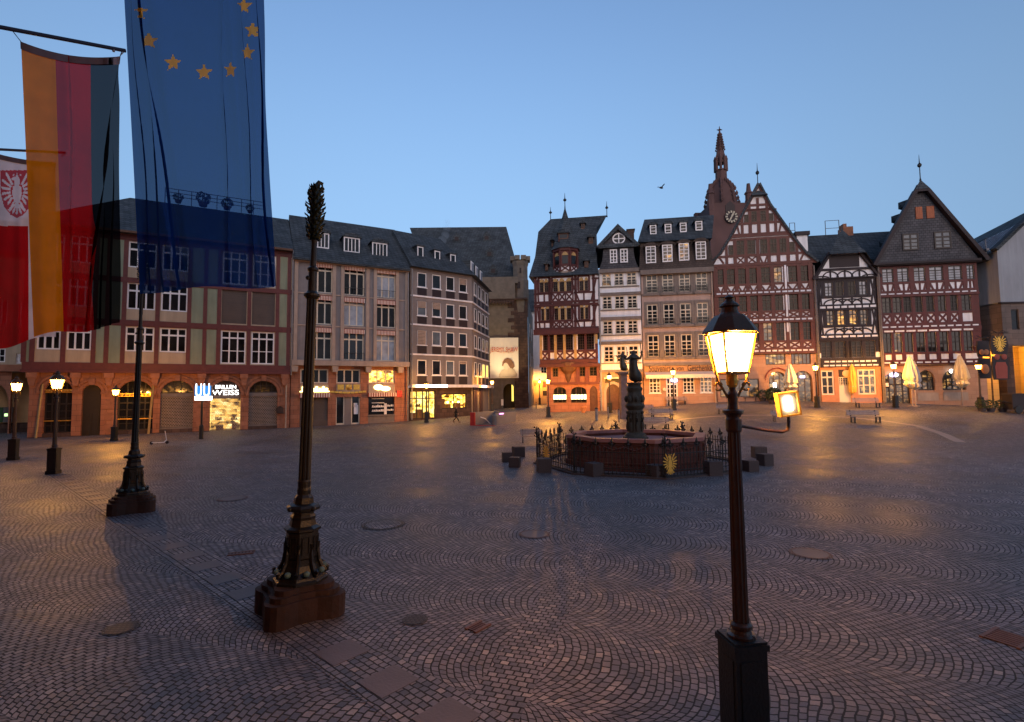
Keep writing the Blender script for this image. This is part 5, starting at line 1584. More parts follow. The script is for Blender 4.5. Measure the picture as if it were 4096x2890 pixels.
def big_timber_house():
    B = east(2852, 'big_timber_gable_house', 'big half-timbered house with a tall red and white gable, behind the near street lamp')
    UE = lambda x, y=300: B.u(zE(x, y)); ZE = lambda y, x=1000: B.z(zE(x, y))
    UD = lambda x, y=1000: B.u(zD(x, y)); ZD = lambda y, x=900: B.z(zD(x, y))
    uL, uR = UE(140), UE(1725)
    z_e = ZD(1500)
    cols = [(160, 300), (340, 480), (520, 655), (700, 830), (890, 1040), (1100, 1235), (1330, 1475), (1525, 1672)]
    c2 = [(a + 18, b + 18) for a, b in cols]; c1 = [(a + 38, b + 38) for a, b in cols]
    r3 = B.rects(zE, cols, 40, 290, 1000); r2 = B.rects(zE, c2, 470, 735, 1000); r1 = B.rects(zE, c1, 925, 1215, 1000)
    rz = B.rects(zE, [(300, 620), (970, 1292), (1380, 1700)], 1425, 1600, 1130)
    ztop0 = ZE(1400)
    B.wall(uL, uR, ztop0, z_e, r3 + r2 + r1, MT['white'])
    lit = {(0, 5): 'litdim', (2, 4): 'litdim'}
    for i, rr in enumerate((r3, r2, r1)):
        for k, r in enumerate(rr): B.win(r, 2, 3, 'winbrown', lit.get((i, k), 'glass_mid'), tr=.66, rec=.03, bw=.06, fw_=.06)
    t, wh = MB(), MB()
    def bx(a, b, c, d, y0=-.06): t.box(a, b, y0, .02, c, d)
    bands = [(r3, ZE(330), ZE(400), ZE(425), ZE(455)), (r2, ZE(760), ZE(845), ZE(868), ZE(900)), (r1, ZE(1250), ZE(1335), ZE(1362), ZE(1395))]
    for i, (rr, p1, p0, d1, d0) in enumerate(bands):
        zb_, zt_ = rr[0][2], rr[0][3]
        top = z_e - .2 if i == 0 else bands[i - 1][4]
        xs = [uL + .18] + [(p_[1] + q_[0]) / 2 for p_, q_ in zip(rr, rr[1:])] + [uR - .18]
        bx(uL, uR, zb_ - .2, zb_ - .005, -.08); bx(uL, uR, zt_ + .005, max(zt_ + .2, top))
        for k, x in enumerate(xs):
            hw = .22 if k in (0, 4, 8) else .17
            bx(x - hw, x + hw, p0, zt_ + .1, -.09)
        for a, b in zip(xs, xs[1:]):
            if i == 0: vbr(t, a + .15, b - .15, p0, zb_ - .2, .16)
            else: xbr(t, a + .18, b - .18, p0, zb_ - .2, .16)
        bx(uL, uR, d1, p0 + .02, -.12); bx(uL, uR, d0 - .22, d0, -.2); bx(uL, uR, d0, d1, -.10)
        dentil(wh, uL + .15, uR - .15, d0 + .02, d1 - .02, 16, -.125)
    # white post between the sixth and seventh windows
    wp = MB(); x = (r3[5][1] + r3[6][0]) / 2; wp.box(x - .09, x + .09, -.11, .0, r1[0][3] - 1, z_e - .3); B.part(wp, 'white_post', MT['white'])
    # gable
    apex = B.loc(zD(830, 262), .6); zap = apex[1]
    zl = z_e
    Lr = [(uL - .6, zl - .1), (UD(250, 1330), ZD(1330, 250)), (UD(420, 1050), ZD(1050, 420)), (UD(700, 520), ZD(520, 700)), (apex[0], zap)]
    Rr = [(uR + .5, zl - .1), (UD(1600, 1330), ZD(1330, 1600)), (UD(1400, 1080), ZD(1080, 1400)), (UD(1030, 560), ZD(560, 1030)), (apex[0], zap)]
    m = MB(); m.prism([(uL, zl), (uR, zl)] + Rr[1:] + Lr[::-1][1:-1], .005, .3); B.part(m, 'gable_wall', MT['white'])
    def gw(cols_, y0, y1, xr):
        return B.rects(zD, cols_, y0, y1, xr)
    g2 = gw([(372, 450), (500, 625), (672, 802), (880, 995), (1035, 1145), (1190, 1300), (1345, 1432)], 1120, 1345, 900)
    g3 = gw([(620, 695), (735, 828), (880, 975), (1015, 1090)], 660, 835, 850)
    for r in g2[1:6] + g3[1:3]: B.win(r, 2, 3, 'winbrown', 'glass_mid', y=-.1, rec=0, tr=.66, bw=.05, fw_=.07)
    for r in (g2[0], g2[6], g3[0], g3[3]): B.win((r[0], r[1], r[2], r[2] + (r[3] - r[2]) * .72), 1, 2, 'winbrown', 'glass_mid', y=-.1, rec=0, bw=.05, fw_=.07)
    def rk(z, side):                                       # rake position at a height
        P = Lr if side < 0 else Rr
        for (xa, za), (xb, zb) in zip(P, P[1:]):
            if za <= z <= zb: return xa + (xb - xa) * (z - za) / (zb - za)
        return apex[0]
    for rr, zsill, zpan in ((g2, g2[0][2], ZD(1490)), (g3, g3[0][2], ZD(1030))):
        zt_ = rr[1][3]
        for z_, h in ((zsill - .12, .22), (zpan - .1, .3), (zt_ + .14, .22)):
            bx(rk(z_, -1), rk(z_, 1), z_ - h / 2, z_ + h / 2, -.09)
        xs = [rr[0][0] - .2] + [(p_[1] + q_[0]) / 2 for p_, q_ in zip(rr, rr[1:])] + [rr[-1][1] + .2]
        for x in xs[1:-1]: bx(x - .16, x + .16, zpan, zt_ + .1, -.08)
        for x in (xs[0], xs[-1]): bx(x - .13, x + .13, zpan, rr[0][2] + 1.3, -.08)
        for a, b in zip(xs, xs[1:]):
            if b - a < 1.0: continue
            if rr is g3 or a < apex[0] - 1.5: xbr(t, a + .16, b - .16, zpan, zsill - .2, .14)
            else: vbr(t, a + .14, b - .14, zpan, zsill - .2, .15)
        for s_ in (-1, 1):
            x = xs[0] if s_ < 0 else xs[-1]
            t.beam(x + s_ * .3, zpan + .1, (x + rk(zsill, s_)) / 2 + s_ * .3, zsill - .15, .17, -.07)
        z_ = zt_ + .62
        bx(rk(z_, -1), rk(z_, 1), z_ - .1, z_ + .12, -.09)
    for x in (705, 840, 985): bx(UD(x, 540) - .13, UD(x, 540) + .13, ZD(650), ZD(450), -.07)
    z_ = ZD(640); bx(rk(z_, -1), rk(z_, 1), z_ - .12, z_ + .1, -.09)
    for P in (Lr, Rr):
        for p_, q_ in zip(P, P[1:]): t.beam(p_[0], p_[1], q_[0], q_[1], .36, -.14, .1)
    B.part(t, 'timber_frame', MT['timber_red2']); B.part(wh, 'plaster_infills', MT['white'])
    # hipped cap over the top of the gable, and the roof behind
    zc_ = ZD(425)
    m = MB(); xl, xr = rk(zc_, -1), rk(zc_, 1)
    m.add([(xl - .15, -.5, zc_), (xr + .15, -.5, zc_), (apex[0] + .1, .6, zap), (xl + .2, 1.2, zc_), (xr + .3, 1.2, zc_)], [(0, 1, 2), (1, 4, 2), (3, 0, 2), (0, 3, 4, 1)])
    B.part(m, 'gable_cap', MT['slate'])
    finial(B, apex[0] + .1, .6, zap - .1, 2.6)
    m = MB(); SH = 5.2                                  # the ridge runs back a little aslant, along the lane
    for P, s_ in ((Lr, -1), (Rr, 1)):
        for p_, q_ in zip(P, P[1:]):
            m.add([(p_[0] + s_ * .12, -.25, p_[1] + .08), (q_[0] + s_ * .12, -.25, q_[1] + .08), (q_[0] + s_ * .12 + SH, 11, q_[1] + .08), (p_[0] + s_ * .12 + SH, 11, p_[1] + .08),
                   (p_[0], -.25, p_[1] - .12), (q_[0], -.25, q_[1] - .12), (q_[0] + SH, 11, q_[1] - .12), (p_[0] + SH, 11, p_[1] - .12)], [(0, 1, 2, 3), (7, 6, 5, 4), (0, 4, 5, 1), (2, 6, 7, 3)])
    m.prism([(x + SH, z) for x, z in [(uL, zl)] + [(uR, zl)] + Rr[1:] + Lr[::-1][1:-1]], 10.9, 11)
    B.part(m, 'roof', MT['slate'])
    ch = MB(); o = 3
    a, b = B.u(zD(1470, 1100), o), B.u(zD(1640, 1100), o); ch.box(a, b, o, o + 1.2, B.z(zD(1550, 1300), o), B.z(zD(1550, 1050), o))
    B.part(ch, 'chimney', MT['white'])
    ch = MB(); ch.box(a - .2, b + .2, o - .2, o + 1.4, B.z(zD(1550, 1050), o), B.z(zD(1550, 990), o)); B.part(ch, 'chimney_cap', MT['timber_dark'])
    # street level
    zg = B.z(zF(530, 900)) - .1
    UF = lambda x: B.u(zF(x, 650)); ZF = lambda y: B.z(zF(400, y))
    ar = [(UF(-10), UF(268), zg - .3, ZF(425), (UF(268) - UF(-10)) / 2), (UF(368), UF(690), zg - .3, ZF(418), (UF(690) - UF(368)) / 2)]
    ho = rz + [(B.u(zP(1365, 1400)), B.u(zP(1990, 1400)), B.z(zP(1700, 1560)), B.z(zP(1700, 1265)))]
    B.wall(uL, uR, zg - 1.5, ztop0 - .25, ho, MT['sand_pale'], arches=ar, y=.06, name='lower_wall', depth=9.9, d=.4)
    for r in rz: B.win(r, 5, 2, 'winbrown', 'litdim', y=.06, bw=.05)
    B.win(ho[-1], 4, 2, 'winbrown', 'litdim', y=.06, name='shop_window')
    for r in ar:
        B.win(r[:4], 3, 5, 'winbrown', 'litshop', y=.06, rec=.3, name='arch_door')
    s_ = MB(); s_.box(UF(480), UF(552), -.2, -.1, ZF(532), ZF(495)); B.part(s_, 'lit_sign', MT['sign_violet'])
    s_ = MB(); s_.box(UF(52), UF(104), -.02, .05, ZF(688), ZF(605)); B.part(s_, 'menu_board', MT['sign_white'])
    v = MB()
    for k in range(60):
        a = PI * k / 59; r = ar[0]; c = (r[0] + r[1]) / 2; R_ = (r[1] - r[0]) / 2 + .35
        v.ball((c + R_ * math.cos(a), -.03, r[3] - r[4] + R_ * math.sin(a)), RND.uniform(.03, .09), 5, 3)
    B.part(v, 'painted_vine', MT['awn_red'])
    pipe(B, uR + .1, zg, z_e - .5, -.2, 'stonegrey')
    return B

def small_timber_house():
    B = east(3263, 'small_timber_house', 'small black and white timber house with curved braces and a clipped slate gable')
    UG = lambda x, y=650: B.u(zG(x, y)); ZG = lambda y, x=650: B.z(zG(x, y))
    uL, uR = UG(190), UG(1145)
    r3 = B.rects(zG, [(310, 442), (485, 612), (680, 805), (858, 985)], 505, 735, 650)
    r2 = B.rects(zG, [(340, 462), (510, 640), (702, 835), (878, 1002)], 955, 1205, 650)
    UF = lambda x, y=150: B.u(zF(x, y)); ZF = lambda y, x=1230: B.z(zF(x, y))
    r1 = B.rects(zF, [(815, 985), (1035, 1195), (1300, 1470), (1520, 1690)], -60, 205, 1230)
    ztop0 = ZF(350); z3 = ZG(445)
    B.wall(uL, uR, ztop0, z3, r3 + r2 + r1, MT['white'])
    for k, r in enumerate(r3): B.win(r, 2, 3, 'windark', 'glass_curt' if k in (0, 3) else 'glass_mid', tr=.66, rec=.03, bw=.07)
    for k, r in enumerate(r2): B.win(r, 2, 3, 'windark', 'litamber2' if k in (1, 2) else 'litdim', tr=.66, rec=.03, bw=.07)
    for k, r in enumerate(r1): B.win(r, 2, 4, 'windark', 'glass_mid', tr=.70, rec=.03, bw=.08)
    t, wh = MB(), MB()
    def bx(a, b, c, d, y0=-.06): t.box(a, b, y0, .02, c, d)
    for rr, pa, pb, d1, d0 in ((r3, ZG(765), ZG(870), ZG(895), ZG(935)), (r2, ZG(1235), ZG(1345), ZG(1370), ZG(1405))):
        zb_, zt_ = rr[0][2], rr[0][3]
        a, b = rr[0][0], rr[-1][1]
        bx(a - .3, b + .3, zt_, zt_ + .42); bx(a - .4, b + .4, zb_ - .22, zb_ - .01, -.09)
        for p_, q_ in zip(rr, rr[1:]): bx(p_[1] + .003, q_[0] - .003, zb_, zt_)
        bx(a - .32, a - .003, zb_, zt_); bx(b + .003, b + .32, zb_, zt_)
        for s0, s1 in ((uL + .12, a - .35), (b + .35, uR - .12)):
            t.beam(s0, pb, s1, zt_ + .4, .15); t.beam(s1, pb, s0, zt_ + .4, .15, -.064)
        bx(uL, uL + .2, pb, zt_ + .8); bx(uR - .2, uR, pb, zt_ + .8)
        bx(uL, uR, pb - .22, pb, -.1); bx(uL, uR, d0 - .22, d0, -.14); bx(uL, uR, d0, d1, -.08)
        dentil(wh, uL + .1, uR - .1, d0 + .02, d1 - .02, 8, -.12, .24)
        n = 4
        for k in range(n):
            uc = a + (b - a) * (k + .5) / n * .9 + .3
            archbr(t, uc, pb, .85, zb_ - .35 - pb, .13); bx(uc - .07, uc + .07, pb, zb_ - .2)
    for p_, q_ in zip(r1, r1[1:]):
        if q_[0] - p_[1] < 1.0: bx(p_[1], q_[0], r1[0][2], r1[0][3])
    bx(uL, r1[0][0], ztop0 + 1.4, r1[0][3] + .1); bx(r1[3][1], uR, ztop0 + 1.4, r1[0][3] + .1); bx(uL, uR, r1[0][3], r1[0][3] + .4, -.1)
    bx(r1[1][1], r1[1][1] + .25, r1[0][2], r1[0][3]); bx(r1[2][0] - .25, r1[2][0], r1[0][2], r1[0][3])
    bx(uL, uR, r1[0][2] - .3, r1[0][2] - .01, -.08)
    zq0, zq1 = ZF(285), ZF(232)
    bx(uL, uR, zq0, zq1, -.05); bx(uL, uR, zq0 - .3, zq0, -.12); bx(uL, uR, ztop0 - .05, ztop0 + .05, -.2)
    dentil(wh, uL + .3, uR - .3, zq0 + .04, zq1 - .04, 9, -.075, .22); 
    bx(uL, uR, ZF(345), ZF(318), -.1); dentil(wh, uL + .2, uR - .2, ZF(345) + .02, ZF(318), 9, -.125, .2)
    # gable
    zt = ZG(60)
    gl, gr = UG(200, 400), UG(1130, 400)
    xl, xr = UG(385, 60), UG(865, 40)
    apex = B.loc(zm(3200, 600, 1.473)(246, 466), 1.8)
    m = MB(); m.prism([(uL, z3), (uR, z3), (xr, zt), (xl, zt)], .004, .3); B.part(m, 'gable_wall', MT['white'])
    bx(uL, uR, z3 - .25, z3 + .05, -.1); zs = ZG(312)
    bx(uL + (xl - uL) * .35, uR - (uR - xr) * .3, zs - .1, zs + .14, -.1)
    for x in (255, 405, 635, 870, 1040):
        uc = UG(x, 400); h = zs - z3 - (.1 if 300 < x < 1000 else .55)
        archbr(t, uc, z3 + .02, .72, h - .1, .12)
        if 300 < x < 1000: bx(uc - .07, uc + .07, z3, zs)
    zA_ = ZG(280); at_ = MB(); at_.box(UG(385, 200), UG(868, 200), -.03, .02, zA_, zt - .1); B.part(at_, 'attic_boards', MT['timber_dark'])
    t.beam(uL - .3, z3 - .1, xl, zt + .1, .34, -.3, .1); t.beam(uR + .3, z3 - .1, xr, zt + .1, .34, -.3, .1)
    B.part(t, 'timber_frame', MT['timber_dark']); B.part(wh, 'plaster_infills', MT['white'])
    m = MB()
    m.add([(xl - .3, -.75, zt - .15), (xr + .3, -.75, zt - .15), (apex[0], 1.8, apex[1]), (uL - .35, -.3, z3 - .1), (uR + .35, -.3, z3 - .1), (uL + 3.6, 9, z3 - .1), (uR + 4.2, 9, z3 - .1), (apex[0] + 4, 9, apex[1])],
          [(0, 1, 2), (3, 0, 2, 7, 5), (1, 4, 6, 7, 2), (3, 5, 6, 4), (5, 7, 6)])
    B.part(m, 'roof', MT['slate'])
    # street level
    zg = ZF(890) - .1
    w1 = (UF(825, 600), UF(1035, 600), ZF(800), ZF(405)); dr = (UF(1105, 600), UF(1290, 600), zg - .3, ZF(395)); w2_ = (UF(1410, 600), UF(1705, 600), ZF(798), ZF(395))
    B.wall(uL, uR, zg - 1.5, ztop0, [w1, dr, w2_], MT['sand_rust'], y=.05, name='lower_wall', depth=9.9)
    B.win(w1, 2, 2, 'wincream', 'glass_mid', y=.05, tr=.72, bw=.12, fw_=.14, name='shop_window'); B.win(w2_, 3, 2, 'wincream', 'litshop', y=.05, tr=.74, bw=.12, fw_=.14, name='shop_window')
    d = MB(); d.box(dr[0], dr[1], .12, .18, zg - .3, zg + 1.5); B.part(d, 'shop_door', MT['wincream'])
    B.win((dr[0], dr[1], zg + 1.5, ZF(515)), 5, 5, 'wincream', 'glass_mid', y=.05, bw=.05, name='door_glazing')
    s_ = MB(); s_.box(dr[0], dr[1], .08, .14, ZF(500), dr[3]); so = B.part(s_, 'shop_sign', MT['ink'])
    s_ = MB(); s_.ball((UF(1222, 455), .05, ZF(460)), .36, 12, 8, 1, .25); s_.bar((UF(1222), .05, ZF(440)), (UF(1250), .05, ZF(405)), .1, .1); s_.build('apple_emblem', MT['terra_lit'], so)
    pipe(B, uR + .02, zg, z3, -.2, 'stonegrey')
    return B

def slate_gable_house():
    B = east(3512, 'slate_gable_house', 'tall dark red timber house with a slate hung gable and orange attic shutters')
    U2 = lambda x, y=900: B.u(zH2(x, y)); Z2 = lambda y, x=900: B.z(zH2(x, y))
    U1 = lambda x, y=1200: B.u(zH1(x, y)); Z1 = lambda y, x=900: B.z(zH1(x, y))
    uL, uR = U2(225), U2(1835)
    c3 = [(268, 448), (510, 695), (775, 962), (1022, 1245), (1330, 1548), (1622, 1748)]
    c2 = [(268, 412), (438, 582), (610, 740), (795, 915), (972, 1105), (1160, 1292), (1358, 1482), (1538, 1692)]
    c1 = [(288, 428), (458, 592), (630, 768), (815, 962), (998, 1142), (1188, 1332), (1382, 1532), (1572, 1722)]
    r3 = B.rects(zH2, c3, 115, 340, 960); r2 = B.rects(zH2, c2, 580, 835, 960); r1 = B.rects(zH2, c1, 1145, 1475, 960)
    z_e = Z2(30); ztop0 = Z2(1690)
    B.wall(uL, uR, ztop0, z_e, r3 + r2 + r1, MT['white'])
    for k, r in enumerate(r3): B.win(r, 2, 4, 'windark', 'glass_curt', tr=.72, rec=.03, bw=.07, fw_=.08)
    for k, r in enumerate(r2): B.win(r, 2, 3, 'windark', 'glass_mid' if k in (2, 3, 4, 6) else 'glass', tr=.68, rec=.03, bw=.07, fw_=.08)
    for k, r in enumerate(r1): B.win(r, 2, 3, 'windark', 'litdim' if k in (1,) else 'glass', tr=.70, rec=.03, bw=.05, fw_=.08)
    t, wh = MB(), MB()
    def bx(a, b, c, d, y0=-.06): t.box(a, b, y0, .02, c, d)
    specs = [(r3, Z2(485), Z2(520), Z2(545), z_e, 'w'), (r2, Z2(1010), Z2(1050), Z2(1080), Z2(560), 'x'), (r1, Z2(1600), Z2(1625), Z2(1655), Z2(1110), 'p')]
    for rr, pb, d1, d0, top, kind in specs:
        zb_, zt_ = rr[0][2], rr[0][3]
        xs = [uL + .18] + [(p_[1] + q_[0]) / 2 for p_, q_ in zip(rr, rr[1:])] + [rr[-1][1] + .25 if kind == 'x' else uR - .18]
        bx(uL, uR, zb_ - .2, zb_ - .004, -.09); bx(uL, uR, zt_ + .004, top)
        for p_, q_ in zip(rr, rr[1:]): bx(p_[1] + .003, q_[0] - .003, zb_, zt_, -.07)
        bx(uL, rr[0][0] - .003, zb_, zt_)
        if kind != 'x': bx(rr[-1][1] + .003, uR, zb_, zt_)
        else:
            bx(rr[-1][1] + .003, rr[-1][1] + .4, zb_, zt_); bx(uR - .25, uR, pb, zt_ + .2)
            xbr(t, rr[-1][1] + .4, uR - .25, zb_, zt_, .2); 
        for x in xs: bx(x - .17, x + .17, pb, zb_ - .15, -.08)
        for k, (a, b) in enumerate(zip(xs, xs[1:])):
            if kind == 'w': wbr(t, a + .17, b - .17, pb, zb_ - .2, .17)
            elif kind == 'x' and k < 7: xbr(t, a + .17, b - .17, pb, zb_ - .2, .17)
        bx(uL, uR, d1, pb + .02, -.12); bx(uL, uR, d0 - .25, d0, -.2); bx(uL, uR, d0, d1, -.1)
        dentil(wh, uL + .1, uR - .1, d0 + .02, d1 - .03, 12, -.125, .3)
    bx(uL, uR, Z2(1160), Z2(1105), -.14); dentil(wh, uL + .2, r1[-1][1] + .1, Z2(1148), Z2(1118), 8, -.17, .2)
    B.part(t, 'timber_frame', MT['timber_crimson']); B.part(wh, 'plaster_infills', MT['white'])
    # slate gable
    ap = B.loc(zH1(885, 236), -.5); zap = ap[1]
    gl, gr = U1(205, 1580), U1(1760, 1480)
    m = MB(); m.prism([(uL, z_e), (uR, z_e), (uR, z_e + .2), (ap[0], zap - .3), (uL, z_e + .2)], -.2, .2); B.part(m, 'slate_gable', MT['slate_wall'])
    for a, b in ((575, 832), (1082, 1352)):
        r = (U1(a, 1240), U1(b, 1240), Z1(1378 if a < 900 else 1350, (a + b) / 2), Z1(1115 if a < 900 else 1080, (a + b) / 2))
        B.win(r, 2, 3, 'windark', 'glass_curt2', y=-.3, rec=0, tr=.68, bw=.12, fw_=.12)
    for a, b in ((785, 892), (960, 1080)):
        s_ = MB(); s_.box(U1(a, 780), U1(b, 780), -.28, -.2, Z1(875, 900), Z1(685, 900))
        for k in range(4): s_.box(U1(a, 780) + .04 + (U1(b, 780) - U1(a, 780)) * k / 4, U1(a, 780) + (U1(b, 780) - U1(a, 780)) * (k + 1) / 4 - .04, -.30, -.28, Z1(870, 900), Z1(690, 900))
        B.part(s_, 'attic_shutter', MT['timber_orange'])
    # roof: slopes run back from the gable, clipped at the top
    hz = Z1(425, 905); SH = 4.6
    f = (hz - z_e) / (zap - z_e)
    ul, ur = uL - .55, uR + .75
    m = MB()
    zlow = z_e - .25
    hl, hr = ul + (ap[0] - ul) * f, ur + (ap[0] - ur) * f
    for s_, ue, uh in ((-1, ul, hl), (1, ur, hr)):
        m.add([(ue, -.7, zlow), (uh, -.7, hz), (ap[0], -.5, zap), (ap[0] + SH, 11, zap), (ue + SH, 11, zlow)], [(0, 1, 2, 3, 4)])
        m.add([(ue + (-s_) * .3, -.7, zlow - .05), (uh, -.7, hz - .3), (uh, -.7, hz), (ue, -.7, zlow)], [(0, 1, 2, 3)])
    m.add([(hl, -.75, hz), (hr, -.75, hz), (ap[0], -.5, zap)], [(0, 1, 2)])
    m.add([(ul + SH, 11, zlow), (ur + SH, 11, zlow), (ap[0] + SH, 11, zap)], [(0, 1, 2)])
    m.add([(ul, -.68, zlow - .01), (ur, -.68, zlow - .01), (ur + SH, 11, zlow - .01), (ul + SH, 11, zlow - .01)], [(0, 1, 2, 3)])
    B.part(m, 'roof', MT['slate'])
    bg = MB()
    bg.beam(ul + .1, zlow, hl + .1, hz - .1, .32, -.72, -.2); bg.beam(ur - .1, zlow, hr - .1, hz - .1, .32, -.72, -.2); bg.beam(hl, hz - .12, hr, hz - .12, .22, -.73, -.2)
    bg.box(uL - .2, uR + .2, -.5, .0, z_e - .35, z_e - .02)
    B.part(bg, 'barge_boards', MT['timber_dark'])
    finial(B, ap[0], -.5, zap - .1, 2.6)
    # dormers showing in profile on the left slope
    for fz in (.42, .66, .80):
        x, z_ = ul + (ap[0] - ul) * fz, zlow + (zap - zlow) * fz
        yy = 5.5 if fz < .5 else (3.4 if fz < .7 else 2.6)
        x += SH * yy / 11
        d = MB(); d.add([(x - .4, yy - .4, z_ - .05), (x - .4, yy + .4, z_ - .05), (x + .4, yy + .5, z_ + .75), (x + .4, yy - .5, z_ + .75), (x - .6, yy, z_ + .5), (x, yy - .4, z_ - .2), (x, yy + .4, z_ - .2)],
                        [(0, 1, 4), (0, 4, 3), (1, 2, 4), (4, 2, 3), (0, 5, 6, 1), (0, 3, 5), (1, 6, 2)])
        B.part(d, 'roof_dormer', MT['slate'])
    # street level
    zg = B.z(zI(900, 900)) - .1
    UI = lambda x: B.u(zI(x, 650)); ZI = lambda y: B.z(zI(700, y))
    ar = [(UI(58), UI(492), zg - .3, ZI(425), .9), (UI(608), UI(886), ZI(728), ZI(405), 1.0), (UI(1000), UI(1380), ZI(728), ZI(402), 1.1)]
    B.wall(uL, uR + .3, zg - 1.5, ztop0, [], MT['sand_pale'], arches=ar, y=.08, name='lower_wall', depth=9.9, d=.35)
    for k, r in enumerate(ar): B.win(r[:4], 4 if k != 1 else 3, 3, 'windark', 'litshop', y=.08, rec=.25, tr=.62, bw=.12, fw_=.12, name='arch_door' if k == 0 else 'arch_window')
    pl = MB(); pl.box(ar[1][0] - .1, ar[1][1] + .2, .02, .08, ZI(895), ZI(765)); pl.box(ar[2][0], ar[2][1] + .1, .02, .08, ZI(895), ZI(765)); B.part(pl, 'pale_panels', MT['stonewarm'])
    s_ = MB(); s_.ball((UI(195), -.3, ZI(475)), .32, 10, 6, 1.3, .3, .7); B.part(s_, 'lit_sign', MT['sign_violet'])
    s_ = MB(); s_.ball((UI(1125), -.25, ZI(430)), .2, 8, 6); B.part(s_, 'wall_lamp', MT['sign_white'])
    s_ = MB(); s_.box(UI(80), UI(132), .0, .08, ZI(662), ZI(605)); B.part(s_, 'menu_board', MT['white'])
    rl = MB(); rl.box(uL, uR - 2, -.35, -.25, ZI(322), ZI(318)); B.part(rl, 'awning_rail', MT['timber_gold'])
    pipe(B, uL + .05, zg, z_e - .4, -.25, 'stonegrey')
    return B

def back_house():
    """the slate roofed house seen between the two timber gables"""
    B = east(3180, 'slate_roof_house', 'house behind the small timber house, its slate roof and chimney showing above', shift=9)
    B.z0 = B.z0
    uL, uR = B.u(zD(1560, 1300)), B.u(zm(3200, 600, 1.473)(500, 560))
    z_e = B.z(zD(1800, 1480)); off = 3.5
    zr = B.z(zD(1900, 1045), off)
    B.wall(uL - 1, uR + 3, -2, z_e, [], MT['sand_red'], depth=8)
    B.roof(uL - 1, uR + 3, z_e, zr, MT['slate'], -.3, 8, yr=off)
    zc = zm(3200, 600, 1.473)
    o = 3.2
    ch = MB(); a, b = B.u(zc(256, 480), o), B.u(zc(314, 480), o); ch.box(a, b, o, o + 1.5, zr - 1.2, B.z(zc(285, 452), o)); ch.box(a, a + (b - a) * .35, o, o + 1, B.z(zc(285, 452), o), B.z(zc(285, 434), o)); B.part(ch, 'chimney', MT['sand_red2'])
    r = MB(); a, b = B.u(zc(151, 480), o), B.u(zc(232, 480), o)
    for x in (a, b): r.box(x - .03, x + .03, o, o + .06, zr - .3, zr + 1.7)
    for h in (.75, 1.7): r.box(a, b, o + .01, o + .05, zr + h - .05, zr + h)
    a2, b2 = B.u(zD(1355, 950), o), B.u(zD(1440, 950), o)
    for x in (a2, b2): r.box(x - .03, x + .03, o, o + .06, zr - .3, zr + 1.7)
    for h in (.75, 1.7): r.box(a2, b2, o + .01, o + .05, zr + h - .05, zr + h)
    B.part(r, 'roof_railing', MT['iron'])
    return B

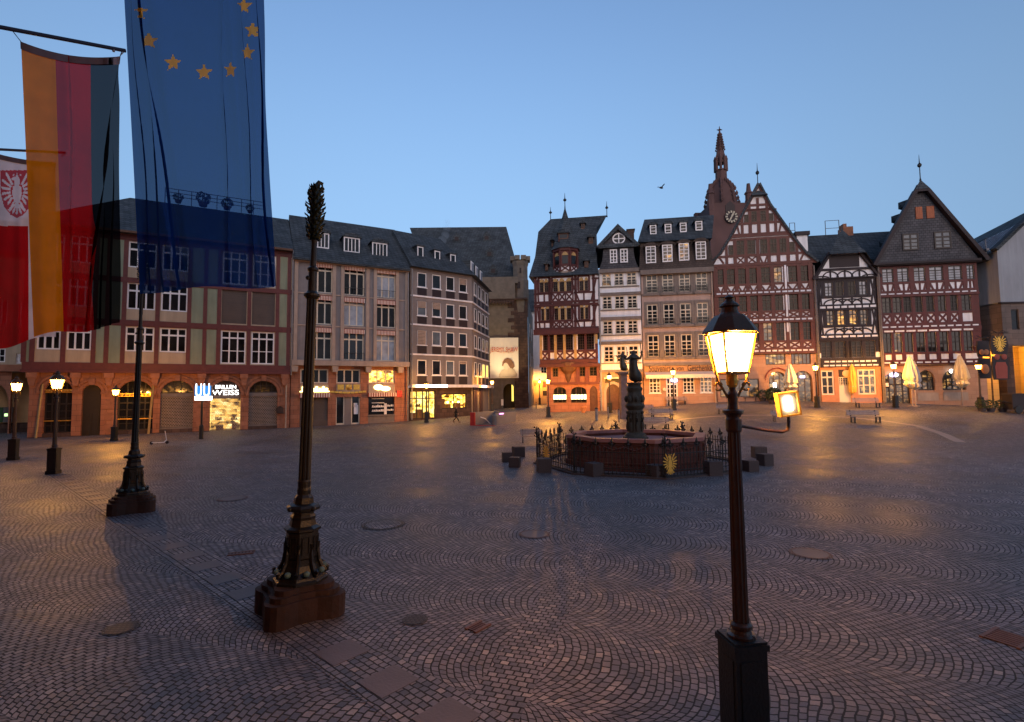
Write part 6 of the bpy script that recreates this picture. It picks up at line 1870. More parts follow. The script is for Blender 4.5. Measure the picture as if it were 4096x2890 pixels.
def modern_house():
    Ac = at(4028, 1560, 47.5); D2 = Vector((.318, 1, 0)).normalized(); a2 = math.atan2(-.06, 1)
    B = Bld('modern_corner_building', 'modern pale corner building with a glazed bay over a lit stone arcade', 'building', Ac.x, 47.5, a2)
    Z = lambda y, x=1100: B.z(zM(x, y)); U = lambda x, y=800: B.u(zM(x, y))
    zt, zb = Z(310, 1005), Z(1000)
    zi = B.z(zI(2050, 10)); zg = B.z(zI(2100, 940)) - .1
    uR = U(1283) + 8
    w1 = (U(1130, 1200), U(1230, 1200), Z(1360), Z(1095))
    m = MB()
    B.wall(-.02, uR, zb, zt, [], MT['conc_pale'], depth=8, name='upper_wall')
    B.wall(.05, uR, zi, zb - .1, [w1], MT['sand_brown'], depth=8, name='middle_wall', y=.1)
    B.win(w1, 1, 2, 'windark', 'glass', y=.1)
    m.box(-.1, uR, -.1, .2, zb - .12, zb); B.part(m, 'ledge', MT['timber_dark'])
    # gable slope to the right
    m = MB(); s = (Z(50, 1283) - zt) / (U(1283) - 0)
    RW = 4.6
    m.prism([(-.02, zt), (2 * RW, zt), (RW, zt + .94 * RW)], .002, .3); B.part(m, 'gable_wall', MT['conc_pale'])
    r = MB(); r.beam(-.25, zt - .1, RW, zt + .94 * RW + .12, .3, -.3, .4); r.beam(RW, zt + .94 * RW + .12, 2 * RW + .3, zt - .1, .3, -.301, .399); B.part(r, 'roof_edge', MT['slate'])
    # left face
    L = (on_line(3908, Ac, D2) - Vector((Ac.x, Ac.y, 0))).length + 3
    ang = math.atan2(1, .318) - a2
    rel = Matrix.Rotation(ang, 4, 'Z')
    def side(mb, name, mat, parent=None):
        mb.v = [tuple(rel @ Vector(v)) for v in mb.v]
        return mb.build(name, mat, parent or B.root)
    # on this face local x runs away from the corner and -y... faces the square at +y
    def LU(x):
        q = on_line(zM(x, 800)[0], Ac, D2); return (q - Vector((Ac.x, Ac.y, 0))).length
    m = MB()
    m.poly([(0, 0, zb - .1), (L, 0, zb - .1), (L, 0, zt), (0, 0, zt)]); side(m, 'side_wall', MT['conc_pale'])
    m = MB(); m.poly([(0, 0, zi), (L, 0, zi), (L, 0, zb - .1), (0, 0, zb - .1)]); side(m, 'side_lower_wall', MT['sand_brown'])
    x0, x1 = LU(985), LU(690)
    Zs = lambda y, x=1000: B.z(zM(x, y))
    za, zc = Zs(950, 1000), Zs(470, 1000)
    m = MB(); m.box(x0 - .3, x1 + .3, 0, .45, za - .25, za); m.box(x0 - .3, x1 + .3, 0, .5, zc, zc + .35); m.box(x0 - .3, x0, 0, .45, za, zc)
    for k in range(5): m.box(x0 + (x1 - x0) * k / 4 - .05, x0 + (x1 - x0) * k / 4 + .05, .3, .42, za, zc)
    bay = side(m, 'glazed_bay', MT['blue_steel'])
    m = MB(); m.box(x0, x0 + (x1 - x0) * .5, .1, .3, za, zc); side(m, 'bay_blind', MT['white'], bay)
    m = MB(); m.box(x0 + (x1 - x0) * .5, x1, .1, .3, za, zc); side(m, 'bay_pane', MT['glass_curt'], bay)
    for a, b in ((1018, 905), (868, 762)):
        m = MB(); m.box(LU(a), LU(b), .0, .06, B.z(zM((a + b) / 2, 1375), 0) , B.z(zM((a + b) / 2, 1130), 0)); side(m, 'window', MT['glass'])
    # lean roof with glazed strip, seen from below on the left
    m = MB(); q_ = lambda x, y, h=.1: (x, y, zt + h - .94 * y if y > -RW else zt + h + .94 * (2 * RW + y))
    m.add([q_(0, .5), q_(L + 6, .5), q_(L + 6, -RW + .01), q_(0, -RW + .01), q_(L + 6, -2 * RW), q_(0, -2 * RW)], [(0, 1, 2, 3), (3, 2, 4, 5)])
    side(m, 'side_roof', MT['slate'])
    m = MB(); m.add([q_(.6, .2, .2), q_(L + 5, .2, .2), q_(L + 5, -2.6, .2), q_(.6, -2.6, .2)], [(0, 1, 2, 3)]); side(m, 'roof_glazing', MT['glass_curt'])
    m = MB()
    for k in range(14): m.bar(q_(.6 + k * .75, .2, .23), q_(.6 + k * .75, -2.6, .23), .07)
    m.bar((0, .7, zt + 1.1), (L + 5, .7, zt + 1.1), .05)
    for k in range(5): m.bar((.3 + k * 2, .7, zt - .3), (.3 + k * 2, .7, zt + 1.1), .06)
    m.bar((0, .7, zt + .02), (L + 5, .7, zt + .02), .22); side(m, 'roof_rails', MT['blue_steel'])
    # arcade: pillars and lit wall behind
    m = MB()
    for a, b in ((2050, 2180),): m.box(U2(B, a), U2(B, b), .12, 1.0, zg - 1, zi)
    m.box(0.1, uR, .12, .9, zi - .02, zi + .02)
    B.part(m, 'pillar', MT['sand_dark'])
    m = MB(); m.box(U2(B, 2160), uR, 3.0, 3.2, zg - 1, zi + 1); m.box(-1.5, U2(B, 2160), 3.0, 3.2, zg - 1, zi + 1); B.part(m, 'arcade_wall', MT['ochre_block'])
    m = MB(); m.poly([(-2, .2, zi), (uR, .2, zi), (uR, 3.2, zi), (-2, 3.2, zi)]); B.part(m, 'arcade_ceiling', MT['stonewarm'])
    for k, x in enumerate((.6, 4.2)):
        m = MB(); m.lathe([(.22, 0), (.26, .1), (.1, .16)], 10, (x, 1.6, zi - .2)); B.part(m, 'ceiling_lamp', MT['sign_warm'])
        lt = bpy.data.lights.new('arcade_light', 'POINT'); lt.energy = 260; lt.color = (1, .50, .08); lt.shadow_soft_size = .2
        lo = bpy.data.objects.new('arcade_light', lt); C.objects.link(lo); lo.parent = B.root; lo.location = (x, 1.6, zi - .5)
    # side arcade pillars
    m = MB()
    for x in (1840, 1660, 1540):
        s0 = LU3(Ac, D2, x); m.box(s0 - .22, s0 + .22, -.5, 0, zg - 1, zi)
    side(m, 'side_pillars', MT['sand_dark'])
    m = MB(); m.poly([(-.5, -3, zg - 1), (L + 5, -3, zg - 1), (L + 5, -3, zi), (-.5, -3, zi)]); side(m, 'side_arcade_wall', MT['ochre_block'])
    return B

def U2(B, x): return B.u(zI(x, 700))
def LU3(A, D, x):
    q = on_line(zI(x, 700)[0], A, D); return (q - Vector((A.x, A.y, 0))).length

def cathedral():
    Y0 = 190.0
    zc = zm(2740, 480, 1.49)
    c = at(*zc(225, 700), Y0)
    B = Bld('cathedral_tower', 'dark red gothic cathedral tower with clock dial and open spire behind the houses', 'church tower', c.x, Y0, 0.0)
    Z = lambda y, x=222: B.z(zc(x, y)); U = lambda x, y=600: B.u(zc(x, y))
    hw = (U(333) - U(113)) / 2; ux = (U(333) + U(113)) / 2
    B0 = hw
    zs = Z(535)
    m = MB(); m.box(ux - hw, ux + hw, -hw, hw, -5, zs)
    for s in (-1, 1):
        for t in (-1, 1):
            m.box(ux + s * hw - 1.0, ux + s * hw + 1.0, t * hw - 1, t * hw + 1, -5, zs + 1)
    B.part(m, 'tower', MT['cath'])
    for s in (-1, 1):
        for t in (-1,):
            m = MB(); x, y = ux + s * hw, t * hw
            m.lathe([(1.25, zs - 3), (1.25, zs + 3), (1.6, zs + 3.3), (.9, zs + 4.2), (.6, zs + 7), (.15, Z(430))], 8, (x, y, 0))
            for q in range(5): m.lathe([(.75 - .12 * q, 0), (.15, .4)], 6, (x, y, zs + 4.4 + q * .5))
            B.part(m, 'pinnacle', MT['cath'])
    # ogival cap with crockets
    prof = []
    z0, z1 = zs, Z(372)
    for f, q in ((0, .86), (.18, .81), (.34, .765), (.52, .71), (.71, .63), (.82, .53), (.91, .42), (1, .30)): prof.append((hw * q, z0 + (z1 - z0) * f))
    m = MB(); m.lathe(prof, 8, (ux, 0, 0), 0, 1, 1, PI / 8)
    for k in range(8):
        an = PI / 8 + k * PI / 4
        for r_, z_ in prof[1:]:
            x, y = ux + (r_ + .35) * math.cos(an), (r_ + .35) * math.sin(an)
            m.lathe([(.35, -.7), (.6, .2), (.15, 1.1)], 5, (x, y, z_))
            r2_ = r_ + .35
    B.part(m, 'ogival_cap', MT['cath'])
    r = (U(248, 330) - U(181, 330)) / 2
    uc = U(214, 300); zl0, zl1 = Z(378), Z(185)
    m = MB()
    m.lathe([(r, zl0 - 1), (r * .95, zl0 + 4), (r * .95, Z(300))], 8, (uc, 0, 0), 0, 1, 1, PI / 8)
    for k in range(8):
        an = PI / 8 + k * PI / 4
        x, y = uc + r * .95 * math.cos(an), r * .95 * math.sin(an)
        m.lathe([(.55, Z(310)), (.5, Z(245)), (.62, Z(240)), (.08, Z(215))], 6, (x, y, 0))
    m.lathe([(r * .55, Z(300)), (r * .5, Z(240))], 8, (uc, 0, 0)) if False else None
    m.lathe([(r * .95, Z(262)), (r * .95, Z(255)), (r * .72, Z(248)), (r * .66, Z(190)), (r * .45, Z(180))], 8, (uc, 0, 0), 0, 1, 1, PI / 8)
    m.lathe([(r * .5, Z(185)), (r * .24, Z(120)), (.35, Z(75)), (.25, Z(62)), (.7, Z(60)), (.2, Z(55)), (.12, Z(40))], 8, (uc, 0, 0), 0, 1, 1, PI / 8)
    for q in range(7):
        f = q / 7; z_ = Z(182) + (Z(75) - Z(182)) * f; rr = r * .5 * (1 - f) + .5
        for k in range(8):
            an = PI / 8 + k * PI / 4; m.lathe([(.18, -.3), (.35, .1), (.05, .6)], 4, (uc + rr * math.cos(an), rr * math.sin(an), z_))
    m.box(uc - 1.0, uc + 1.0, -.12, .12, Z(62), Z(58))
    B.part(m, 'spire', MT['cath'])
    # clock
    cx, cz, R_ = U(224, 620), Z(620), (U(261) - U(189)) / 2
    m = MB(); m.lathe([(R_, 0), (R_, .3)], 32, (0, 0, 0)); m.v = [(cx + x, -hw - .5 - z, cz + y) for x, y, z in m.v]; ck = B.part(m, 'clock', MT['timber_dark'])
    m = MB()
    for k in range(12):
        a = PI / 6 * k; m.bar((cx + R_ * .62 * math.sin(a), -hw - .95, cz + R_ * .62 * math.cos(a)), (cx + R_ * .97 * math.sin(a), -hw - .95, cz + R_ * .97 * math.cos(a)), .55, .2, up=(0, 1, 0))
    m.bar((cx, -hw - 1.1, cz), (cx + R_ * .55 * math.sin(.5), -hw - 1.1, cz + R_ * .55 * math.cos(.5)), .6, .2, up=(0, 1, 0)); m.bar((cx, -hw - 1.1, cz), (cx + R_ * .85 * math.sin(3.6), -hw - 1.1, cz + R_ * .85 * math.cos(3.6)), .45, .2, up=(0, 1, 0))
    m.build('clock_numerals', MT['dial'], ck)
    m = MB()
    w_ = 1.7; m.prism([(cx - w_, Z(590)), (cx + w_, Z(590)), (cx + w_, Z(550)), (cx, Z(525)), (cx - w_, Z(550))], -hw - .2, -hw + .1); B.part(m, 'lancet_opening', MT['ink'])
    return B

def far_left_building():
    p = on_line(-420, LA + Vector((0, 6, 0)), LROW)
    B = Bld('bank_arcade_building', 'stone arcade building at the left edge with an ochre lit wall and cash machine', 'building', p.x, p.y + 2, AL)
    U = lambda x, y=1600: B.u((x, y)); Z = lambda y, x=40: B.z((x, y))
    uR = U(112)
    zc0, zc1 = Z(1487), Z(1460)
    zt = Z(1010); zg = Z(1725) - .3
    r = [(U(-40), U(12), Z(1450), Z(1395)), (U(55), U(75), Z(1455), Z(1415)), (U(-40), U(12), Z(1300), Z(1200)), (U(50), U(80), Z(1300), Z(1200))]
    B.wall(0, uR, zc0, zt, r, MT['cream'])
    for q in r: B.win(q, 2, 2, 'winwhite', 'glass', bw=.1)
    ar = [(U(-200), U(-90), zg - .5, Z(1540), 1.8), (U(-62), U(34), zg - .5, Z(1540), 1.8)]
    B.wall(0, U(40), zg - 1.5, zc0, [], MT['sand_red'], arches=ar, y=.1, d=.7, name='arcade_wall', back=False)
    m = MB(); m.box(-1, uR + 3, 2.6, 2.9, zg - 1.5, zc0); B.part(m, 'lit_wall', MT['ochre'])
    m = MB(); m.box(0, uR, -.3, .15, zc0, zc1); 
    B.part(m, 'cornice', MT['sand_red2'])
    m = MB(); m.box(0, uR, 2.5, 2.61, zg - 1, zg + .9); B.part(m, 'wall_plinth', MT['sand_dark'])
    B.roof(-.5, uR + .5, zt, zt + 4, MT['slate'])
    o = 2.2
    a, b = B.u((12, 1670), o), B.u((48, 1670), o)
    m = MB(); m.box(a, b, o, o + .4, B.z((30, 1690), o), B.z((30, 1630), o)); am = B.part(m, 'cash_machine', MT['metal'])
    m = MB(); m.box(a + .3, b - .5, o - .03, o, B.z((30, 1666), o), B.z((30, 1655), o)); m.build('screen', MT['screen_green'], am)
    m = MB(); m.box(a - .9, a - .02, o, o + .4, B.z((30, 1690), o), B.z((30, 1630), o)); m.build('machine_side', MT['green_panel'], am)
    return B
# ================================================================== ground
def ground():
    xs = sorted(set([-700, -400, -250] + [-160 + 4 * i for i in range(20)] + [-80 + 1.6 * i for i in range(101)] + [84 + 4 * i for i in range(20)] + [250, 400, 700]))
    ys = sorted(set([-120, -60, -30] + [-16 + 2 * i for i in range(8)] + [1.2 * i for i in range(85)] + [104 + 5 * i for i in range(30)] + [300, 500, 900]))
    mb = MB()
    mb.v = [(x, y, gz(x, y)) for y in ys for x in xs]
    n = len(xs)
    for j in range(len(ys) - 1):
        for i in range(n - 1):
            mb.f.append((j * n + i, j * n + i + 1, (j + 1) * n + i + 1, (j + 1) * n + i)); mb.m.append(0)
    mb.smooth = True
    tag(mb.build('ground', MT['cobble']), 'wet looking cobbled square laid in fans of small stones', 'ground', kind='structure')

def strip(name, pts, w, material, lift, label, kind='structure', step=.8):
    """paved band draped on the ground along plan points"""
    P = [Vector((p[0], p[1], 0)) for p in pts]
    Q = []
    for a, b in zip(P, P[1:]):
        k = max(1, int((b - a).length / step))
        Q += [a.lerp(b, i / k) for i in range(k)]
    Q.append(P[-1])
    mb = MB(); vs = []
    for i, q in enumerate(Q):
        t = (Q[min(i + 1, len(Q) - 1)] - Q[max(i - 1, 0)]).normalized()
        nrm = Vector((-t.y, t.x, 0))
        for s in (-1, 1):
            v = q + nrm * (s * w / 2)
            vs.append((v.x, v.y, gz(v.x, v.y) + lift))
    mb.add(vs, [(2 * i, 2 * i + 1, 2 * i + 3, 2 * i + 2) for i in range(len(Q) - 1)])
    mb.f = [tuple(reversed(f)) for f in mb.f]
    o = mb.build(name, material)
    return tag(o, label, 'paving', kind=kind)

def paving():
    g1 = math.atan2(1, .327)
    m = cobblemat('cobbles_gully', True, -g1 + PI / 2); MT['cobble_g'] = m
    strip('gully_band', [(-1.15, 2.2), (-.3, 4.9), (.75, 8.2), (2.05, 12.2), (3.8, 17.6)], .58, m, .004, 'straight band of cobbles running from the near edge to the fountain')
    d = Vector((-.70, .625, 0)); a2 = math.atan2(d.y, d.x)
    m2 = cobblemat('cobbles_slab_band', True, -a2); MT['cobble_b'] = m2
    s1 = Vector((-2.05, 6.29, 0))
    p0, p1 = s1 - d * 4.6, s1 + d * 24
    strip('slab_band', [(p0.x, p0.y), (p1.x, p1.y)], .74, m2, .005, 'straight band of cobbles carrying a row of stone slabs past the flagpoles')
    n = d.normalized(); q = Vector((-n.y, n.x, 0))
    first = None
    for k in range(-4, 24):
        if k in (1, 2, 11, 12): continue
        c = s1 + d * k
        mb = MB()
        pts = []
        for i, j in ((-1, -1), (1, -1), (1, 1), (-1, 1)):
            v = n * (i * .225) + q * (j * .235); pts.append((v.x, v.y))
        mb.prismz(pts, 0, .006)
        o = mb.build('paving_slab', MT['slab'], None, (c.x, c.y, gz(c.x, c.y) + .004))
        tag(o, 'square grey stone slab let into the cobbled band between the flagpoles', 'slab', 'stone slabs in the cobbled band', 'structure')
    pts = [gnd(*p) for p in ((2560, 1722), (2640, 1695), (2740, 1677), (2850, 1667), (3000, 1662), (3130, 1662), (3245, 1665), (3405, 1671), (3555, 1687), (3672, 1705), (3772, 1737), (3842, 1770))]
    m3 = mat('band_pale', (.30, .24, .21), .6, .2, 6, .4, 30)
    strip('curved_band', [(p.x, p.y) for p in pts], .55, m3, .006, 'pale curved band of smooth paving crossing the rear of the square')

def manholes():
    spec = [(2137, 2139, 62, 'round manhole cover left of the straight gully band, half way to the fountain', 1),
            (3242, 2216, 76, 'large round manhole cover to the right of the near street lamp', 1),
            (1660, 2482, 50, 'small round manhole cover right of the foot of the near flagpole', 0),
            (487, 2515, 62, 'dark round manhole cover in the near left corner', 0),
            (1534, 2100, 84, 'faint wide ring of paving stones beyond the near flagpole', 2),
            (930, 1996, 56, 'round manhole cover with a red rim between the two flagpoles', 1)]
    for x, y, r, lab, kind in spec:
        p = gnd(x, y); R_ = r / F * p.y
        t = thing('manhole_cover', lab, 'manhole', (p.x, p.y, p.z), 0, 'manhole covers in the cobbles')
        mb = MB(); mb.lathe([(R_ * .8, .002), (R_ * .8, .012)], 32); mb.build('lid', MT['slab' if kind == 1 else ('manhole' if kind == 0 else 'cobble_s')], t)
        mb = MB(); n = 32
        for k in range(n):
            a0, a1 = 2 * PI * k / n, 2 * PI * (k + 1) / n
            for ra, rb, h in ((.82, .9, .013), (.93, 1.0, .009)):
                mb.add([(R_ * ra * math.cos(a0), R_ * ra * math.sin(a0), h), (R_ * rb * math.cos(a0), R_ * rb * math.sin(a0), h), (R_ * rb * math.cos(a1), R_ * rb * math.sin(a1), h), (R_ * ra * math.cos(a1), R_ * ra * math.sin(a1), h)], [(0, 1, 2, 3)])
        mb.build('rim', MT['mh_ring' if kind == 1 else 'manhole'], t)
    for x, y, w, l, rz, lab in ((1912, 2510, .16, .26, .9, 'small square drain grate beside the straight gully band'), (965, 2215, .14, .42, .35, 'narrow drain slot between the slab band and the near flagpole'), (4030, 2555, .34, .44, .5, 'wide rusty inspection plate at the right edge of the square')):
        p = gnd(x, y)
        t = thing('drain_grate', lab, 'drain', (p.x, p.y, p.z), rz)
        mb = MB(); mb.box(-l / 2, l / 2, -w / 2, w / 2, .001, .008); mb.build('pit', MT['ink'], t)
        mb = MB()
        n = 7
        for k in range(n): mb.box(-l / 2 + l * k / n, -l / 2 + l * (k + .55) / n, -w / 2, w / 2, .009, .016)
        for s in (-1, 1): mb.box(-l / 2 - .02, l / 2 + .02, s * w / 2 - .02, s * w / 2 + .02, .0, .02)
        mb.build('bars', MT['mh_ring'], t)

# ================================================================== street lamps
def make_lamp(name='street_lamp'):
    t = thing(name, '', 'street lamp')
    I = MT['iron_rust']
    mb = MB(); mb.prismz([(-.14, -.14), (.14, -.14), (.14, .14), (-.14, .14)], 0, .90)
    mb.prismz([(-.165, -.165), (.165, -.165), (.165, .165), (-.165, .165)], 0, .14); mb.prismz([(-.155, -.155), (.155, -.155), (.155, .155), (-.155, .155)], .90, .95); mb.prismz([(-.142, -.142), (.142, -.142), (.142, .142), (-.142, .142)], .95, .97)
    mb.box(-.10, .10, -.146, -.139, .22, .82); mb.box(.139, .146, -.10, .10, .22, .82); mb.box(-.146, -.139, -.10, .10, .22, .82)
    mb.build('plinth', MT['iron'], t)
    mb = MB()
    mb.lathe([(.115, .97), (.115, .99), (.085, 1.0), (.075, 1.03), (.088, 1.05), (.088, 1.07), (.07, 1.09)], 20)
    for k in range(4): mb.lathe([(.013, .97), (.013, 1.0)], 6, (.10 * math.cos(k * PI / 2 + .6), .10 * math.sin(k * PI / 2 + .6), .0))
    seg = 24                                            # fluted shaft
    prof = [(.066, 1.08), (.063, 1.6), (.058, 2.1), (.052, 2.70)]
    n0 = len(mb.v)
    for r, z in prof:
        for k in range(seg):
            rr = r * (1 if k % 2 else .86); a = 2 * PI * k / seg; mb.v.append((rr * math.cos(a), rr * math.sin(a), z))
    for i in range(len(prof) - 1):
        for k in range(seg):
            k2 = (k + 1) % seg; mb.f.append((n0 + i * seg + k, n0 + i * seg + k2, n0 + (i + 1) * seg + k2, n0 + (i + 1) * seg + k)); mb.m.append(0)
    mb.lathe([(.058, 2.69), (.066, 2.71), (.066, 2.80), (.058, 2.82), (.064, 2.84), (.09, 2.86), (.09, 2.88), (.05, 2.89), (.042, 2.93), (.045, 3.02), (.03, 3.05), (.028, 3.10)], 20)
    mb.build('post', I, t)
    mb = MB(); mb.lathe([(.03, 3.08), (.045, 3.10), (.05, 3.14), (.045, 3.19), (.02, 3.20)], 14); mb.build('gas_fitting', MT['gold'], t)
    mb = MB()
    for s in (-1, 1):
        mb.tube([(s * .208, 0, 3.55), (s * .195, 0, 3.48), (s * .135, 0, 3.15), (s * .125, 0, 3.115), (s * .09, 0, 3.07), (s * .045, 0, 2.99)], .011, 8)
        mb.tube([(s * .13 + s * .035 * math.cos(a), 0, 3.09 + .035 * math.sin(a)) for a in [k * .55 for k in range(11)]], .010, 6)
        mb.ball((s * .215, 0, 3.555), .022, 8, 6)
    mb.build('scroll_bracket', MT['glow_brass'], t)
    b, u = .098, .150
    zb, zt = 3.205, 3.55
    cb = [(-b, -b, zb), (b, -b, zb), (b, b, zb), (-b, b, zb)]; ct = [(-u, -u, zt), (u, -u, zt), (u, u, zt), (-u, u, zt)]
    mb = MB()
    for k in range(4): mb.add([cb[k], cb[(k + 1) % 4], ct[(k + 1) % 4], ct[k]], [(0, 1, 2, 3)])
    mb.build('lantern_glass', MT['lampglass'], t)
    mb = MB()
    for k in range(4):
        mb.bar(cb[k], ct[k], .016); mb.bar(cb[k], cb[(k + 1) % 4], .02); mb.bar(ct[k], ct[(k + 1) % 4], .02)
    mb.box(-b, b, -b, b, zb - .012, zb - .002)
    mb.build('lantern_frame', MT['glow_brass'], t)
    mb = MB()
    mb.lathe([(.235, 3.555), (.23, 3.575), (.20, 3.62), (.15, 3.69), (.125, 3.715)], 8, (0, 0, 0), 0, 1, 1, PI / 8)
    mb.lathe([(.10, 3.71), (.075, 3.74), (.065, 3.785), (.085, 3.795), (.075, 3.815), (.04, 3.84), (.03, 3.86), (.045, 3.875), (.008, 3.90)], 16)
    mb.build('lantern_cap', MT['cap_glow_metal'], t)
    mb = MB()
    for x, y in ((.035, 0), (-.035, 0), (0, .035), (0, -.035)): mb.lathe([(.012, 3.36), (.016, 3.40), (.010, 3.45)], 8, (x, y, 0))
    mb.lathe([(.008, 3.21), (.008, 3.36)], 8)
    mb.build('mantle', MT['mantle'], t)
    lt = bpy.data.lights.new('lamp_light', 'POINT')
    lt.energy = 420; lt.color = (1.0, .42, .07); lt.shadow_soft_size = .10
    lo = bpy.data.objects.new('lamp_light', lt); C.objects.link(lo); lo.parent = t; lo.location = (0, 0, 3.40)
    return t

def lamps():
    near = make_lamp()
    p = gnd(2983, 3020)
    near.location = p; near.rotation_euler = (0, 0, math.radians(8))
    near['label'] = 'nearest street lamp, glowing brightly, with a flood light on a side arm'
    spec = [((52, 1841), (85, 1548), 'lit street lamp at the left edge, standing by the ochre cash machine wall', 80, .3),
            ((213, 1897), (241, 1536), 'lit street lamp on a slim black plinth, beside the farther flagpole, facing the dark window', 70, .2),
            ((456, 1764), (469, 1570), 'small lit street lamp close in front of the red arcade, left of the far flagpole', 260, .1),
            ((1706, 1691), (1706, 1545), 'lit street lamp right in front of the bright cafe entrance', 200, .4),
            ((1969, 1652), (1969, 1531), 'lit street lamp behind the subway stair walls under the pale banner', 260, .2),
            ((2096, 1628), (2095, 1525), 'lit street lamp against the dark corner of the stone house', 300, .5),
            ((2159, 1620), (2157, 1528), 'lit street lamp inside the narrow lane before the white house', 380, .1),
            ((2194, 1669), (2195, 1528), 'lit street lamp with a tall dark plinth by the oriel house parasol', 420, .3),
            ((2440, 1653), (2440, 1510), 'lit street lamp in front of the brown double door of the narrow white house', 420, .6),
            ((2696, 1641), (2695, 1491), 'lit street lamp in front of the souvenir shop door of the pink house', 420, .2),
            ((3269, 1632), (3260, 1473), 'lit street lamp between the big red gable house and the black and white house', 400, .4),
            ((3583, 1632), (3574, 1467), 'lit street lamp in front of the slate gable house door, left of the pale parasols', 400, .1),
            ((3925, 1639), (3914, 1469), 'lit street lamp with a flared black plinth by the hanging signs', 220, .3)]
    for base, lan, lab, en, rz in spec:
        q = gnd(*base)
        zl = at(*lan, q.y).z
        s = (zl - q.z) / 3.39
        c = copy_tree(near)
        c.location = q; c.scale = (s * 1.05, s * 1.05, s); c.rotation_euler = (0, 0, rz)
        c['label'] = lab; c['group'] = 'lit street lamps around the square'
        for ch in c.children:
            if ch.type == 'LIGHT':
                ch.data = ch.data.copy(); ch.data.energy = en * LAMP_K
    near['group'] = 'lit street lamps around the square'
    # flood light on the near lamp's arm
    mb = MB()
    mb.tube([(.05, 0, 2.745), (.30, -.02, 2.70), (.44, -.03, 2.685), (.49, -.03, 2.70), (.50, -.03, 2.75), (.50, -.03, 2.84)], .013, 8)
    mb.tube([(.50, -.03, 2.80), (.515, -.03, 2.77), (.51, -.03, 2.73), (.485, -.03, 2.705)], .006, 6)
    mb.lathe([(.062, 2.71), (.062, 2.78)], 16)
    mb.build('side_arm', MT['iron_rust'], near)
    rot = Matrix.Translation((.50, -.03, 2.93)) @ Matrix.Rotation(math.radians(-8), 4, 'Y') @ Matrix.Rotation(math.radians(-16), 4, 'Z')
    def put(mb, name, m, parent):
        mb.v = [tuple(rot @ Vector(v)) for v in mb.v]; return mb.build(name, m, parent)
    mb = MB()
    w, h, d = .085, .105, .05
    for a in ((-w, -w + .014, -h, h), (w - .014, w, -h, h), (-w, w, h - .014, h), (-w, w, -h, -h + .014)):
        mb.box(a[0], a[1], -d, .03, a[2], a[3])
    mb.box(-w, w, .02, d, -h, h)
    fl = put(mb, 'flood_light', MT['flood_body'], near)
    mb = MB(); mb.box(-w + .016, w - .016, -.012, .018, -h + .016, h - .016); put(mb, 'reflector', MT['reflector'], fl)
    mb = MB(); mb.box(-.03, .03, -.03, -.014, -.055, .06); put(mb, 'flood_lens', MT['spotlens'], fl)
    return near

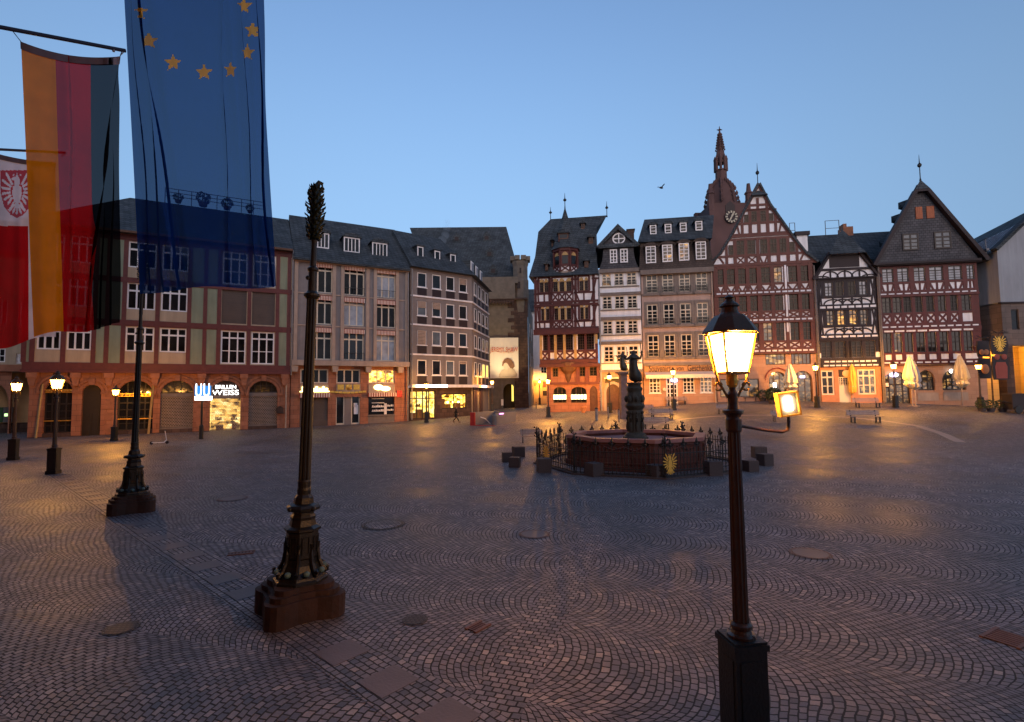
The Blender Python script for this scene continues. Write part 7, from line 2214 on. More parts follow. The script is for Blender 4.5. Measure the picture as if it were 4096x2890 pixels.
# ================================================================== flagpoles
def flagpoles():
    t = thing('flagpole', 'nearest ornate cast iron flagpole with a leafy crown, on a lobed red stone block', 'flagpole')
    mb = MB()                                           # lobed stone block
    def lobed(r, lob, z0, z1):
        pts = []
        for k in range(48):
            a = 2 * PI * k / 48
            # square with rounded projecting corners
            c, s = math.cos(a), math.sin(a)
            sq = min(1 / max(abs(c), 1e-6), 1 / max(abs(s), 1e-6))
            rr = r * min(sq, 1.22) + lob * max(0, abs(math.sin(2 * a)) - .55) * 1.6
            pts.append((rr * c, rr * s))
        mb.prismz(pts, z0, z1)
    lobed(.50, .15, -.1, .30); lobed(.44, .12, .30, .37); lobed(.38, .10, .37, .44)
    mb.build('stone_block', MT['base_stone'], t)
    mb = MB()
    mb.lathe([(.40, .43), (.40, .47), (.37, .49), (.36, .52), (.29, .58), (.24, .66), (.235, .74), (.25, .76)], 8, (0, 0, 0), 0, 1, 1, PI / 8)
    mb.lathe([(.24, .75), (.235, 1.10), (.27, 1.12), (.27, 1.15), (.20, 1.18), (.18, 1.26), (.19, 1.30), (.16, 1.34), (.16, 1.37), (.24, 1.39), (.25, 1.43), (.22, 1.46), (.15, 1.48), (.14, 1.56), (.105, 1.60)], 8, (0, 0, 0), 0, 1, 1, PI / 8)
    for k in range(8):                                   # scroll buttresses round the foot
        a = k * PI / 4 + PI / 8
        c, s = math.cos(a), math.sin(a)
        mb.tube([(r * c, r * s, z) for r, z in ((.24, .95), (.24, .82), (.26, .70), (.31, .60), (.37, .545), (.40, .55), (.40, .59), (.37, .60))], .028, 6)
    for k in range(4):
        a = k * PI / 2 + .4
        mb.ball((.24 * math.cos(a), .24 * math.sin(a), 1.42), .035, 8, 6)
    for k in range(8):
        a = k * PI / 4; c, s = math.cos(a), math.sin(a)
        mb.tube([(.232 * c - .05 * s, .232 * s + .05 * c, .82), (.232 * c - .05 * s, .232 * s + .05 * c, 1.04), (.232 * c + .05 * s, .232 * s - .05 * c, 1.04), (.232 * c + .05 * s, .232 * s - .05 * c, .82)], .010, 5)
    mb.build('cast_base', MT['pole_iron'], t)
    mb = MB()
    for k in range(8):
        a = k * PI / 4
        mb.ball((.345 * math.cos(a), .345 * math.sin(a), .585), .05, 10, 8, 1, 1, .8)
    mb.build('shell_ornament', MT['verdigris'], t)
    mb = MB(); seg = 24
    prof = [(.092, 1.60), (.088, 2.4), (.08, 3.4), (.075, 4.40)]
    n0 = len(mb.v)
    for r, z in prof:
        for k in range(seg):
            rr = r * (1.0 if k % 3 else .80); a = 2 * PI * k / seg; mb.v.append((rr * math.cos(a), rr * math.sin(a), z))
    for i in range(len(prof) - 1):
        for k in range(seg):
            k2 = (k + 1) % seg; mb.f.append((n0 + i * seg + k, n0 + i * seg + k2, n0 + (i + 1) * seg + k2, n0 + (i + 1) * seg + k)); mb.m.append(0)
    mb.lathe([(.10, 1.60), (.105, 1.66), (.095, 1.70), (.10, 1.78), (.09, 1.80)], 16)
    mb.lathe([(.085, 4.38), (.125, 4.42), (.125, 4.45), (.09, 4.47), (.07, 4.50), (.066, 4.78), (.085, 4.80), (.085, 4.83), (.05, 4.86), (.042, 5.20), (.05, 5.28)], 16)
    mb.ball((-.08, -.02, 4.68), .035, 8, 6)
    mb.build('shaft', MT['pole_iron'], t)
    mb = MB()                                            # leafy crown: rows of curling leaves round a core
    mb.lathe([(.05, 5.26), (.075, 5.4), (.085, 5.6), (.09, 5.8), (.08, 6.0), (.05, 6.08), (.01, 6.11)], 10)
    for j in range(13):
        z = 5.27 + j * .062
        r = .065 + .035 * math.sin(PI * min(1, (j + 2) / 14))
        for k in range(9):
            a = 2 * PI * (k + .5 * (j % 2)) / 9 + RND.uniform(-.1, .1)
            c, s = math.cos(a), math.sin(a)
            w = .028
            o_ = r + RND.uniform(.03, .065)
            mb.add([(r * .8 * c - w * s, r * .8 * s + w * c, z), (r * .8 * c + w * s, r * .8 * s - w * c, z), (o_ * c + w * .6 * s, o_ * s - w * .6 * c, z + .035), (o_ * 1.05 * c, o_ * 1.05 * s, z + RND.uniform(.06, .085)), (o_ * c - w * .6 * s, o_ * s + w * .6 * c, z + .035)],
                   [(0, 1, 2, 3, 4), (4, 3, 2, 1, 0)])
    for j, (z, r) in enumerate(((5.25, .13), (5.30, .11))):
        for k in range(10):
            a = 2 * PI * k / 10; c, s = math.cos(a), math.sin(a)
            mb.add([(.05 * c - .03 * s, .05 * s + .03 * c, z), (.05 * c + .03 * s, .05 * s - .03 * c, z), (r * c, r * s, z + .015)], [(0, 1, 2), (2, 1, 0)])
    mb.tube([(.0, .0, 6.08), (.04, 0, 6.13), (.09, 0, 6.12), (.105, 0, 6.05), (.08, 0, 6.0)], [.03, .035, .03, .03, .02], 8)
    mb.build('leaf_crown', MT['crown_iron'], t)
    t.location = (-3.04, 7.45, 0); t.rotation_euler = (0, math.radians(1.4), math.radians(35)); t.scale = (.92, .92, 1.02)
    t['group'] = 'ornate iron flagpoles on stone blocks'
    c = copy_tree(t)
    q = gnd(527, 2045)
    c.location = (q.x, q.y, 0); c.rotation_euler.y = math.radians(.5)
    for ch in c.children:
        if ch.name.startswith('leaf_crown'): ch.location.z = .85
    mb = MB(); mb.lathe([(.05, 5.2), (.038, 5.7), (.05, 6.14)], 12); mb.build('upper_stem', MT['pole_iron'], c)
    c['label'] = 'farther ornate iron flagpole, its upper part hidden by the blue starred flag'

# ================================================================== flags
def flag(name, label, L, Rr, YL, YR, mats, paint, folds, hem=True, group='flags hanging from the town hall', nv=46, nu=40, seed=1):
    """L, Rr: picture points (top, bottom) of the two side edges; the cloth hangs as a folded surface in space"""
    def PX(u, v):
        xl = L[0][0] + (L[1][0] - L[0][0]) * v; xr = Rr[0][0] + (Rr[1][0] - Rr[0][0]) * v
        yl = L[0][1] + (L[1][1] - L[0][1]) * v; yr = Rr[0][1] + (Rr[1][1] - Rr[0][1]) * v
        y = yl + (yr - yl) * u + folds.get('sag', 0) * 4 * u * (1 - u) * (1 - v)
        y += 9 * math.sin(u * 8 + seed) * v * v
        return xl + (xr - xl) * u + folds.get('wave', 6) * math.sin(v * 6 + seed) * (.35 + (u - .5)) * v, y
    def S(u, v, o=0.0):
        x, y = PX(u, v)
        d = 0.0
        for c0, c1, w, k in folds.get('p', ()):               # pleats: the cloth doubles back over itself
            t_ = (u - c0 - (c1 - c0) * v - .012 * math.sin(v * 11 + c0 * 9)) / w
            g_ = math.exp(-t_ * t_) * min(1, .25 + v * 1.2)
            x -= k * w * (Rr[0][0] - L[0][0]) * t_ * g_
            d += .05 * g_ * t_
        for c0, c1, w, a in folds['f']:
            c = c0 + (c1 - c0) * v
            d += a * (.25 + .75 * v) * math.exp(-((u - c) / w) ** 2)
        d += .012 * math.sin(u * 23 + v * 2.2 + seed) * (.3 + v) + .02 * math.sin(u * 9 - v * 3 + seed)
        return at(x, y, YL + (YR - YL) * u + d - o)
    top = S(.5, 0)
    t = thing(name, label, 'flag', tuple(top), 0, group)
    mb = MB()
    for j in range(nv + 1):
        for i in range(nu + 1): mb.v.append(tuple(S(i / nu, j / nv) - top))
    for j in range(nv):
        for i in range(nu):
            u, v = (i + .5) / nu, (j + .5) / nv
            mi = paint(u, v, *PX(u, v))
            mb.f.append((j * (nu + 1) + i, j * (nu + 1) + i + 1, (j + 1) * (nu + 1) + i + 1, (j + 1) * (nu + 1) + i)); mb.m.append(mi)
    mb.smooth = True
    mb.build('cloth', mats, t)
    if hem:
        mb = MB(); n = 24
        mb.v = []
        for i in range(n + 1):
            a, b = S(i / n, 0), S(i / n, .026)
            mb.v += [tuple(a - top + Vector((0, -.012, .0))), tuple(b - top + Vector((0, -.012, 0))), tuple(a - top + Vector((0, .012, 0))), tuple(b - top + Vector((0, .012, 0)))]
        for i in range(n):
            a = 4 * i
            for q in ((a, a + 1, a + 5, a + 4), (a + 2, a + 6, a + 7, a + 3), (a, a + 4, a + 6, a + 2)):
                mb.f.append(q); mb.m.append(0)
        mb.build('hem', MT['hem'], t)
    return t, S, top

def staff(label, a, b, r=.028):
    b = Vector(b)
    s_ = (b.x * .6 + b.y * .8 + .70)                      # back along the staff to the wall
    a = b - Vector((.6, .8, .31)) * s_
    t = thing('flagstaff', label, 'flagstaff', tuple(b), 0, 'flagstaffs reaching out from the town hall')
    mb = MB(); mb.tube([a - b, Vector((0, 0, 0))], r, 10); mb.build('pole', MT['staff'], t)
    d = (b - a).normalized()
    mb = MB(); mb.tube([-d * .16, -d * .16 + Vector((0, 0, -.05))], .02, 6); mb.tube([-d * .02 + Vector((0, 0, -.02)), -d * .06 + Vector((0, 0, -.08))], .008, 5); mb.build('hook', MT['metal'], t)
    return t

def eagle(mb, c, s, y, n=6, ax=None):
    """heraldic eagle facing front, flat pieces; c=(x,z), s = half height"""
    def P(pts, dy=0):
        if hasattr(mb, 'polys'): mb.polys.append(pts); return
        mb.prism([(c[0] + x * s, c[1] + z * s) for x, z in pts], y - .012 * s - dy, y + .012 * s + .001)
    P([(-.20, .45), (.20, .45), (.26, .05), (.14, -.45), (-.14, -.45), (-.26, .05)])
    P([(-.12, .45), (.12, .45), (.16, .75), (.05, .95), (-.10, .95), (-.34, .80), (-.14, .72)])
    for k, x in enumerate((-.18, 0, .18)): P([(x - .05, .97), (x + .05, .97), (x, 1.12)])
    for sg in (-1, 1):
        for k in range(n):
            a = math.radians(62 - k * 24)
            r0, r1 = .18, .95 - .06 * k
            w = .062
            ca, sa = math.cos(a), math.sin(a)
            ox, oz = .16, .34 - .07 * k
            P([(sg * (ox + r0 * ca - w * sa), oz + r0 * sa + w * ca), (sg * (ox + r0 * ca + w * sa), oz + r0 * sa - w * ca), (sg * (ox + r1 * .85 * ca + w * sa), oz + r1 * .85 * sa - w * ca), (sg * (ox + r1 * ca), oz + r1 * sa), (sg * (ox + r1 * .85 * ca - w * sa), oz + r1 * .85 * sa + w * ca)], .001 * k)
        P([(sg * .10, -.35), (sg * .22, -.40), (sg * .42, -.78), (sg * .55, -.80), (sg * .40, -.92), (sg * .28, -.82)], .002)
    for k in range(5):
        a = math.radians(-90 + (k - 2) * 22)
        P([(-.05, -.42), (.05, -.42), (math.cos(a) * .55 + .06, -.42 + math.sin(a) * .6), (math.cos(a) * .6, -.42 + math.sin(a) * .66), (math.cos(a) * .55 - .06, -.42 + math.sin(a) * .6)], .003 + .001 * k)

def flags():
    # European flag, nearest
    L, Rr = ((474, -440), (560, 1168)), ((1036, -440), (1104, 1142))
    stars = [(563, 47), (598, 165), (692, 252), (816, 290), (922, 280), (990, 212), (1008, 122), (977, 25), (905, -95), (800, -135), (690, -120), (600, -50)]
    def star(u, v, x, y):
        for sx, sy in stars:
            dx, dy = (x - sx) / (.80 if sx > 880 else 1.0), sy - y
            r = math.hypot(dx, dy)
            if r > 35: continue
            a = (math.atan2(dy, dx) - PI / 2) % (2 * PI / 5)
            a = min(a, 2 * PI / 5 - a)                     # angle from the nearest point of the star
            if r * math.cos(a) + r * math.sin(a) * 2.35 < 35: return 1
        return 0
    t, S, top = flag('hanging_flag', 'blue flag with a ring of golden stars, the largest of the flags', L, Rr, 5.0, 5.7,
                     [MT['eu_blue'], MT['star_gold']], star, {'f': [(.02, .26, .030, .16), (.06, .34, .035, -.12), (.10, .20, .03, .10), (.70, .86, .04, .07), (.80, .84, .03, -.08), (.90, .93, .035, .08), (.99, .97, .05, -.12)], 'p': [(.035, .30, .028, 2.3), (.08, .18, .020, 2.2), (.035, .09, .018, 2.1), (.72, .66, .012, 1.9), (.84, .86, .014, 2.0), (.95, .96, .024, 2.3)], 'wave': 12}, hem=False, nu=120, nv=330)
    staff('dark flagstaff above the blue starred flag', None, at(1075, -462, 5.75))
    # German tricolour
    L, Rr = ((84, 168), (136, 1348)), ((481, 228), (428, 1285))
    L, Rr = ((84, 168), (136, 1348)), ((481, 228), (476, 1300))
    t, S, top = flag('hanging_flag', 'black red and gold flag in three upright stripes', L, Rr, 7.05, 7.8,
                     [MT['fl_gold'], MT['fl_red'], MT['fl_black']], lambda u, v, x, y: 0 if u < .345 else 1 if u < .70 else 2, {'f': [(.97, .72, .04, .20), (.90, .66, .04, -.16), (.99, .90, .05, .14), (.45, .50, .05, .04)], 'p': [(1.0, .60, .040, 2.4), (.93, .76, .026, 2.2), (.97, .88, .026, 2.2), (.5, .46, .012, 1.8)], 'sag': 26, 'wave': 9}, seed=3, nu=110, nv=70)
    mb = MB(); mb.tube([S(0, 0) - top, at(48, 122, 6.85) - top], .006, 5); mb.tube([S(1, 0) - top, at(488, 205, 7.8) - top], .006, 5); mb.build('cord', MT['staff'], t)
    staff('dark flagstaff over the black red and gold flag', None, at(502, 204, 7.85))
    # city flag with the eagle shield, farthest
    L, Rr = ((-90, 590), (-80, 1405)), ((222, 650), (226, 1345))
    def inside(P, x, y):
        c = False; n = len(P)
        for i in range(n):
            (x0, y0), (x1, y1) = P[i], P[i - 1]
            if (y0 > y) != (y1 > y) and x < (x1 - x0) * (y - y0) / (y1 - y0) + x0: c = not c
        return c
    em = MB(); em.polys = []
    eagle(em, (0, 0), 1, 0)
    shield = [(-1, 1), (1, 1), (1, .1), (.8, -.5), (.4, -.85), (0, -1), (-.4, -.85), (-.8, -.5), (-1, .1)]
    def city(u, v, x, y):
        if y > 905: return 0 if u < .64 else 1
        X_, Z_ = (x - 68) / 66, (778 - y) / 96
        if not inside(shield, X_, Z_): return 1
        if not inside(shield, X_ * 1.07, Z_ * 1.07): return 0
        X_, Z_ = X_ * 66 / 76, Z_ * 96 / 76
        return 1 if any(inside(p_, X_, Z_) for p_ in em.polys) else 0
    t, S, top = flag('hanging_flag', 'red and white flag with an eagle shield, partly behind the tricolour', L, Rr, 9.5, 10.2,
                     [MT['fl_red2'], MT['fl_white']], city, {'f': [(.55, .5, .06, .08), (.85, .8, .05, -.06)], 'sag': 14, 'wave': 3}, seed=5, nu=100, nv=230)
    staff('thin dark flagstaff over the red and white flag', None, at(262, 612, 10.3), .024)

def town_hall():
    """the front the flags hang from; it stands beside and behind the viewer and keeps the evening sky off the near paving"""
    a = math.atan2(.6, -.8)
    B = Bld('town_hall', 'tall red sandstone town hall front with pointed windows, carrying the flagstaffs', 'town hall', -5.2 + .8 * 30, 3.1 - .6 * 30, a)
    B.root.location.z = B.z0 = 0
    hs = []
    for k in range(11):
        u = 2.0 + k * 6
        for z0, z1 in ((6.8, 9.6), (11.8, 15.0)): hs.append((u, u + 2.2, z0, z1, 1.4))
        hs.append((u - .6, u + 2.8, 1.4, 4.6, 1.7))
    B.wall(0, 68, -1, 19, [], MT['sand_red'], arches=hs, d=.4, depth=14)
    for r in hs: B.win(r[:4], 2, 3, 'wincream', 'glass', rec=.2)
    m = MB()
    for z in (5.6, 10.8, 18.4): m.box(0, 68, -.25, .02, z, z + .35)
    B.part(m, 'string_course', MT['sand_red2'])
    B.roof(-.3, 68.3, 19, 27, MT['slate'], -.5, 14)

# ================================================================== figures
def skin_mesh(name, pts, edges, mat_, parent, sub=2, smooth=True, root=0):
    me = bpy.data.meshes.new('skin')
    me.from_pydata([p[:3] for p in pts], edges, [])
    if not me.skin_vertices: 
        o = bpy.data.objects.new('skin', me); C.objects.link(o)
    o = bpy.data.objects.get('skin') or o
    md = o.modifiers.new('Skin', 'SKIN')
    if not me.skin_vertices:
        me.attributes.new('skin', 'FLOAT', 'POINT')
    sv = me.skin_vertices[0].data
    for i, p in enumerate(pts):
        r = p[3]
        sv[i].radius = r if isinstance(r, tuple) else (r, r)
        sv[i].use_root = (i == root)
    sb = o.modifiers.new('Subdivision', 'SUBSURF'); sb.levels = sub; sb.render_levels = sub
    bpy.context.view_layer.update()
    dg = bpy.context.evaluated_depsgraph_get()
    m2 = bpy.data.meshes.new_from_object(o.evaluated_get(dg))
    m2.name = name
    bpy.data.objects.remove(o); bpy.data.meshes.remove(me)
    m2.materials.clear(); m2.materials.append(mat_)
    for p in m2.polygons: p.use_smooth = True
    r = bpy.data.objects.new(name, m2); C.objects.link(r)
    if parent is not None: r.parent = parent
    return r

def hand(pts, edges, wrist, d, side, up, s=1.0):
    """palm, four fingers and a thumb grown from the wrist point"""
    d = Vector(d).normalized(); up = Vector(up).normalized(); sd = d.cross(up).normalized() * side
    w = Vector(pts[wrist][:3])
    n = len(pts)
    palm = w + d * .07 * s
    pts.append((*palm, (.034 * s, .018 * s))); edges.append((wrist, n))
    for k, (o, L) in enumerate(((-.03, .065), (-.01, .078), (.01, .074), (.03, .058))):
        b = palm + d * .03 * s + sd * o * s
        i = len(pts)
        pts.append((*b, .009 * s)); edges.append((n, i))
        m = b + d * L * .55 * s + up * -.006 * s
        pts.append((*m, .0085 * s)); edges.append((i, i + 1))
        e = m + d * L * .4 * s + up * -.03 * s
        pts.append((*e, .007 * s)); edges.append((i + 1, i + 2))
    i = len(pts)
    b = w + d * .035 * s - sd * .035 * s
    pts.append((*b, .011 * s)); edges.append((n, i))
    e = b + (d * .7 - sd * .6).normalized() * .05 * s
    pts.append((*e, .009 * s)); edges.append((i, i + 1))

def person():
    p = gnd(1824, 1691)
    H = (at(1824, 1627, p.y).z - p.z)
    s = H / 1.70
    t = thing('person', 'walker in a dark knee length coat striding past the lit cafe windows', 'person', tuple(p), 0)
    t.scale = (s, s, s)
    # walking towards +x
    P, E = [], []
    def v(x, y, z, r): P.append((x, y, z, r)); return len(P) - 1
    def e(*ids):
        for a, b in zip(ids, ids[1:]): E.append((a, b))
    pel = v(0, 0, .92, (.12, .15)); wst = v(.0, 0, 1.06, (.10, .13)); ch = v(.02, 0, 1.26, (.12, .16)); nk0 = v(.02, 0, 1.41, (.07, .09)); nk = v(.035, 0, 1.47, .05); hd = v(.05, 0, 1.57, (.085, .075)); tp = v(.045, 0, 1.66, (.06, .055))
    e(pel, wst, ch, nk0, nk, hd, tp)
    nose = v(.145, 0, 1.565, .012); e(hd, nose)
    for sd, kf, ff in ((1, (.16, .48), (.30, .07)), (-1, (-.04, .50), (-.30, .14))):
        hp = v(.02, sd * .09, .86, .085); kn = v(kf[0], sd * .09, kf[1], .058); an = v(ff[0], sd * .09, ff[1] + .02, .038); to = v(ff[0] + .16, sd * .10, .035 if sd > 0 else .05, .035); e(pel, hp, kn, an, to)
    arms = []
    for sd, el, wr in ((1, (-.14, 1.12), (-.16, .90)), (-1, (.12, 1.12), (.26, .95))):
        shd = v(.02, sd * .18, 1.38, .065); eb = v(el[0], sd * .23, el[1], .048); w = v(wr[0], sd * .21, wr[1], .03); e(nk0, shd, eb, w)
        hand(P, E, w, (.2 if sd < 0 else -.05, 0, -1), sd, (1, 0, 0))
    skin_mesh('body', P, E, MT['skin'], t, 1)
    # coat
    P, E = [], []
    hem0 = v(.0, 0, .52, (.20, .25)); hem = v(0, 0, .62, (.19, .23)); a = v(0, 0, .92, (.15, .18)); b = v(.0, 0, 1.08, (.125, .155)); c = v(.02, 0, 1.27, (.14, .18)); d = v(.03, 0, 1.43, (.07, .09)); e(hem0, hem, a, b, c, d)
    for sd, el, wr in ((1, (-.14, 1.12), (-.16, .93)), (-1, (.12, 1.12), (.24, .97))):
        shd = v(.02, sd * .18, 1.38, .078); eb = v(el[0], sd * .23, el[1], .06); w = v(wr[0], sd * .21, wr[1], .045); e(d, shd, eb, w)
    skin_mesh('coat', P, E, MT['coat'], t, 1)
    P, E = [], []
    top = v(.02, 0, .60, .10)
    for sd, kf, ff in ((1, (.16, .48), (.29, .12)), (-1, (-.04, .50), (-.29, .18))):
        hp = v(.03, sd * .08, .58, .09); kn = v(kf[0], sd * .09, kf[1] - .03, .066); an = v(ff[0], sd * .09, ff[1], .05); e(top, hp, kn, an)
    skin_mesh('trousers', P, E, MT['coat'], t, 1)
    mb = MB()
    for sd, x, z in ((1, .37, .04), (-1, -.22, .075)): mb.ball((x, sd * .095, z), .06, 10, 6, 2.2, .85, .75)
    mb.build('shoes', MT['ink'], t)
    P, E = [], []
    a = v(.02, 0, 1.60, (.10, .095)); b = v(-.03, 0, 1.52, (.085, .09)); c = v(-.05, 0, 1.40, .07); e(a, b, c)
    skin_mesh('hair', P, E, MT['ink'], t, 1)
    mb = MB(); mb.ball((-.20, .27, .86), .13, 10, 8, 1.1, .5, 1.1); mb.tube([(-.20, .27, .98), (-.1, .24, 1.2), (.02, .19, 1.42), (.05, .10, 1.44)], .012, 6); mb.build('bag', MT['timber_brown'], t)

def statue_figure(parent, h, mat_, name='figure'):
    """gowned woman, right arm raised with a sword, left hand holding scales; h = height"""
    s = h / 1.9
    P, E = [], []
    def v(x, y, z, r):
        r = tuple(q * s * 1.25 for q in r) if isinstance(r, tuple) else r * s * 1.25
        P.append((x * s, y * s, z * s, r)); return len(P) - 1
    def e(*ids):
        for a, b in zip(ids, ids[1:]): E.append((a, b))
    g0 = v(.03, 0, .05, (.28, .26)); g1 = v(.02, 0, .35, (.25, .23)); g2 = v(-.02, 0, .75, (.23, .20)); wst = v(-.03, 0, 1.05, (.19, .17)); ch = v(-.02, -.02, 1.28, (.22, .18)); nk0 = v(-.01, 0, 1.42, .14); nk = v(0, 0, 1.50, .08); hd = v(0, -.02, 1.63, .13); tp = v(0, -.01, 1.76, .10)
    e(g0, g1, g2, wst, ch, nk0, nk, hd, tp); E_ = E
    ns = v(0, -.12, 1.61, .015); e(hd, ns)
    fo = v(.38, .05, .10, .10); f2 = v(.30, .03, .45, .12); e(g1, f2, fo)
    sh = v(.19, 0, 1.38, .08); el = v(.36, -.05, 1.30, .06); wr = v(.38, -.12, 1.52, .04); e(nk0, sh, el, wr); hand(P, E, wr, (0, -.1, 1), 1, (0, -1, 0), s * 1.2)
    sh = v(-.19, 0, 1.38, .08); el = v(-.42, -.06, 1.26, .06); wr = v(-.58, -.14, 1.36, .04); e(nk0, sh, el, wr); hand(P, E, wr, (-1, -.2, .1), -1, (0, 0, 1), s * 1.2)
    o = skin_mesh(name, P, E, mat_, parent, 1)
    mb = MB()
    mb.bar((.38 * s, -.14 * s, 1.50 * s), (.30 * s, -.16 * s, 2.12 * s), .05 * s, .02 * s); mb.bar((.28 * s, -.14 * s, 1.62 * s), (.46 * s, -.14 * s, 1.64 * s), .03 * s)
    so = mb.build('sword', mat_, parent)
    mb = MB()
    mb.bar((-.86 * s, -.18 * s, 1.34 * s), (-.50 * s, -.18 * s, 1.42 * s), .02 * s)
    for x, z in ((-.84, 1.34), (-.52, 1.41)):
        for k in range(3):
            a = 2 * PI * k / 3; mb.bar((x * s, -.18 * s, z * s), ((x + .07 * math.cos(a)) * s, (-.18 + .07 * math.sin(a)) * s, (z - .25) * s), .008 * s)
        mb.lathe([(.02 * s, -.03 * s), (.09 * s, 0)], 10, (x * s, -.18 * s, (z - .25) * s))
    mb.build('scales', mat_, parent)
    return o

# ================================================================== fountain
def fountain():
    c = gnd(2541, 1838); c = Vector((at(2541, 1700, 22.4).x, 22.4, 0)); c.z = gz(c.x, c.y)
    t = thing('octagonal_fountain', 'octagonal red sandstone fountain basin with a tall carved pedestal bearing a bronze figure', 'fountain', tuple(c), 0)
    def octo(r): return [(r * math.cos(k * PI / 4), r * math.sin(k * PI / 4)) for k in range(8)]
    def ring(mb, ro, ri, z0, z1):
        O, I = octo(ro), octo(ri)
        for k in range(8):
            k2 = (k + 1) % 8
            a, b, c_, d = O[k], O[k2], I[k2], I[k]
            vs = [(*q, z0) for q in (a, b, c_, d)] + [(*q, z1) for q in (a, b, c_, d)]
            mb.add(vs, [(4, 5, 6, 7), (0, 1, 5, 4), (2, 3, 7, 6)])
    Rf = 3.02
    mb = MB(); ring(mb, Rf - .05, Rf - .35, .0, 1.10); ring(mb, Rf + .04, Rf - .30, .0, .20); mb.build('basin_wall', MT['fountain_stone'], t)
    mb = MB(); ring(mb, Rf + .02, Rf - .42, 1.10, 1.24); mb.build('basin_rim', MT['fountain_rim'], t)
    mb = MB()
    O = octo(Rf - .045)
    for k in range(8):
        a, b = Vector((*O[k], 0)), Vector((*O[(k + 1) % 8], 0)); nrm = Vector((a.x + b.x, a.y + b.y, 0)).normalized()
        for f0, f1 in ((.08, .47), (.53, .92)):
            for z in (.30, 1.0): mb.bar(a.lerp(b, f0) + nrm * .01 + Vector((0, 0, z)), a.lerp(b, f1) + nrm * .01 + Vector((0, 0, z)), .06, .05)
            for f in (f0, f1): mb.bar(a.lerp(b, f) + nrm * .01 + Vector((0, 0, .3)), a.lerp(b, f) + nrm * .01 + Vector((0, 0, 1.0)), .06, .05, up=nrm)
        m = a.lerp(b, .5) + nrm * .02
        mb.tube([a.lerp(b, .15) + nrm * .04 + Vector((0, 0, .95)), a.lerp(b, .32) + nrm * .05 + Vector((0, 0, .80)), m + nrm * .04 + Vector((0, 0, .93)), a.lerp(b, .68) + nrm * .05 + Vector((0, 0, .80)), a.lerp(b, .85) + nrm * .04 + Vector((0, 0, .95))], .025, 6)
    mb.build('basin_panels', MT['fountain_stone'], t)
    mb = MB(); O, I = octo(Rf - .36), None
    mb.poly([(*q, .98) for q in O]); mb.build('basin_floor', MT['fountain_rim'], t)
    mb = MB(); mb.box(.86, .92, -1.62, -1.56, .99, 1.12); mb.build('cup', MT['white'], t)
    # pedestal
    mb = MB()
    mb.lathe([(.74, .98), (.74, 1.10), (.64, 1.14), (.60, 1.22), (.52, 1.28), (.46, 1.30)], 8, (0, 0, 0), 0, 1, 1, PI / 8)
    mb.lathe([(.44, 1.30), (.43, 2.05), (.46, 2.10), (.47, 2.20), (.42, 2.26), (.44, 2.30), (.56, 2.38), (.58, 2.46), (.50, 2.54), (.47, 2.60), (.52, 2.72), (.50, 2.86), (.42, 2.98), (.40, 3.06), (.46, 3.14), (.47, 3.22), (.40, 3.26), (.36, 3.40)], 8, (0, 0, 0), 0, 1, 1, PI / 8)
    for k in range(8):                                   # mask heads, scrolls and small caryatids on the shaft
        a = k * PI / 4; cc, ss = math.cos(a), math.sin(a)
        mb.ball((.50 * cc, .50 * ss, 2.74), .11, 8, 6, 1, 1, 1.3); mb.ball((.46 * cc, .46 * ss, 2.16), .07, 8, 5)
        mb.tube([(.42 * cc, .42 * ss, 1.36), (.47 * cc, .47 * ss, 1.55), (.45 * cc, .45 * ss, 1.75), (.48 * cc, .48 * ss, 1.92), (.43 * cc, .43 * ss, 2.0)], [.05, .085, .06, .075, .04], 8)
        mb.ball((.44 * cc, .44 * ss, 2.02), .06, 8, 5)
    mb.v = [(x * .74, y * .74, z) for x, y, z in mb.v]
    mb.smooth = True
    mb.build('pedestal', MT['pedestal_stone'], t)
    base = thing('statue', None, None)
    base.parent = t; base.location = (0, 0, 3.38); base.rotation_euler = (0, 0, .25)
    mb = MB(); mb.lathe([(.34, 0), (.34, .05), (.28, .08)], 12); mb.build('statue_plinth', MT['bronze_dark'], base)
    statue_figure(base, 1.62, MT['bronze_dark'])
    # wrought iron fence
    f = thing('fountain_fence', 'black wrought iron fence with leafy spikes and gilded eagle shields ringing the fountain', 'fence', tuple(c), 0)
    RF = 4.28
    O = octo(RF)
    posts = []
    for k in range(8):
        a, b = Vector((*O[k], 0)), Vector((*O[(k + 1) % 8], 0))
        nrm = Vector((a.x + b.x, a.y + b.y, 0)).normalized()
        mb = MB()
        for z in (.10, .28, .86): mb.bar(a + Vector((0, 0, z)), b + Vector((0, 0, z)), .035, .03)
        L = (b - a).length
        n = 22
        for i in range(n):
            q = a.lerp(b, (i + .5) / n)
            big = i % 4 == 1
            h = 1.16 if big else .98
            mb.bar(q + Vector((0, 0, .02)), q + Vector((0, 0, h)), .024 if not big else .03)
            if big:
                mb.lathe([(.012, 0), (.05, .05), (.025, .10), (.055, .15), (.008, .30)], 6, (q.x, q.y, h - .06))
                for s in (-1, 1):
                    d = (b - a).normalized() * s
                    mb.tube([q + Vector((0, 0, h - .12)), q + d * .07 + Vector((0, 0, h - .05)), q + d * .12 + Vector((0, 0, h - .10))], .012, 5)
                    mb.add([tuple(q + d * .03 + Vector((0, 0, h - .1))), tuple(q + d * .16 + nrm * .02 + Vector((0, 0, h + .03))), tuple(q + d * .06 + Vector((0, 0, h + .08)))], [(0, 1, 2), (2, 1, 0)])
            else: mb.lathe([(.010, 0), (.028, .03), (.004, .12)], 5, (q.x, q.y, h - .02))
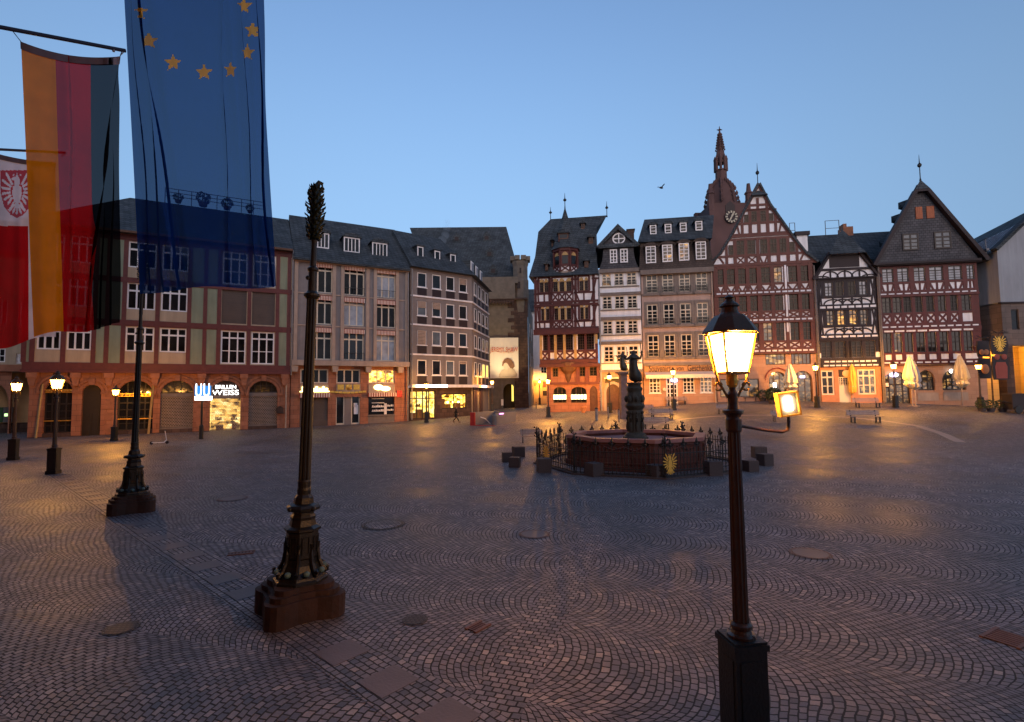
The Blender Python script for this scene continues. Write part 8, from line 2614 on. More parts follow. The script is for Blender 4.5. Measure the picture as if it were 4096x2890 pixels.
            if i % 2 == 0 and i < n - 1:
                q2 = a.lerp(b, (i + 1.5) / n)
                mb.tube([q + Vector((0, 0, .34)), q.lerp(q2, .5) + nrm * .02 + Vector((0, 0, .46)), q2 + Vector((0, 0, .34))], .009, 5)
                mb.tube([q + Vector((0, 0, .84)), q.lerp(q2, .5) + nrm * .02 + Vector((0, 0, .72)), q2 + Vector((0, 0, .84))], .009, 5)
        mb.build('railing_panel', MT['iron'], f)
    for k in range(8):
        q = Vector((*O[k], 0))
        mb = MB()
        mb.lathe([(.07, 0), (.07, .12), (.035, .16), (.03, 1.12), (.055, 1.17), (.03, 1.22), (.065, 1.29), (.045, 1.36), (.01, 1.58)], 8)
        for j in range(10):
            a = j * 2.4; r = RND.uniform(.10, .18); z = 1.08 + .045 * j
            mb.add([(.02 * math.cos(a + .5), .02 * math.sin(a + .5), z), (r * math.cos(a), r * math.sin(a), z + .05), (r * .7 * math.cos(a + .3), r * .7 * math.sin(a + .3), z + .12)], [(0, 1, 2), (2, 1, 0)])
        mb.build('fence_post', MT['iron'], f, (q.x, q.y, 0))
    for k, fr in ((6, .05), (4, .31)):
        a, b = Vector((*O[k], 0)), Vector((*O[(k + 1) % 8], 0)); q = a.lerp(b, fr)
        nrm = Vector((a.x + b.x, a.y + b.y, 0)).normalized()
        mb = MB(); eagle(mb, (0, 0), .33, 0)
        o = mb.build('gilded_eagle', MT['gold_lit'], f, (q.x + nrm.x * .06, q.y + nrm.y * .06, .50))
        o.rotation_euler = (0, 0, math.atan2(nrm.y, nrm.x) + PI / 2)
    # kerb under the fence
    mb = MB()
    O2, I2 = octo(RF + .16), octo(RF - .16)
    for k in range(8):
        k2 = (k + 1) % 8; a, b, c_, d = O2[k], O2[k2], I2[k2], I2[k]
        mb.add([(*p_, -.1) for p_ in (a, b, c_, d)] + [(*p_, .06) for p_ in (a, b, c_, d)], [(4, 5, 6, 7), (0, 1, 5, 4), (2, 3, 7, 6)])
    mb.build('kerb', MT['granite'], f)

def stone_cubes():
    proto = None
    spec = [((245, 915), 80, 88, 'leftmost granite block in the cluster of three left of the fountain'), ((332, 880), 91, 80, 'rear granite block of the cluster of three left of the fountain'), ((305, 950), 88, 96, 'front granite block of the cluster of three left of the fountain'),
            ((527, 985), 113, 100, 'granite block at the front left corner of the fence, below the narrow eagle'), ((911, 1015), 116, 100, 'granite block in front of the fence, left of its middle'), ((1383, 1025), 116, 110, 'granite block right below the broad gilded eagle'),
            ((1820, 1008), 118, 105, 'granite block at the front right corner of the fence'), ((2110, 978), 96, 104, 'granite block touching the near lamp post on its right'), ((2175, 887), 100, 80, 'rear granite block of the cluster right of the near lamp post'), ((2220, 938), 96, 95, 'rightmost granite block of the cluster right of the near lamp post')]
    for k, (c, w, h, lab) in enumerate(spec):
        p = gnd(*zf(c[0], c[1] + h / 2 - 6))
        s = w / 1.913 / F * p.y / 1.12
        if proto is None:
            mb = MB(); e = .02
            mb.prismz([(-.5 + e, -.5), (.5 - e, -.5), (.5, -.5 + e), (.5, .5 - e), (.5 - e, .5), (-.5 + e, .5), (-.5, .5 - e), (-.5, -.5 + e)], -.1, .96)
            mb.prismz([(-.48, -.48), (.48, -.48), (.48, .48), (-.48, .48)], .96, .985)
            o = proto = mb.build('stone_block', MT['granite'])
        else:
            o = proto.copy(); C.objects.link(o)
        o.location = p; o.scale = (s, s, s * (.95 if k % 3 else 1.02)); o.rotation_euler = (0, 0, (.15, .3, -.2, .1, .55, .62, .12, .2, -.1, .3)[k])
        tag(o, lab, 'stone block', 'granite seat blocks around the fountain')

# ================================================================== benches, parasols, bollards
def benches():
    t = thing('park_bench', '', 'bench')
    mb = MB()
    for k in range(4): mb.box(-.9, .9, -.02 + k * .11 - .22, .07 + k * .11 - .22, .43, .46)
    mb.build('seat', MT['wood_bench'], t)
    mb = MB()
    for k in range(3):
        z = .55 + k * .12; y = .22 + k * .035
        mb.add([(-.9, y, z), (.9, y, z), (.9, y + .03, z + .095), (-.9, y + .03, z + .095), (-.9, y + .03, z), (.9, y + .03, z), (.9, y + .06, z + .095), (-.9, y + .06, z + .095)], [(0, 1, 2, 3), (5, 4, 7, 6), (3, 2, 6, 7), (0, 4, 5, 1), (0, 3, 7, 4), (1, 5, 6, 2)])
    mb.build('backrest', MT['wood_bench'], t)
    for s in (-1, 1):
        mb = MB(); x = s * .68
        mb.bar((x, -.20, 0), (x, -.20, .43), .07, .06); mb.bar((x, .20, 0), (x, .20, .43), .07, .06); mb.bar((x, -.24, .41), (x, .24, .41), .06, .05); mb.bar((x, .22, .41), (x, .34, .90), .06, .04)
        mb.box(x - .05, x + .05, -.25, .25, 0, .04)
        mb.build('leg', MT['iron'], t)
    spec = [(zf(430, 808), 124, .0, 'bench cut off by the left end of the fountain fence'), (zf(1385, 712), 232, .05, 'bench directly behind the fountain, right of its pedestal'),
            (zf(1432, 633), 192, .05, 'bench with clear metal legs between fountain and pink house'), (zf(1318, 585), 112, .1, 'bench half hidden by the fountain pedestal'),
            (zf(1545, 520), 160, -.1, 'long pale bench by the wall under the souvenir shop windows'), (zf(1915, 588), 122, -.05, 'bench just left of the near lamp post, before the pink house corner'),
            (zF(185, 1230), 280, -.1, 'bench left of the flood light, before the big red gable house'), (zF(1530, 1252), 490, -.12, 'bench nearest on the right, in front of the black and white house'),
            (zF(1565, 1008), 495, -.12, 'bench lit orange close to the window of the black and white house'), ((3000, 1606), 205, -.1, 'pale bench by the wall behind the near lamp head')]
    for k, (px, w, rz, lab) in enumerate(spec):
        p = gnd(*px)
        sc = (1.913 if k < 6 else 4)
        s = (w / sc) / F * p.y / 1.8
        s = max(.75, min(1.25, s))
        o = t if k == 0 else copy_tree(t)
        o.location = p; o.rotation_euler = (0, 0, rz); o.scale = (s, s, 1.0 if s > .9 else .9)
        tag(o, lab, 'bench', 'slatted benches on the square')

def parasols():
    spec = [((2242, 1507), (2244, 1641), 1, 'closed yellow lit parasol in front of the oriel house shop windows', 46), ((3162, 1457), (3166, 1622), 0, 'closed grey white parasol between the two arches of the big gable house', 60),
            ((3411, 1457), (3414, 1612), 1, 'closed bright yellow parasol beside the black and white house door', 38), ((3638, 1425), (3650, 1626), 0, 'closed cream parasol, its left half glowing, right of the slate house door', 62),
            ((3664, 1443), (3664, 1627), 2, 'closed grey parasol tucked behind the cream one', 52), ((3842, 1422), (3851, 1627), 0, 'closed cream parasol alone at the right end of the slate gable house', 62)]
    for k, (tp, bs, kind, lab, w) in enumerate(spec):
        p = gnd(*bs)
        h = at(*tp, p.y).z - p.z
        r = w / F * p.y / 2 * .8
        t = thing('closed_parasol', lab, 'parasol', tuple(p), RND.uniform(0, 6), 'closed parasols by the houses')
        mb = MB(); mb.lathe([(.05, 0), (.05, h * .97)], 10); mb.lathe([(.30, 0), (.30, .05), (.08, .08)], 14); mb.build('pole', MT['stonewarm'], t)
        mb = MB()
        z0 = h * (.24 if kind == 1 else .36)
        seg = 32
        n0 = 0
        levels = [(0.12, .0), (.55, .05), (.95, .12), (.70, .24), (1.0, .30), (.92, .42), (.70, .62), (.45, .82), (.22, .96), (.08, 1.0)] if kind != 1 else [(.3, 0), (.7, .05), (.8, .2), (.75, .4), (.85, .5), (.75, .7), (.5, .88), (.1, 1.0)]
        for rr, f in levels:
            for q in range(seg):
                a = 2 * PI * q / seg
                pl = 1 + .20 * math.cos(8 * a + f * 3) + RND.uniform(-.06, .06)
                mb.v.append((r * rr * pl * math.cos(a), r * rr * pl * math.sin(a), z0 + (h - z0) * f))
        for i in range(len(levels) - 1):
            for q in range(seg):
                q2 = (q + 1) % seg; mb.f.append((i * seg + q, i * seg + q2, (i + 1) * seg + q2, (i + 1) * seg + q)); mb.m.append(0)
        mb.smooth = True
        mb.build('canopy', MT['canvas_y' if kind == 1 else 'canvas' if kind == 0 else 'canvas_grey'], t)
        mb = MB(); zz = z0 + (h - z0) * .24; mb.lathe([(r * .75, -.04), (r * .75, .04)], 16, (0, 0, zz)); mb.build('strap', MT['canvas'], t)

def bollards():
    for k, (c, top, lab) in enumerate((((930, 640), 535, 'stout bollard before the oriel house door'), ((1020, 622), 520, 'thin bollard left of the lamp at the narrow white house'), ((1102, 648), 545, 'thin bollard just left of the monument column'), ((1284, 630), 540, 'bollard right of the fountain pedestal'), ((470, 392), 320, 'bollard at the mouth of the lane, below the lamp'))):
        base = zf(*c) if k < 4 else zK(980, 1585)
        tp = zf(c[0], top) if k < 4 else zK(980, 1475)
        p = gnd(*base); h = at(*tp, p.y).z - p.z
        r = .12 if k == 0 else .06
        t = thing('bollard', lab, 'bollard', tuple(p), 0, 'bollards in front of the houses')
        mb = MB(); mb.lathe([(r * 1.25, 0), (r * 1.25, .12), (r, .16), (r * .92, h * .85), (r * 1.15, h * .88)], 12); mb.build('shaft', MT['metal'], t)
        mb = MB(); mb.lathe([(r * 1.15, h * .88), (r * 1.1, h * .93), (r * .6, h * .99), (.01, h)], 12); mb.build('cap', MT['iron'], t)

def monument():
    p = gnd(*zf(1140, 622))
    t = thing('column_monument', 'square stone column with a small armed figure on top, standing behind the fountain figure', 'monument', tuple(p), .1)
    Z = lambda y: at(*zf(1140, y), p.y).z - p.z
    w = 50 / 1.913 / F * p.y / 2
    mb = MB(); mb.prismz([(-w * 1.5, -w * 1.5), (w * 1.5, -w * 1.5), (w * 1.5, w * 1.5), (-w * 1.5, w * 1.5)], -.1, .25); mb.prismz([(-w * 1.2, -w * 1.2), (w * 1.2, -w * 1.2), (w * 1.2, w * 1.2), (-w * 1.2, w * 1.2)], .25, .6); mb.prismz([(-w, -w), (w, -w), (w, w), (-w, w)], .6, Z(290))
    mb.prismz([(-w * 1.3, -w * 1.3), (w * 1.3, -w * 1.3), (w * 1.3, w * 1.3), (-w * 1.3, w * 1.3)], Z(290), Z(278)); mb.prismz([(-w * 1.9, -w * 1.9), (w * 1.9, -w * 1.9), (w * 1.9, w * 1.9), (-w * 1.9, w * 1.9)], Z(278), Z(266))
    mb.build('column', MT['monument_stone'], t)
    b = thing('statue', None, None); b.parent = t; b.location = (0, 0, Z(266))
    statue_figure(b, Z(95) - Z(266), MT['bronze_dark'])

def street_bits():
    # subway stair walls
    a, b = gnd(*zq(790, 692)), gnd(*zq(1000, 655))
    t = thing('subway_stair', 'grey parapet walls of the subway stairs with a red end panel and a slanting handrail', 'stairwell', (a.x, a.y, a.z), 0)
    d = Vector((b.x - a.x, b.y - a.y, 0)); L = d.length; ang = math.atan2(d.y, d.x); t.rotation_euler = (0, 0, ang)
    hh = at(*zq(820, 572), a.y).z - a.z
    mb = MB(); mb.box(.0, L, -.1, .1, -.3, hh); mb.box(.3, L, -2.3, -2.1, -.3, hh * .95); mb.box(L - .2, L, -2.1, -.1, -.3, hh); mb.build('parapet_wall', MT['metal_wall'], t)
    mb = MB(); w = 40 / 2.282 / F * a.y; mb.box(-.05, .25, -2.3, .1, -.2, .05); mb.box(-.04, .10, -w * .9, .12, -.2, hh); mb.build('red_panel', MT['red'], t)
    mb = MB(); mb.tube([(.1, -.9, hh * .65), (.8, -.9, hh * .5), (2.2, -.9, -.3)], .045, 6); mb.build('handrail', MT['winwhite'], t)
    mb = MB(); mb.box(.9, 1.5, -2.36, -2.3, hh * .95 - .12, hh * .95 - .02); mb.build('lit_strip', MT['sign_pink'], t)
    p = gnd(*zq(1004, 690)); h = at(*zq(1004, 592), p.y).z - p.z; r = 26 / 2.282 / F * p.y
    t = thing('litter_bin', 'grey round litter bin against the subway stair wall', 'bin', tuple(p), 0)
    mb = MB(); mb.lathe([(r * .8, 0), (r * .85, .08), (r * .88, h * .85), (r * .88, h * .88)], 16); mb.build('body', MT['stonegrey'], t)
    mb = MB(); mb.lathe([(r * 1.0, h * .88), (r * 1.02, h * .95), (r * .9, h), (r * .55, h), (r * .5, h * .95)], 16); mb.build('rim', MT['metal'], t)
    # underground sign
    p = gnd(804, 1757); k = p.y / F
    t = thing('underground_sign', 'blue underground sign with two white letters U on a dark post', 'sign', tuple(p), 0)
    zc = lambda y: at(804, y, p.y).z - p.z
    mb = MB(); mb.lathe([(.07, 0), (.07, zc(1605))], 10); mb.lathe([(.14, 0), (.14, .9), (.1, 1.0)], 10); mb.build('post', MT['iron'], t)
    w = 64 * k; z0, z1 = zc(1584), zc(1545); xo = (809 - 804) * k
    mb = MB(); mb.box(xo - w / 2, xo + w / 2, -.10, .10, z0, z1); bx = mb.build('sign_box', MT['sign_blue'], t)
    mb = MB(); fr = .05
    mb.box(xo - w / 2 - fr, xo + w / 2 + fr, -.08, .08, z1 + .001, z1 + fr); mb.box(xo - w / 2 - fr, xo - w / 2 - .001, -.08, .08, z0, z1); mb.box(xo + w / 2 + .001, xo + w / 2 + fr, -.08, .08, z0, z1); mb.build('sign_frame', MT['metal'], t)
    for s in (-1, 1):
        o = lettering('U', 1.35, MT['sign_white2'], bx, (xo + s * w * .245, -.12, (z0 + z1) / 2), width=w * .36)
    mb = MB(); mb.box(xo - w / 2, xo + w / 2, -.10, .10, zc(1602), z0 - .03); mb.build('name_strip', MT['sign_white2'], t)
    # kick scooter
    a = gnd(606, 1779); b = gnd(668, 1776)
    t = thing('kick_scooter', 'white electric kick scooter parked on the cobbles near the far flagpole', 'scooter', tuple(a), math.atan2(b.y - a.y, b.x - a.x))
    L = (b - a).length
    s = L / 1.0
    mb = MB(); mb.box(.12 * s, .80 * s, -.08 * s, .08 * s, .10 * s, .15 * s); mb.prism([(.0, .13 * s), (.16 * s, .10 * s), (.16 * s, .15 * s), (.02 * s, .20 * s)], -.05 * s, .05 * s); mb.build('deck', MT['winwhite'], t)
    mb = MB(); mb.bar((.80 * s, 0, .12 * s), (.96 * s, 0, .30 * s), .07 * s, .08 * s); mb.bar((.97 * s, 0, .26 * s), (.84 * s, 0, 1.05 * s), .05 * s, .05 * s); mb.build('stem', MT['winwhite'], t)
    mb = MB(); mb.tube([(.84 * s, -.25 * s, 1.07 * s), (.84 * s, .25 * s, 1.07 * s)], .022 * s, 8); mb.box(.80 * s, .92 * s, -.05 * s, .05 * s, 1.02 * s, 1.12 * s); mb.build('handlebar', MT['ink'], t)
    for x in (0.0, 1.0):
        mb = MB(); mb.lathe([(.04 * s, -.035 * s), (.105 * s, -.035 * s), (.12 * s, 0), (.105 * s, .035 * s), (.04 * s, .035 * s)], 18); mb.v = [(q[0] + x * s, q[2], q[1] + .12 * s) for q in mb.v]; mb.build('wheel', MT['ink'], t)
    mb = MB(); mb.bar((.40 * s, .06 * s, .10 * s), (.36 * s, .2 * s, .0), .02 * s); mb.build('kickstand', MT['iron'], t)
    # plant pot
    p = gnd(*zf(830, 577)); k = p.y / F / 1.913
    t = thing('plant_pot', 'empty terracotta pot at the foot of the oriel house wall', 'pot', tuple(p), 0)
    mb = MB(); mb.lathe([(14 * k, 0), (21 * k, 38 * k), (24 * k, 38 * k), (24 * k, 46 * k), (20 * k, 46 * k), (17 * k, 36 * k)], 16); mb.build('pot', MT['terra'], t)
    mb = MB(); mb.lathe([(18 * k, 37 * k), (18 * k, 40 * k)], 12); mb.build('soil', MT['ink'], t)
    # shrubs and flower tubs by the big gable house
    for k, (x, y, r, lab) in enumerate((((2040), 1622, .55, 'dark bushy planting in a tub, left of the first arch of the big gable house'), (2200, 1628, .60, 'dark bushy planting in front of the first arch of the big gable house'))):
        p = gnd(*zP(x, y)); bush('potted_shrub', lab, p, r, 'potted shrubs by the big gable house', 'shrub', 260)
    p = gnd(*zF(60, 945)); bush('potted_shrub', 'wide low planting beside the closed grey white parasol', p, .75, 'potted shrubs by the big gable house', 'shrub', 300)
    for k, (x, lab) in enumerate(((1620, 'first wicker basket of twigs by the arcade pillars, next to the lamp plinth'), (1760, 'middle wicker basket of twigs by the arcade pillars'), (1945, 'last wicker basket of twigs by the arcade pillars, nearest the right edge'))):
        p = gnd(*zI(x, 930)); p = at(*zI(x, 925), 44.6); p.z = gz(p.x, p.y)
        bush('wicker_planter', lab, p, .5, 'planters by the arcade', 'planter', 160)
    p = gnd(*zK(1010, 1450)); bush('low_shrub', 'low dark shrub in the lane below the white house', p, .8, None, 'shrub', 200); 
    # lidded bins by the stone house gate
    p = gnd(*zK(275, 1560)); w = 150 / 4 / F * p.y
    p = gnd(*zK(255, 1575))
    t = thing('waste_container', 'dark brown waste container beside the stone house gate', 'container', tuple(p), 0)
    k = p.y / F / 4
    mb = MB(); mb.box(-75 * k, 75 * k, 0, 110 * k, 12 * k, 110 * k); mb.build('body', MT['sand_dark'], t)
    mb = MB(); mb.prism([(-78 * k, 112 * k), (78 * k, 112 * k), (70 * k, 128 * k), (-70 * k, 128 * k)], -4 * k, 112 * k); mb.build('lid', MT['timber_brown'], t)
    for s in (-1, 1):
        mb = MB(); mb.lathe([(10 * k, -8 * k), (12 * k, 0), (10 * k, 8 * k)], 10); mb.v = [(q[0] + s * 60 * k, q[2] + 10 * k, q[1] + 12 * k) for q in mb.v]; mb.build('wheel', MT['ink'], t)
    # curved lamp mast and info board by the gate
    p = gnd(*zK(390, 1580)); k = p.y / F / 4
    t = thing('curved_mast', 'curved ochre lit mast beside the stone house gate', 'mast', tuple(p), 0)
    mb = MB(); mb.tube([(0, 0, 0), (-2 * k, 0, 150 * k), (0, 0, 280 * k), (10 * k, 0, 340 * k), (28 * k, 0, 375 * k), (50 * k, 0, 390 * k)], 5 * k, 8); mb.build('mast', MT['timber_gold'], t)
    mb = MB(); mb.ball((52 * k, 0, 388 * k), 9 * k, 8, 6, 1.6, 1, .6); mb.build('lamp_head', MT['metal'], t)
    p = gnd(*zK(437, 1588)); k = p.y / F / 4
    t = thing('notice_post', 'small white notice on a thin post in front of the stone house gate', 'sign', tuple(p), 0)
    mb = MB(); mb.lathe([(3 * k, 0), (3 * k, 400 * k)], 8); mb.build('post', MT['metal'], t)
    mb = MB(); mb.box(-18 * k, 18 * k, -5 * k, -3.2 * k, 55 * k, 155 * k); mb.build('notice', MT['winwhite'], t)
    # flood light mast of the banner
    # hanging signs at the right
    for (cx_, yt, yb, wpx, red, lab, Y) in ((3993, 1345, 1520, 58, 1, 'dark hanging sign with a gilded eagle over a red crest', 44.0), (3930, 1365, 1515, 44, 0, 'orange hanging sign above the street lamp with the flared plinth', 46.0)):
        c = at(cx_, yt, Y); z1 = c.z; z0 = at(cx_, yb, Y).z; w = wpx / F * Y
        t = thing('hanging_sign', lab, 'sign', tuple(c), 0, 'hanging inn signs at the right')
        h = z1 - z0
        mb = MB(); mb.tube([(-w * .2, .1, .25), (w * 1.5, 1.0, .45)], .04, 6); mb.tube([(0, 0, .2), (0, 0, 0)], .025, 6)
        for s in (-1, 1): mb.tube([(s * .12, .02, .28), (s * .45, .05, .5), (s * .7, .05, .35), (s * .5, .05, .2), (s * .35, .05, .3)], .03, 6)
        mb.build('bracket', MT['iron'], t)
        mb = MB(); mb.prism([(-w * .5, -h * .42), (-w * .62, -h * .2), (-w * .5, 0), (w * .5, 0), (w * .62, -h * .2), (w * .5, -h * .42)], -.06, .06); mb.prism([(-w * .5, -h), (-w * .6, -h * .75), (-w * .5, -h * .46), (w * .5, -h * .46), (w * .6, -h * .75), (w * .5, -h)], -.06, .06)
        bo = mb.build('board', MT['ink'], t)
        if red:
            mb = MB(); eagle(mb, (0, -h * .19), h * .165, -.09); mb.build('gilded_eagle', MT['gold_lit'], bo)
            mb = MB(); mb.ball((-w * .25, -.08, -h * .48), w * .2, 10, 8, 1, .3, 1); mb.ball((w * .25, -.08, -h * .48), w * .2, 10, 8, 1, .3, 1); mb.build('round_crest', MT['awn_red'], bo); mb = MB()
            mb.prism([(-w * .38, -h * .97), (-w * .42, -h * .7), (-w * .3, -h * .6), (w * .3, -h * .6), (w * .42, -h * .7), (w * .38, -h * .97)], -.09, -.061); 
            for q in range(4): mb.box(-w * .25, w * .25, -.12, -.09, -h * (.68 + .07 * q), -h * (.655 + .07 * q))
            mb.build('red_crest', MT['awn_red'], bo)
        else:
            mb = MB(); mb.ball((-w * .2, -.08, -h * .3), w * .26, 10, 8, 1, .3, 1); mb.ball((w * .2, -.08, -h * .3), w * .26, 10, 8, 1, .3, 1); mb.build('round_crest', MT['terra'], bo); mb = MB(); mb.ball((0, -.08, -h * .75), w * .38, 10, 8, 1, .3, 1.2); mb.build('red_crest', MT['terra'], bo)
    # big dark chest at the right edge
    p = at(*zI(2285, 945), 43.5); p.z = gz(p.x, p.y)
    t = thing('delivery_cart', 'black handcart with a raised box at the right edge of the square', 'cart', tuple(p), 0)
    mb = MB(); mb.box(-.9, 1.6, 0, .9, .35, 1.6); mb.prism([(-.95, 1.6), (1.65, 1.6), (1.55, 1.72), (-.85, 1.72)], -.05, .95); mb.build('box', MT['ink'], t)
    for x in (-.5, 1.2):
        mb = MB(); mb.lathe([(.08, -.05), (.32, -.05), (.34, 0), (.32, .05), (.08, .05)], 18); mb.v = [(q[0] + x, q[2] - .08, q[1] + .34) for q in mb.v]; mb.build('wheel', MT['iron'], t)
    mb = MB(); mb.tube([(-.9, .2, .9), (-1.5, .2, 1.1), (-1.5, .7, 1.1), (-.9, .7, .9)], .03, 6); mb.build('handle', MT['iron'], t)
    # bird
    c = at(2645, 752, 60)
    mb = MB(); mb.ball((0, 0, 0), .13, 8, 6, 2.2, 1, .9)
    mb.add([(-.1, 0, .03), (.12, 0, .05), (.10, -.55, .25), (-.05, -.62, .27)], [(0, 1, 2, 3), (3, 2, 1, 0)]); mb.add([(-.1, 0, .03), (.12, 0, .05), (.25, .55, .30), (.08, .62, .32)], [(0, 1, 2, 3), (3, 2, 1, 0)]); mb.add([(-.25, -.04, 0), (-.25, .04, 0), (-.55, .1, .02), (-.55, -.1, .02)], [(0, 1, 2, 3), (3, 2, 1, 0)])
    o = mb.build('flying_bird', MT['ink'], None, tuple(c)); o.rotation_euler = (0, 0, .4); tag(o, 'tiny dark bird flying in the open sky above the pink house', 'bird')
    # chimney smoke
    c = at(*z5(500, 170), 62.0)
    mb = MB()
    for x, z, r in ((-.9, -1.2, .45), (-.3, -.6, .6), (.1, .1, .55), (.3, .9, .5), (.35, 1.7, .35)): mb.ball((x, 0, z), r, 12, 8)
    o = mb.build('chimney_smoke', MT['smoke'], None, tuple(c)); tag(o, 'thin wisp of chimney smoke above the corner cafe house roof', 'smoke', kind='stuff')

def mk3():
    M = MT
    M['flood_body'] = mat('flood_body', (.34, .22, .06), .4, .1, 5)
    M['reflector'] = mat('reflector', (.38, .33, .28), .5, .1, 4)
    M['base_stone'] = mat('base_stone', (.032, .014, .010), .75, .4, 5, .5, 18)
    M['pole_iron'] = mat('pole_iron', (.009, .008, .006), .42, .5, 8, .3, 50, .1, .45)
    M['crown_iron'] = mat('crown_iron', (.012, .022, .020), .5, .5, 12, .3, 50)
    M['eu_blue'] = clothmat('cloth_blue', (.004, .038, .22), .18, .75, (.45, .60, .82))
    M['star_gold'] = clothmat('cloth_star', (.80, .50, .05), .03, .7)
    M['fl_gold'] = clothmat('cloth_gold', (.90, .32, .008), .03, .75)
    M['fl_red'] = clothmat('cloth_red', (.55, .008, .014), .05, .75)
    M['fl_black'] = clothmat('cloth_black', (.004, .005, .008), .07, .6)
    M['fl_red2'] = clothmat('cloth_red_dark', (.50, .008, .012), .03, .75)
    M['fl_white'] = clothmat('cloth_white', (.80, .76, .82), .06, .75)
    M['hem'] = mat('hem_canvas', (.20, .16, .18), .9, .15, 8)
    M['staff'] = mat('staff_paint', (.02, .03, .07), .4, .1, 4)
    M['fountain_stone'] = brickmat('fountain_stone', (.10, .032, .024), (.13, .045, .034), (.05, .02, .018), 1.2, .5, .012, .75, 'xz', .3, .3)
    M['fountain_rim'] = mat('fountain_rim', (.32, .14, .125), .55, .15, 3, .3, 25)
    M['pedestal_stone'] = mat('pedestal_stone', (.045, .042, .032), .7, .35, 6, .4, 30)
    M['bronze_dark'] = mat('bronze_dark', (.042, .036, .028), .45, .4, 8, .2, 30, .2)
    M['gold_lit'] = mat('gold_leaf', (.85, .48, .08), .5, .15, 8, .1, 40, .35)
    M['monument_stone'] = mat('monument_stone', (.22, .13, .11), .8, .25, 4, .3, 25)
    M['canvas_grey'] = mat('parasol_grey', (.34, .32, .32), .85, .1, 3)
    M['metal_wall'] = mat('metal_wall', (.17, .16, .17), .6, .15, 2, .1, 20)
    M['sign_pink'] = emit('strip_pink', (1.0, .3, .8), 2)
    M['sign_white2'] = emit('sign_face_white', (.9, .95, 1.0), 2.2)
    m = bpy.data.materials.new('smoke'); m.use_nodes = True; nt = m.node_tree
    nt.nodes.remove(nt.nodes['Principled BSDF'])
    pv = nt.nodes.new('ShaderNodeVolumePrincipled'); pv.inputs['Density'].default_value = .14; pv.inputs['Color'].default_value = (.8, .85, .9, 1)
    nt.links.new(pv.outputs[0], nt.nodes['Material Output'].inputs['Volume']); M['smoke'] = m
mk3()
SKY_POW = 3
SKY_EL, SKY_AZ, SKY_AIR, SKY_DUST, SKY_OZ = 8.0, 172.0, 1.0, 1.2, 3.6
SKY_TINT, SKY_STR = (1.26, .99, .95), .125
SUN_STR, SUN_ANG, SUN_COL, SUN_LAMP_EL = .08, 60, (.95, .93, 1.0), 24
EXPO = 0.9
# ================================================================== assemble
ground(); paving(); manholes()
timber_row_house(); grey_apartment_house(); corner_cafe_house(); stone_house(); white_lane_house(); far_left_building()
oriel_house(); white_gable_house(); pink_house(); big_timber_house(); small_timber_house(); slate_gable_house(); back_house(); modern_house(); cathedral()
lamps(); flagpoles(); flags(); fountain(); stone_cubes(); benches(); parasols(); bollards(); monument(); street_bits(); person(); town_hall()

# lamps the shops and the banner have
def area(name, loc, aim, size, energy, col, kind='AREA'):
    l = bpy.data.lights.new(name, kind); l.energy = energy; l.color = col
    if kind == 'AREA': l.size = size
    else: l.shadow_soft_size = size; l.spot_size = math.radians(70); l.spot_blend = .8
    o = bpy.data.objects.new(name, l); C.objects.link(o)
    o.location = loc
    o.rotation_euler = (Vector(aim) - Vector(loc)).to_track_quat('-Z', 'Y').to_euler()
    return o

sc = bpy.context.scene
# flood lamp that lights the banner from its lower left
b = bpy.data.objects['exhibition_banner'].location
area('banner_flood', (b.x + 1.2, b.y - 4.5, b.z - 2.4), (b.x + 2.6, b.y, b.z + 5.5), .3, 1500, (1, .74, .36), 'SPOT')

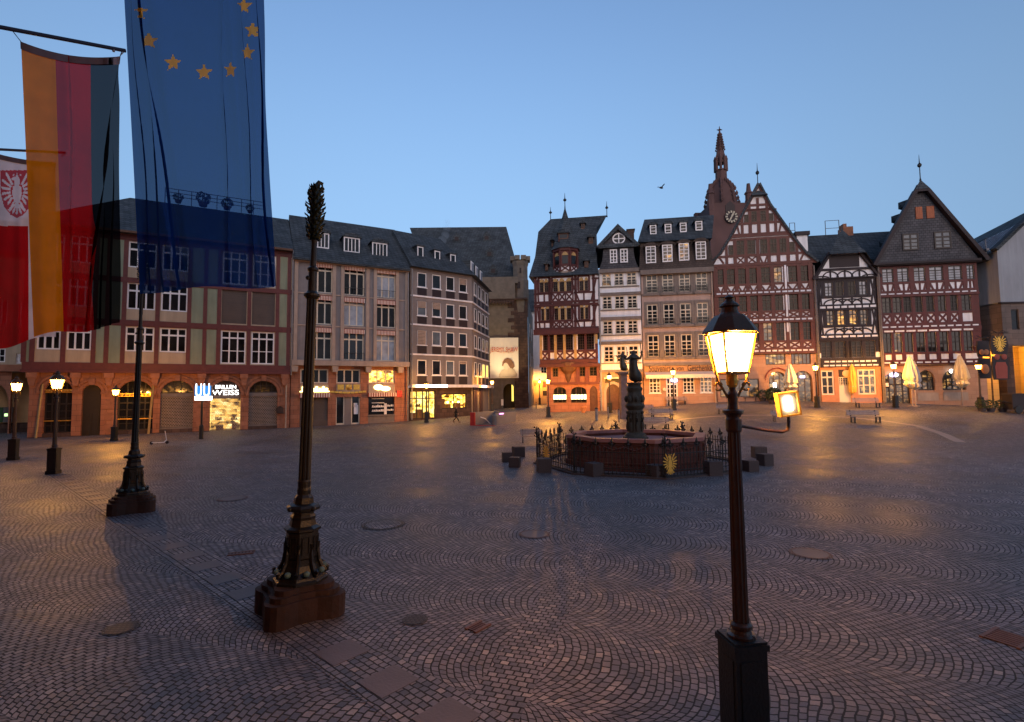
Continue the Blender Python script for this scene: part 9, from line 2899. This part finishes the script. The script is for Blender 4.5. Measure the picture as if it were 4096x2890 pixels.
w = bpy.data.worlds.new('World'); sc.world = w; w.use_nodes = True
nt = w.node_tree
bg = nt.nodes['Background']
sky = nt.nodes.new('ShaderNodeTexSky'); sky.sky_type = 'NISHITA'; sky.sun_disc = False
SUN_EL, SUN_AZ = math.radians(SKY_EL), math.radians(SKY_AZ)
sky.sun_elevation = SUN_EL; sky.sun_rotation = SUN_AZ
sky.air_density = SKY_AIR; sky.dust_density = SKY_DUST; sky.ozone_density = SKY_OZ
mx = nt.nodes.new('ShaderNodeMix'); mx.data_type = 'RGBA'; mx.blend_type = 'MULTIPLY'; mx.inputs[0].default_value = 1
mx.inputs[7].default_value = (*SKY_TINT, 1)
tcw = nt.nodes.new('ShaderNodeTexCoord'); spw = nt.nodes.new('ShaderNodeSeparateXYZ'); cbw = nt.nodes.new('ShaderNodeCombineXYZ')
nt.links.new(tcw.outputs['Generated'], spw.inputs[0])                      # an evenly hazed sky, darker overhead
zz = vmath(nt, 'ADD', vmath(nt, 'MULTIPLY', vmath(nt, 'POWER', vmath(nt, 'MAXIMUM', spw.outputs[2], 0.0), SKY_POW), .8), .2)
for i_, s_ in enumerate((spw.outputs[0], spw.outputs[1], zz)): nt.links.new(s_, cbw.inputs[i_])
nt.links.new(cbw.outputs[0], sky.inputs[0])
nt.links.new(sky.outputs[0], mx.inputs[6]); nt.links.new(mx.outputs[2], bg.inputs[0])
bg.inputs[1].default_value = SKY_STR

l = bpy.data.lights.new('sun', 'SUN'); l.energy = SUN_STR; l.angle = math.radians(SUN_ANG); l.color = SUN_COL
o = bpy.data.objects.new('sun', l); C.objects.link(o)
sd = Vector((math.sin(SUN_AZ) * math.cos(math.radians(SUN_LAMP_EL)), math.cos(SUN_AZ) * math.cos(math.radians(SUN_LAMP_EL)), math.sin(math.radians(SUN_LAMP_EL))))
o.rotation_euler = (-sd).to_track_quat('-Z', 'Y').to_euler()

cam = bpy.data.cameras.new('camera'); co = bpy.data.objects.new('camera', cam); C.objects.link(co)
cam.sensor_fit = 'HORIZONTAL'; cam.sensor_width = 36; cam.lens = F / 4096 * 36
cam.clip_start = .05; cam.clip_end = 3000
Mx = Matrix((cr, cu, -fw)).transposed().to_4x4(); Mx.translation = CAM
co.matrix_world = Mx
sc.camera = co
sc.view_settings.view_transform = 'Standard'; sc.view_settings.look = 'None'; sc.view_settings.exposure = EXPO; sc.view_settings.gamma = 1
sc.cycles.use_denoising = True
sc.cycles.max_bounces = 6; sc.cycles.diffuse_bounces = 3; sc.cycles.glossy_bounces = 3; sc.cycles.transparent_max_bounces = 12; sc.cycles.transmission_bounces = 3
sc.cycles.sample_clamp_indirect = 6
sc.cycles.use_light_tree = True
sc.cycles.caustics_reflective = False; sc.cycles.caustics_refractive = False
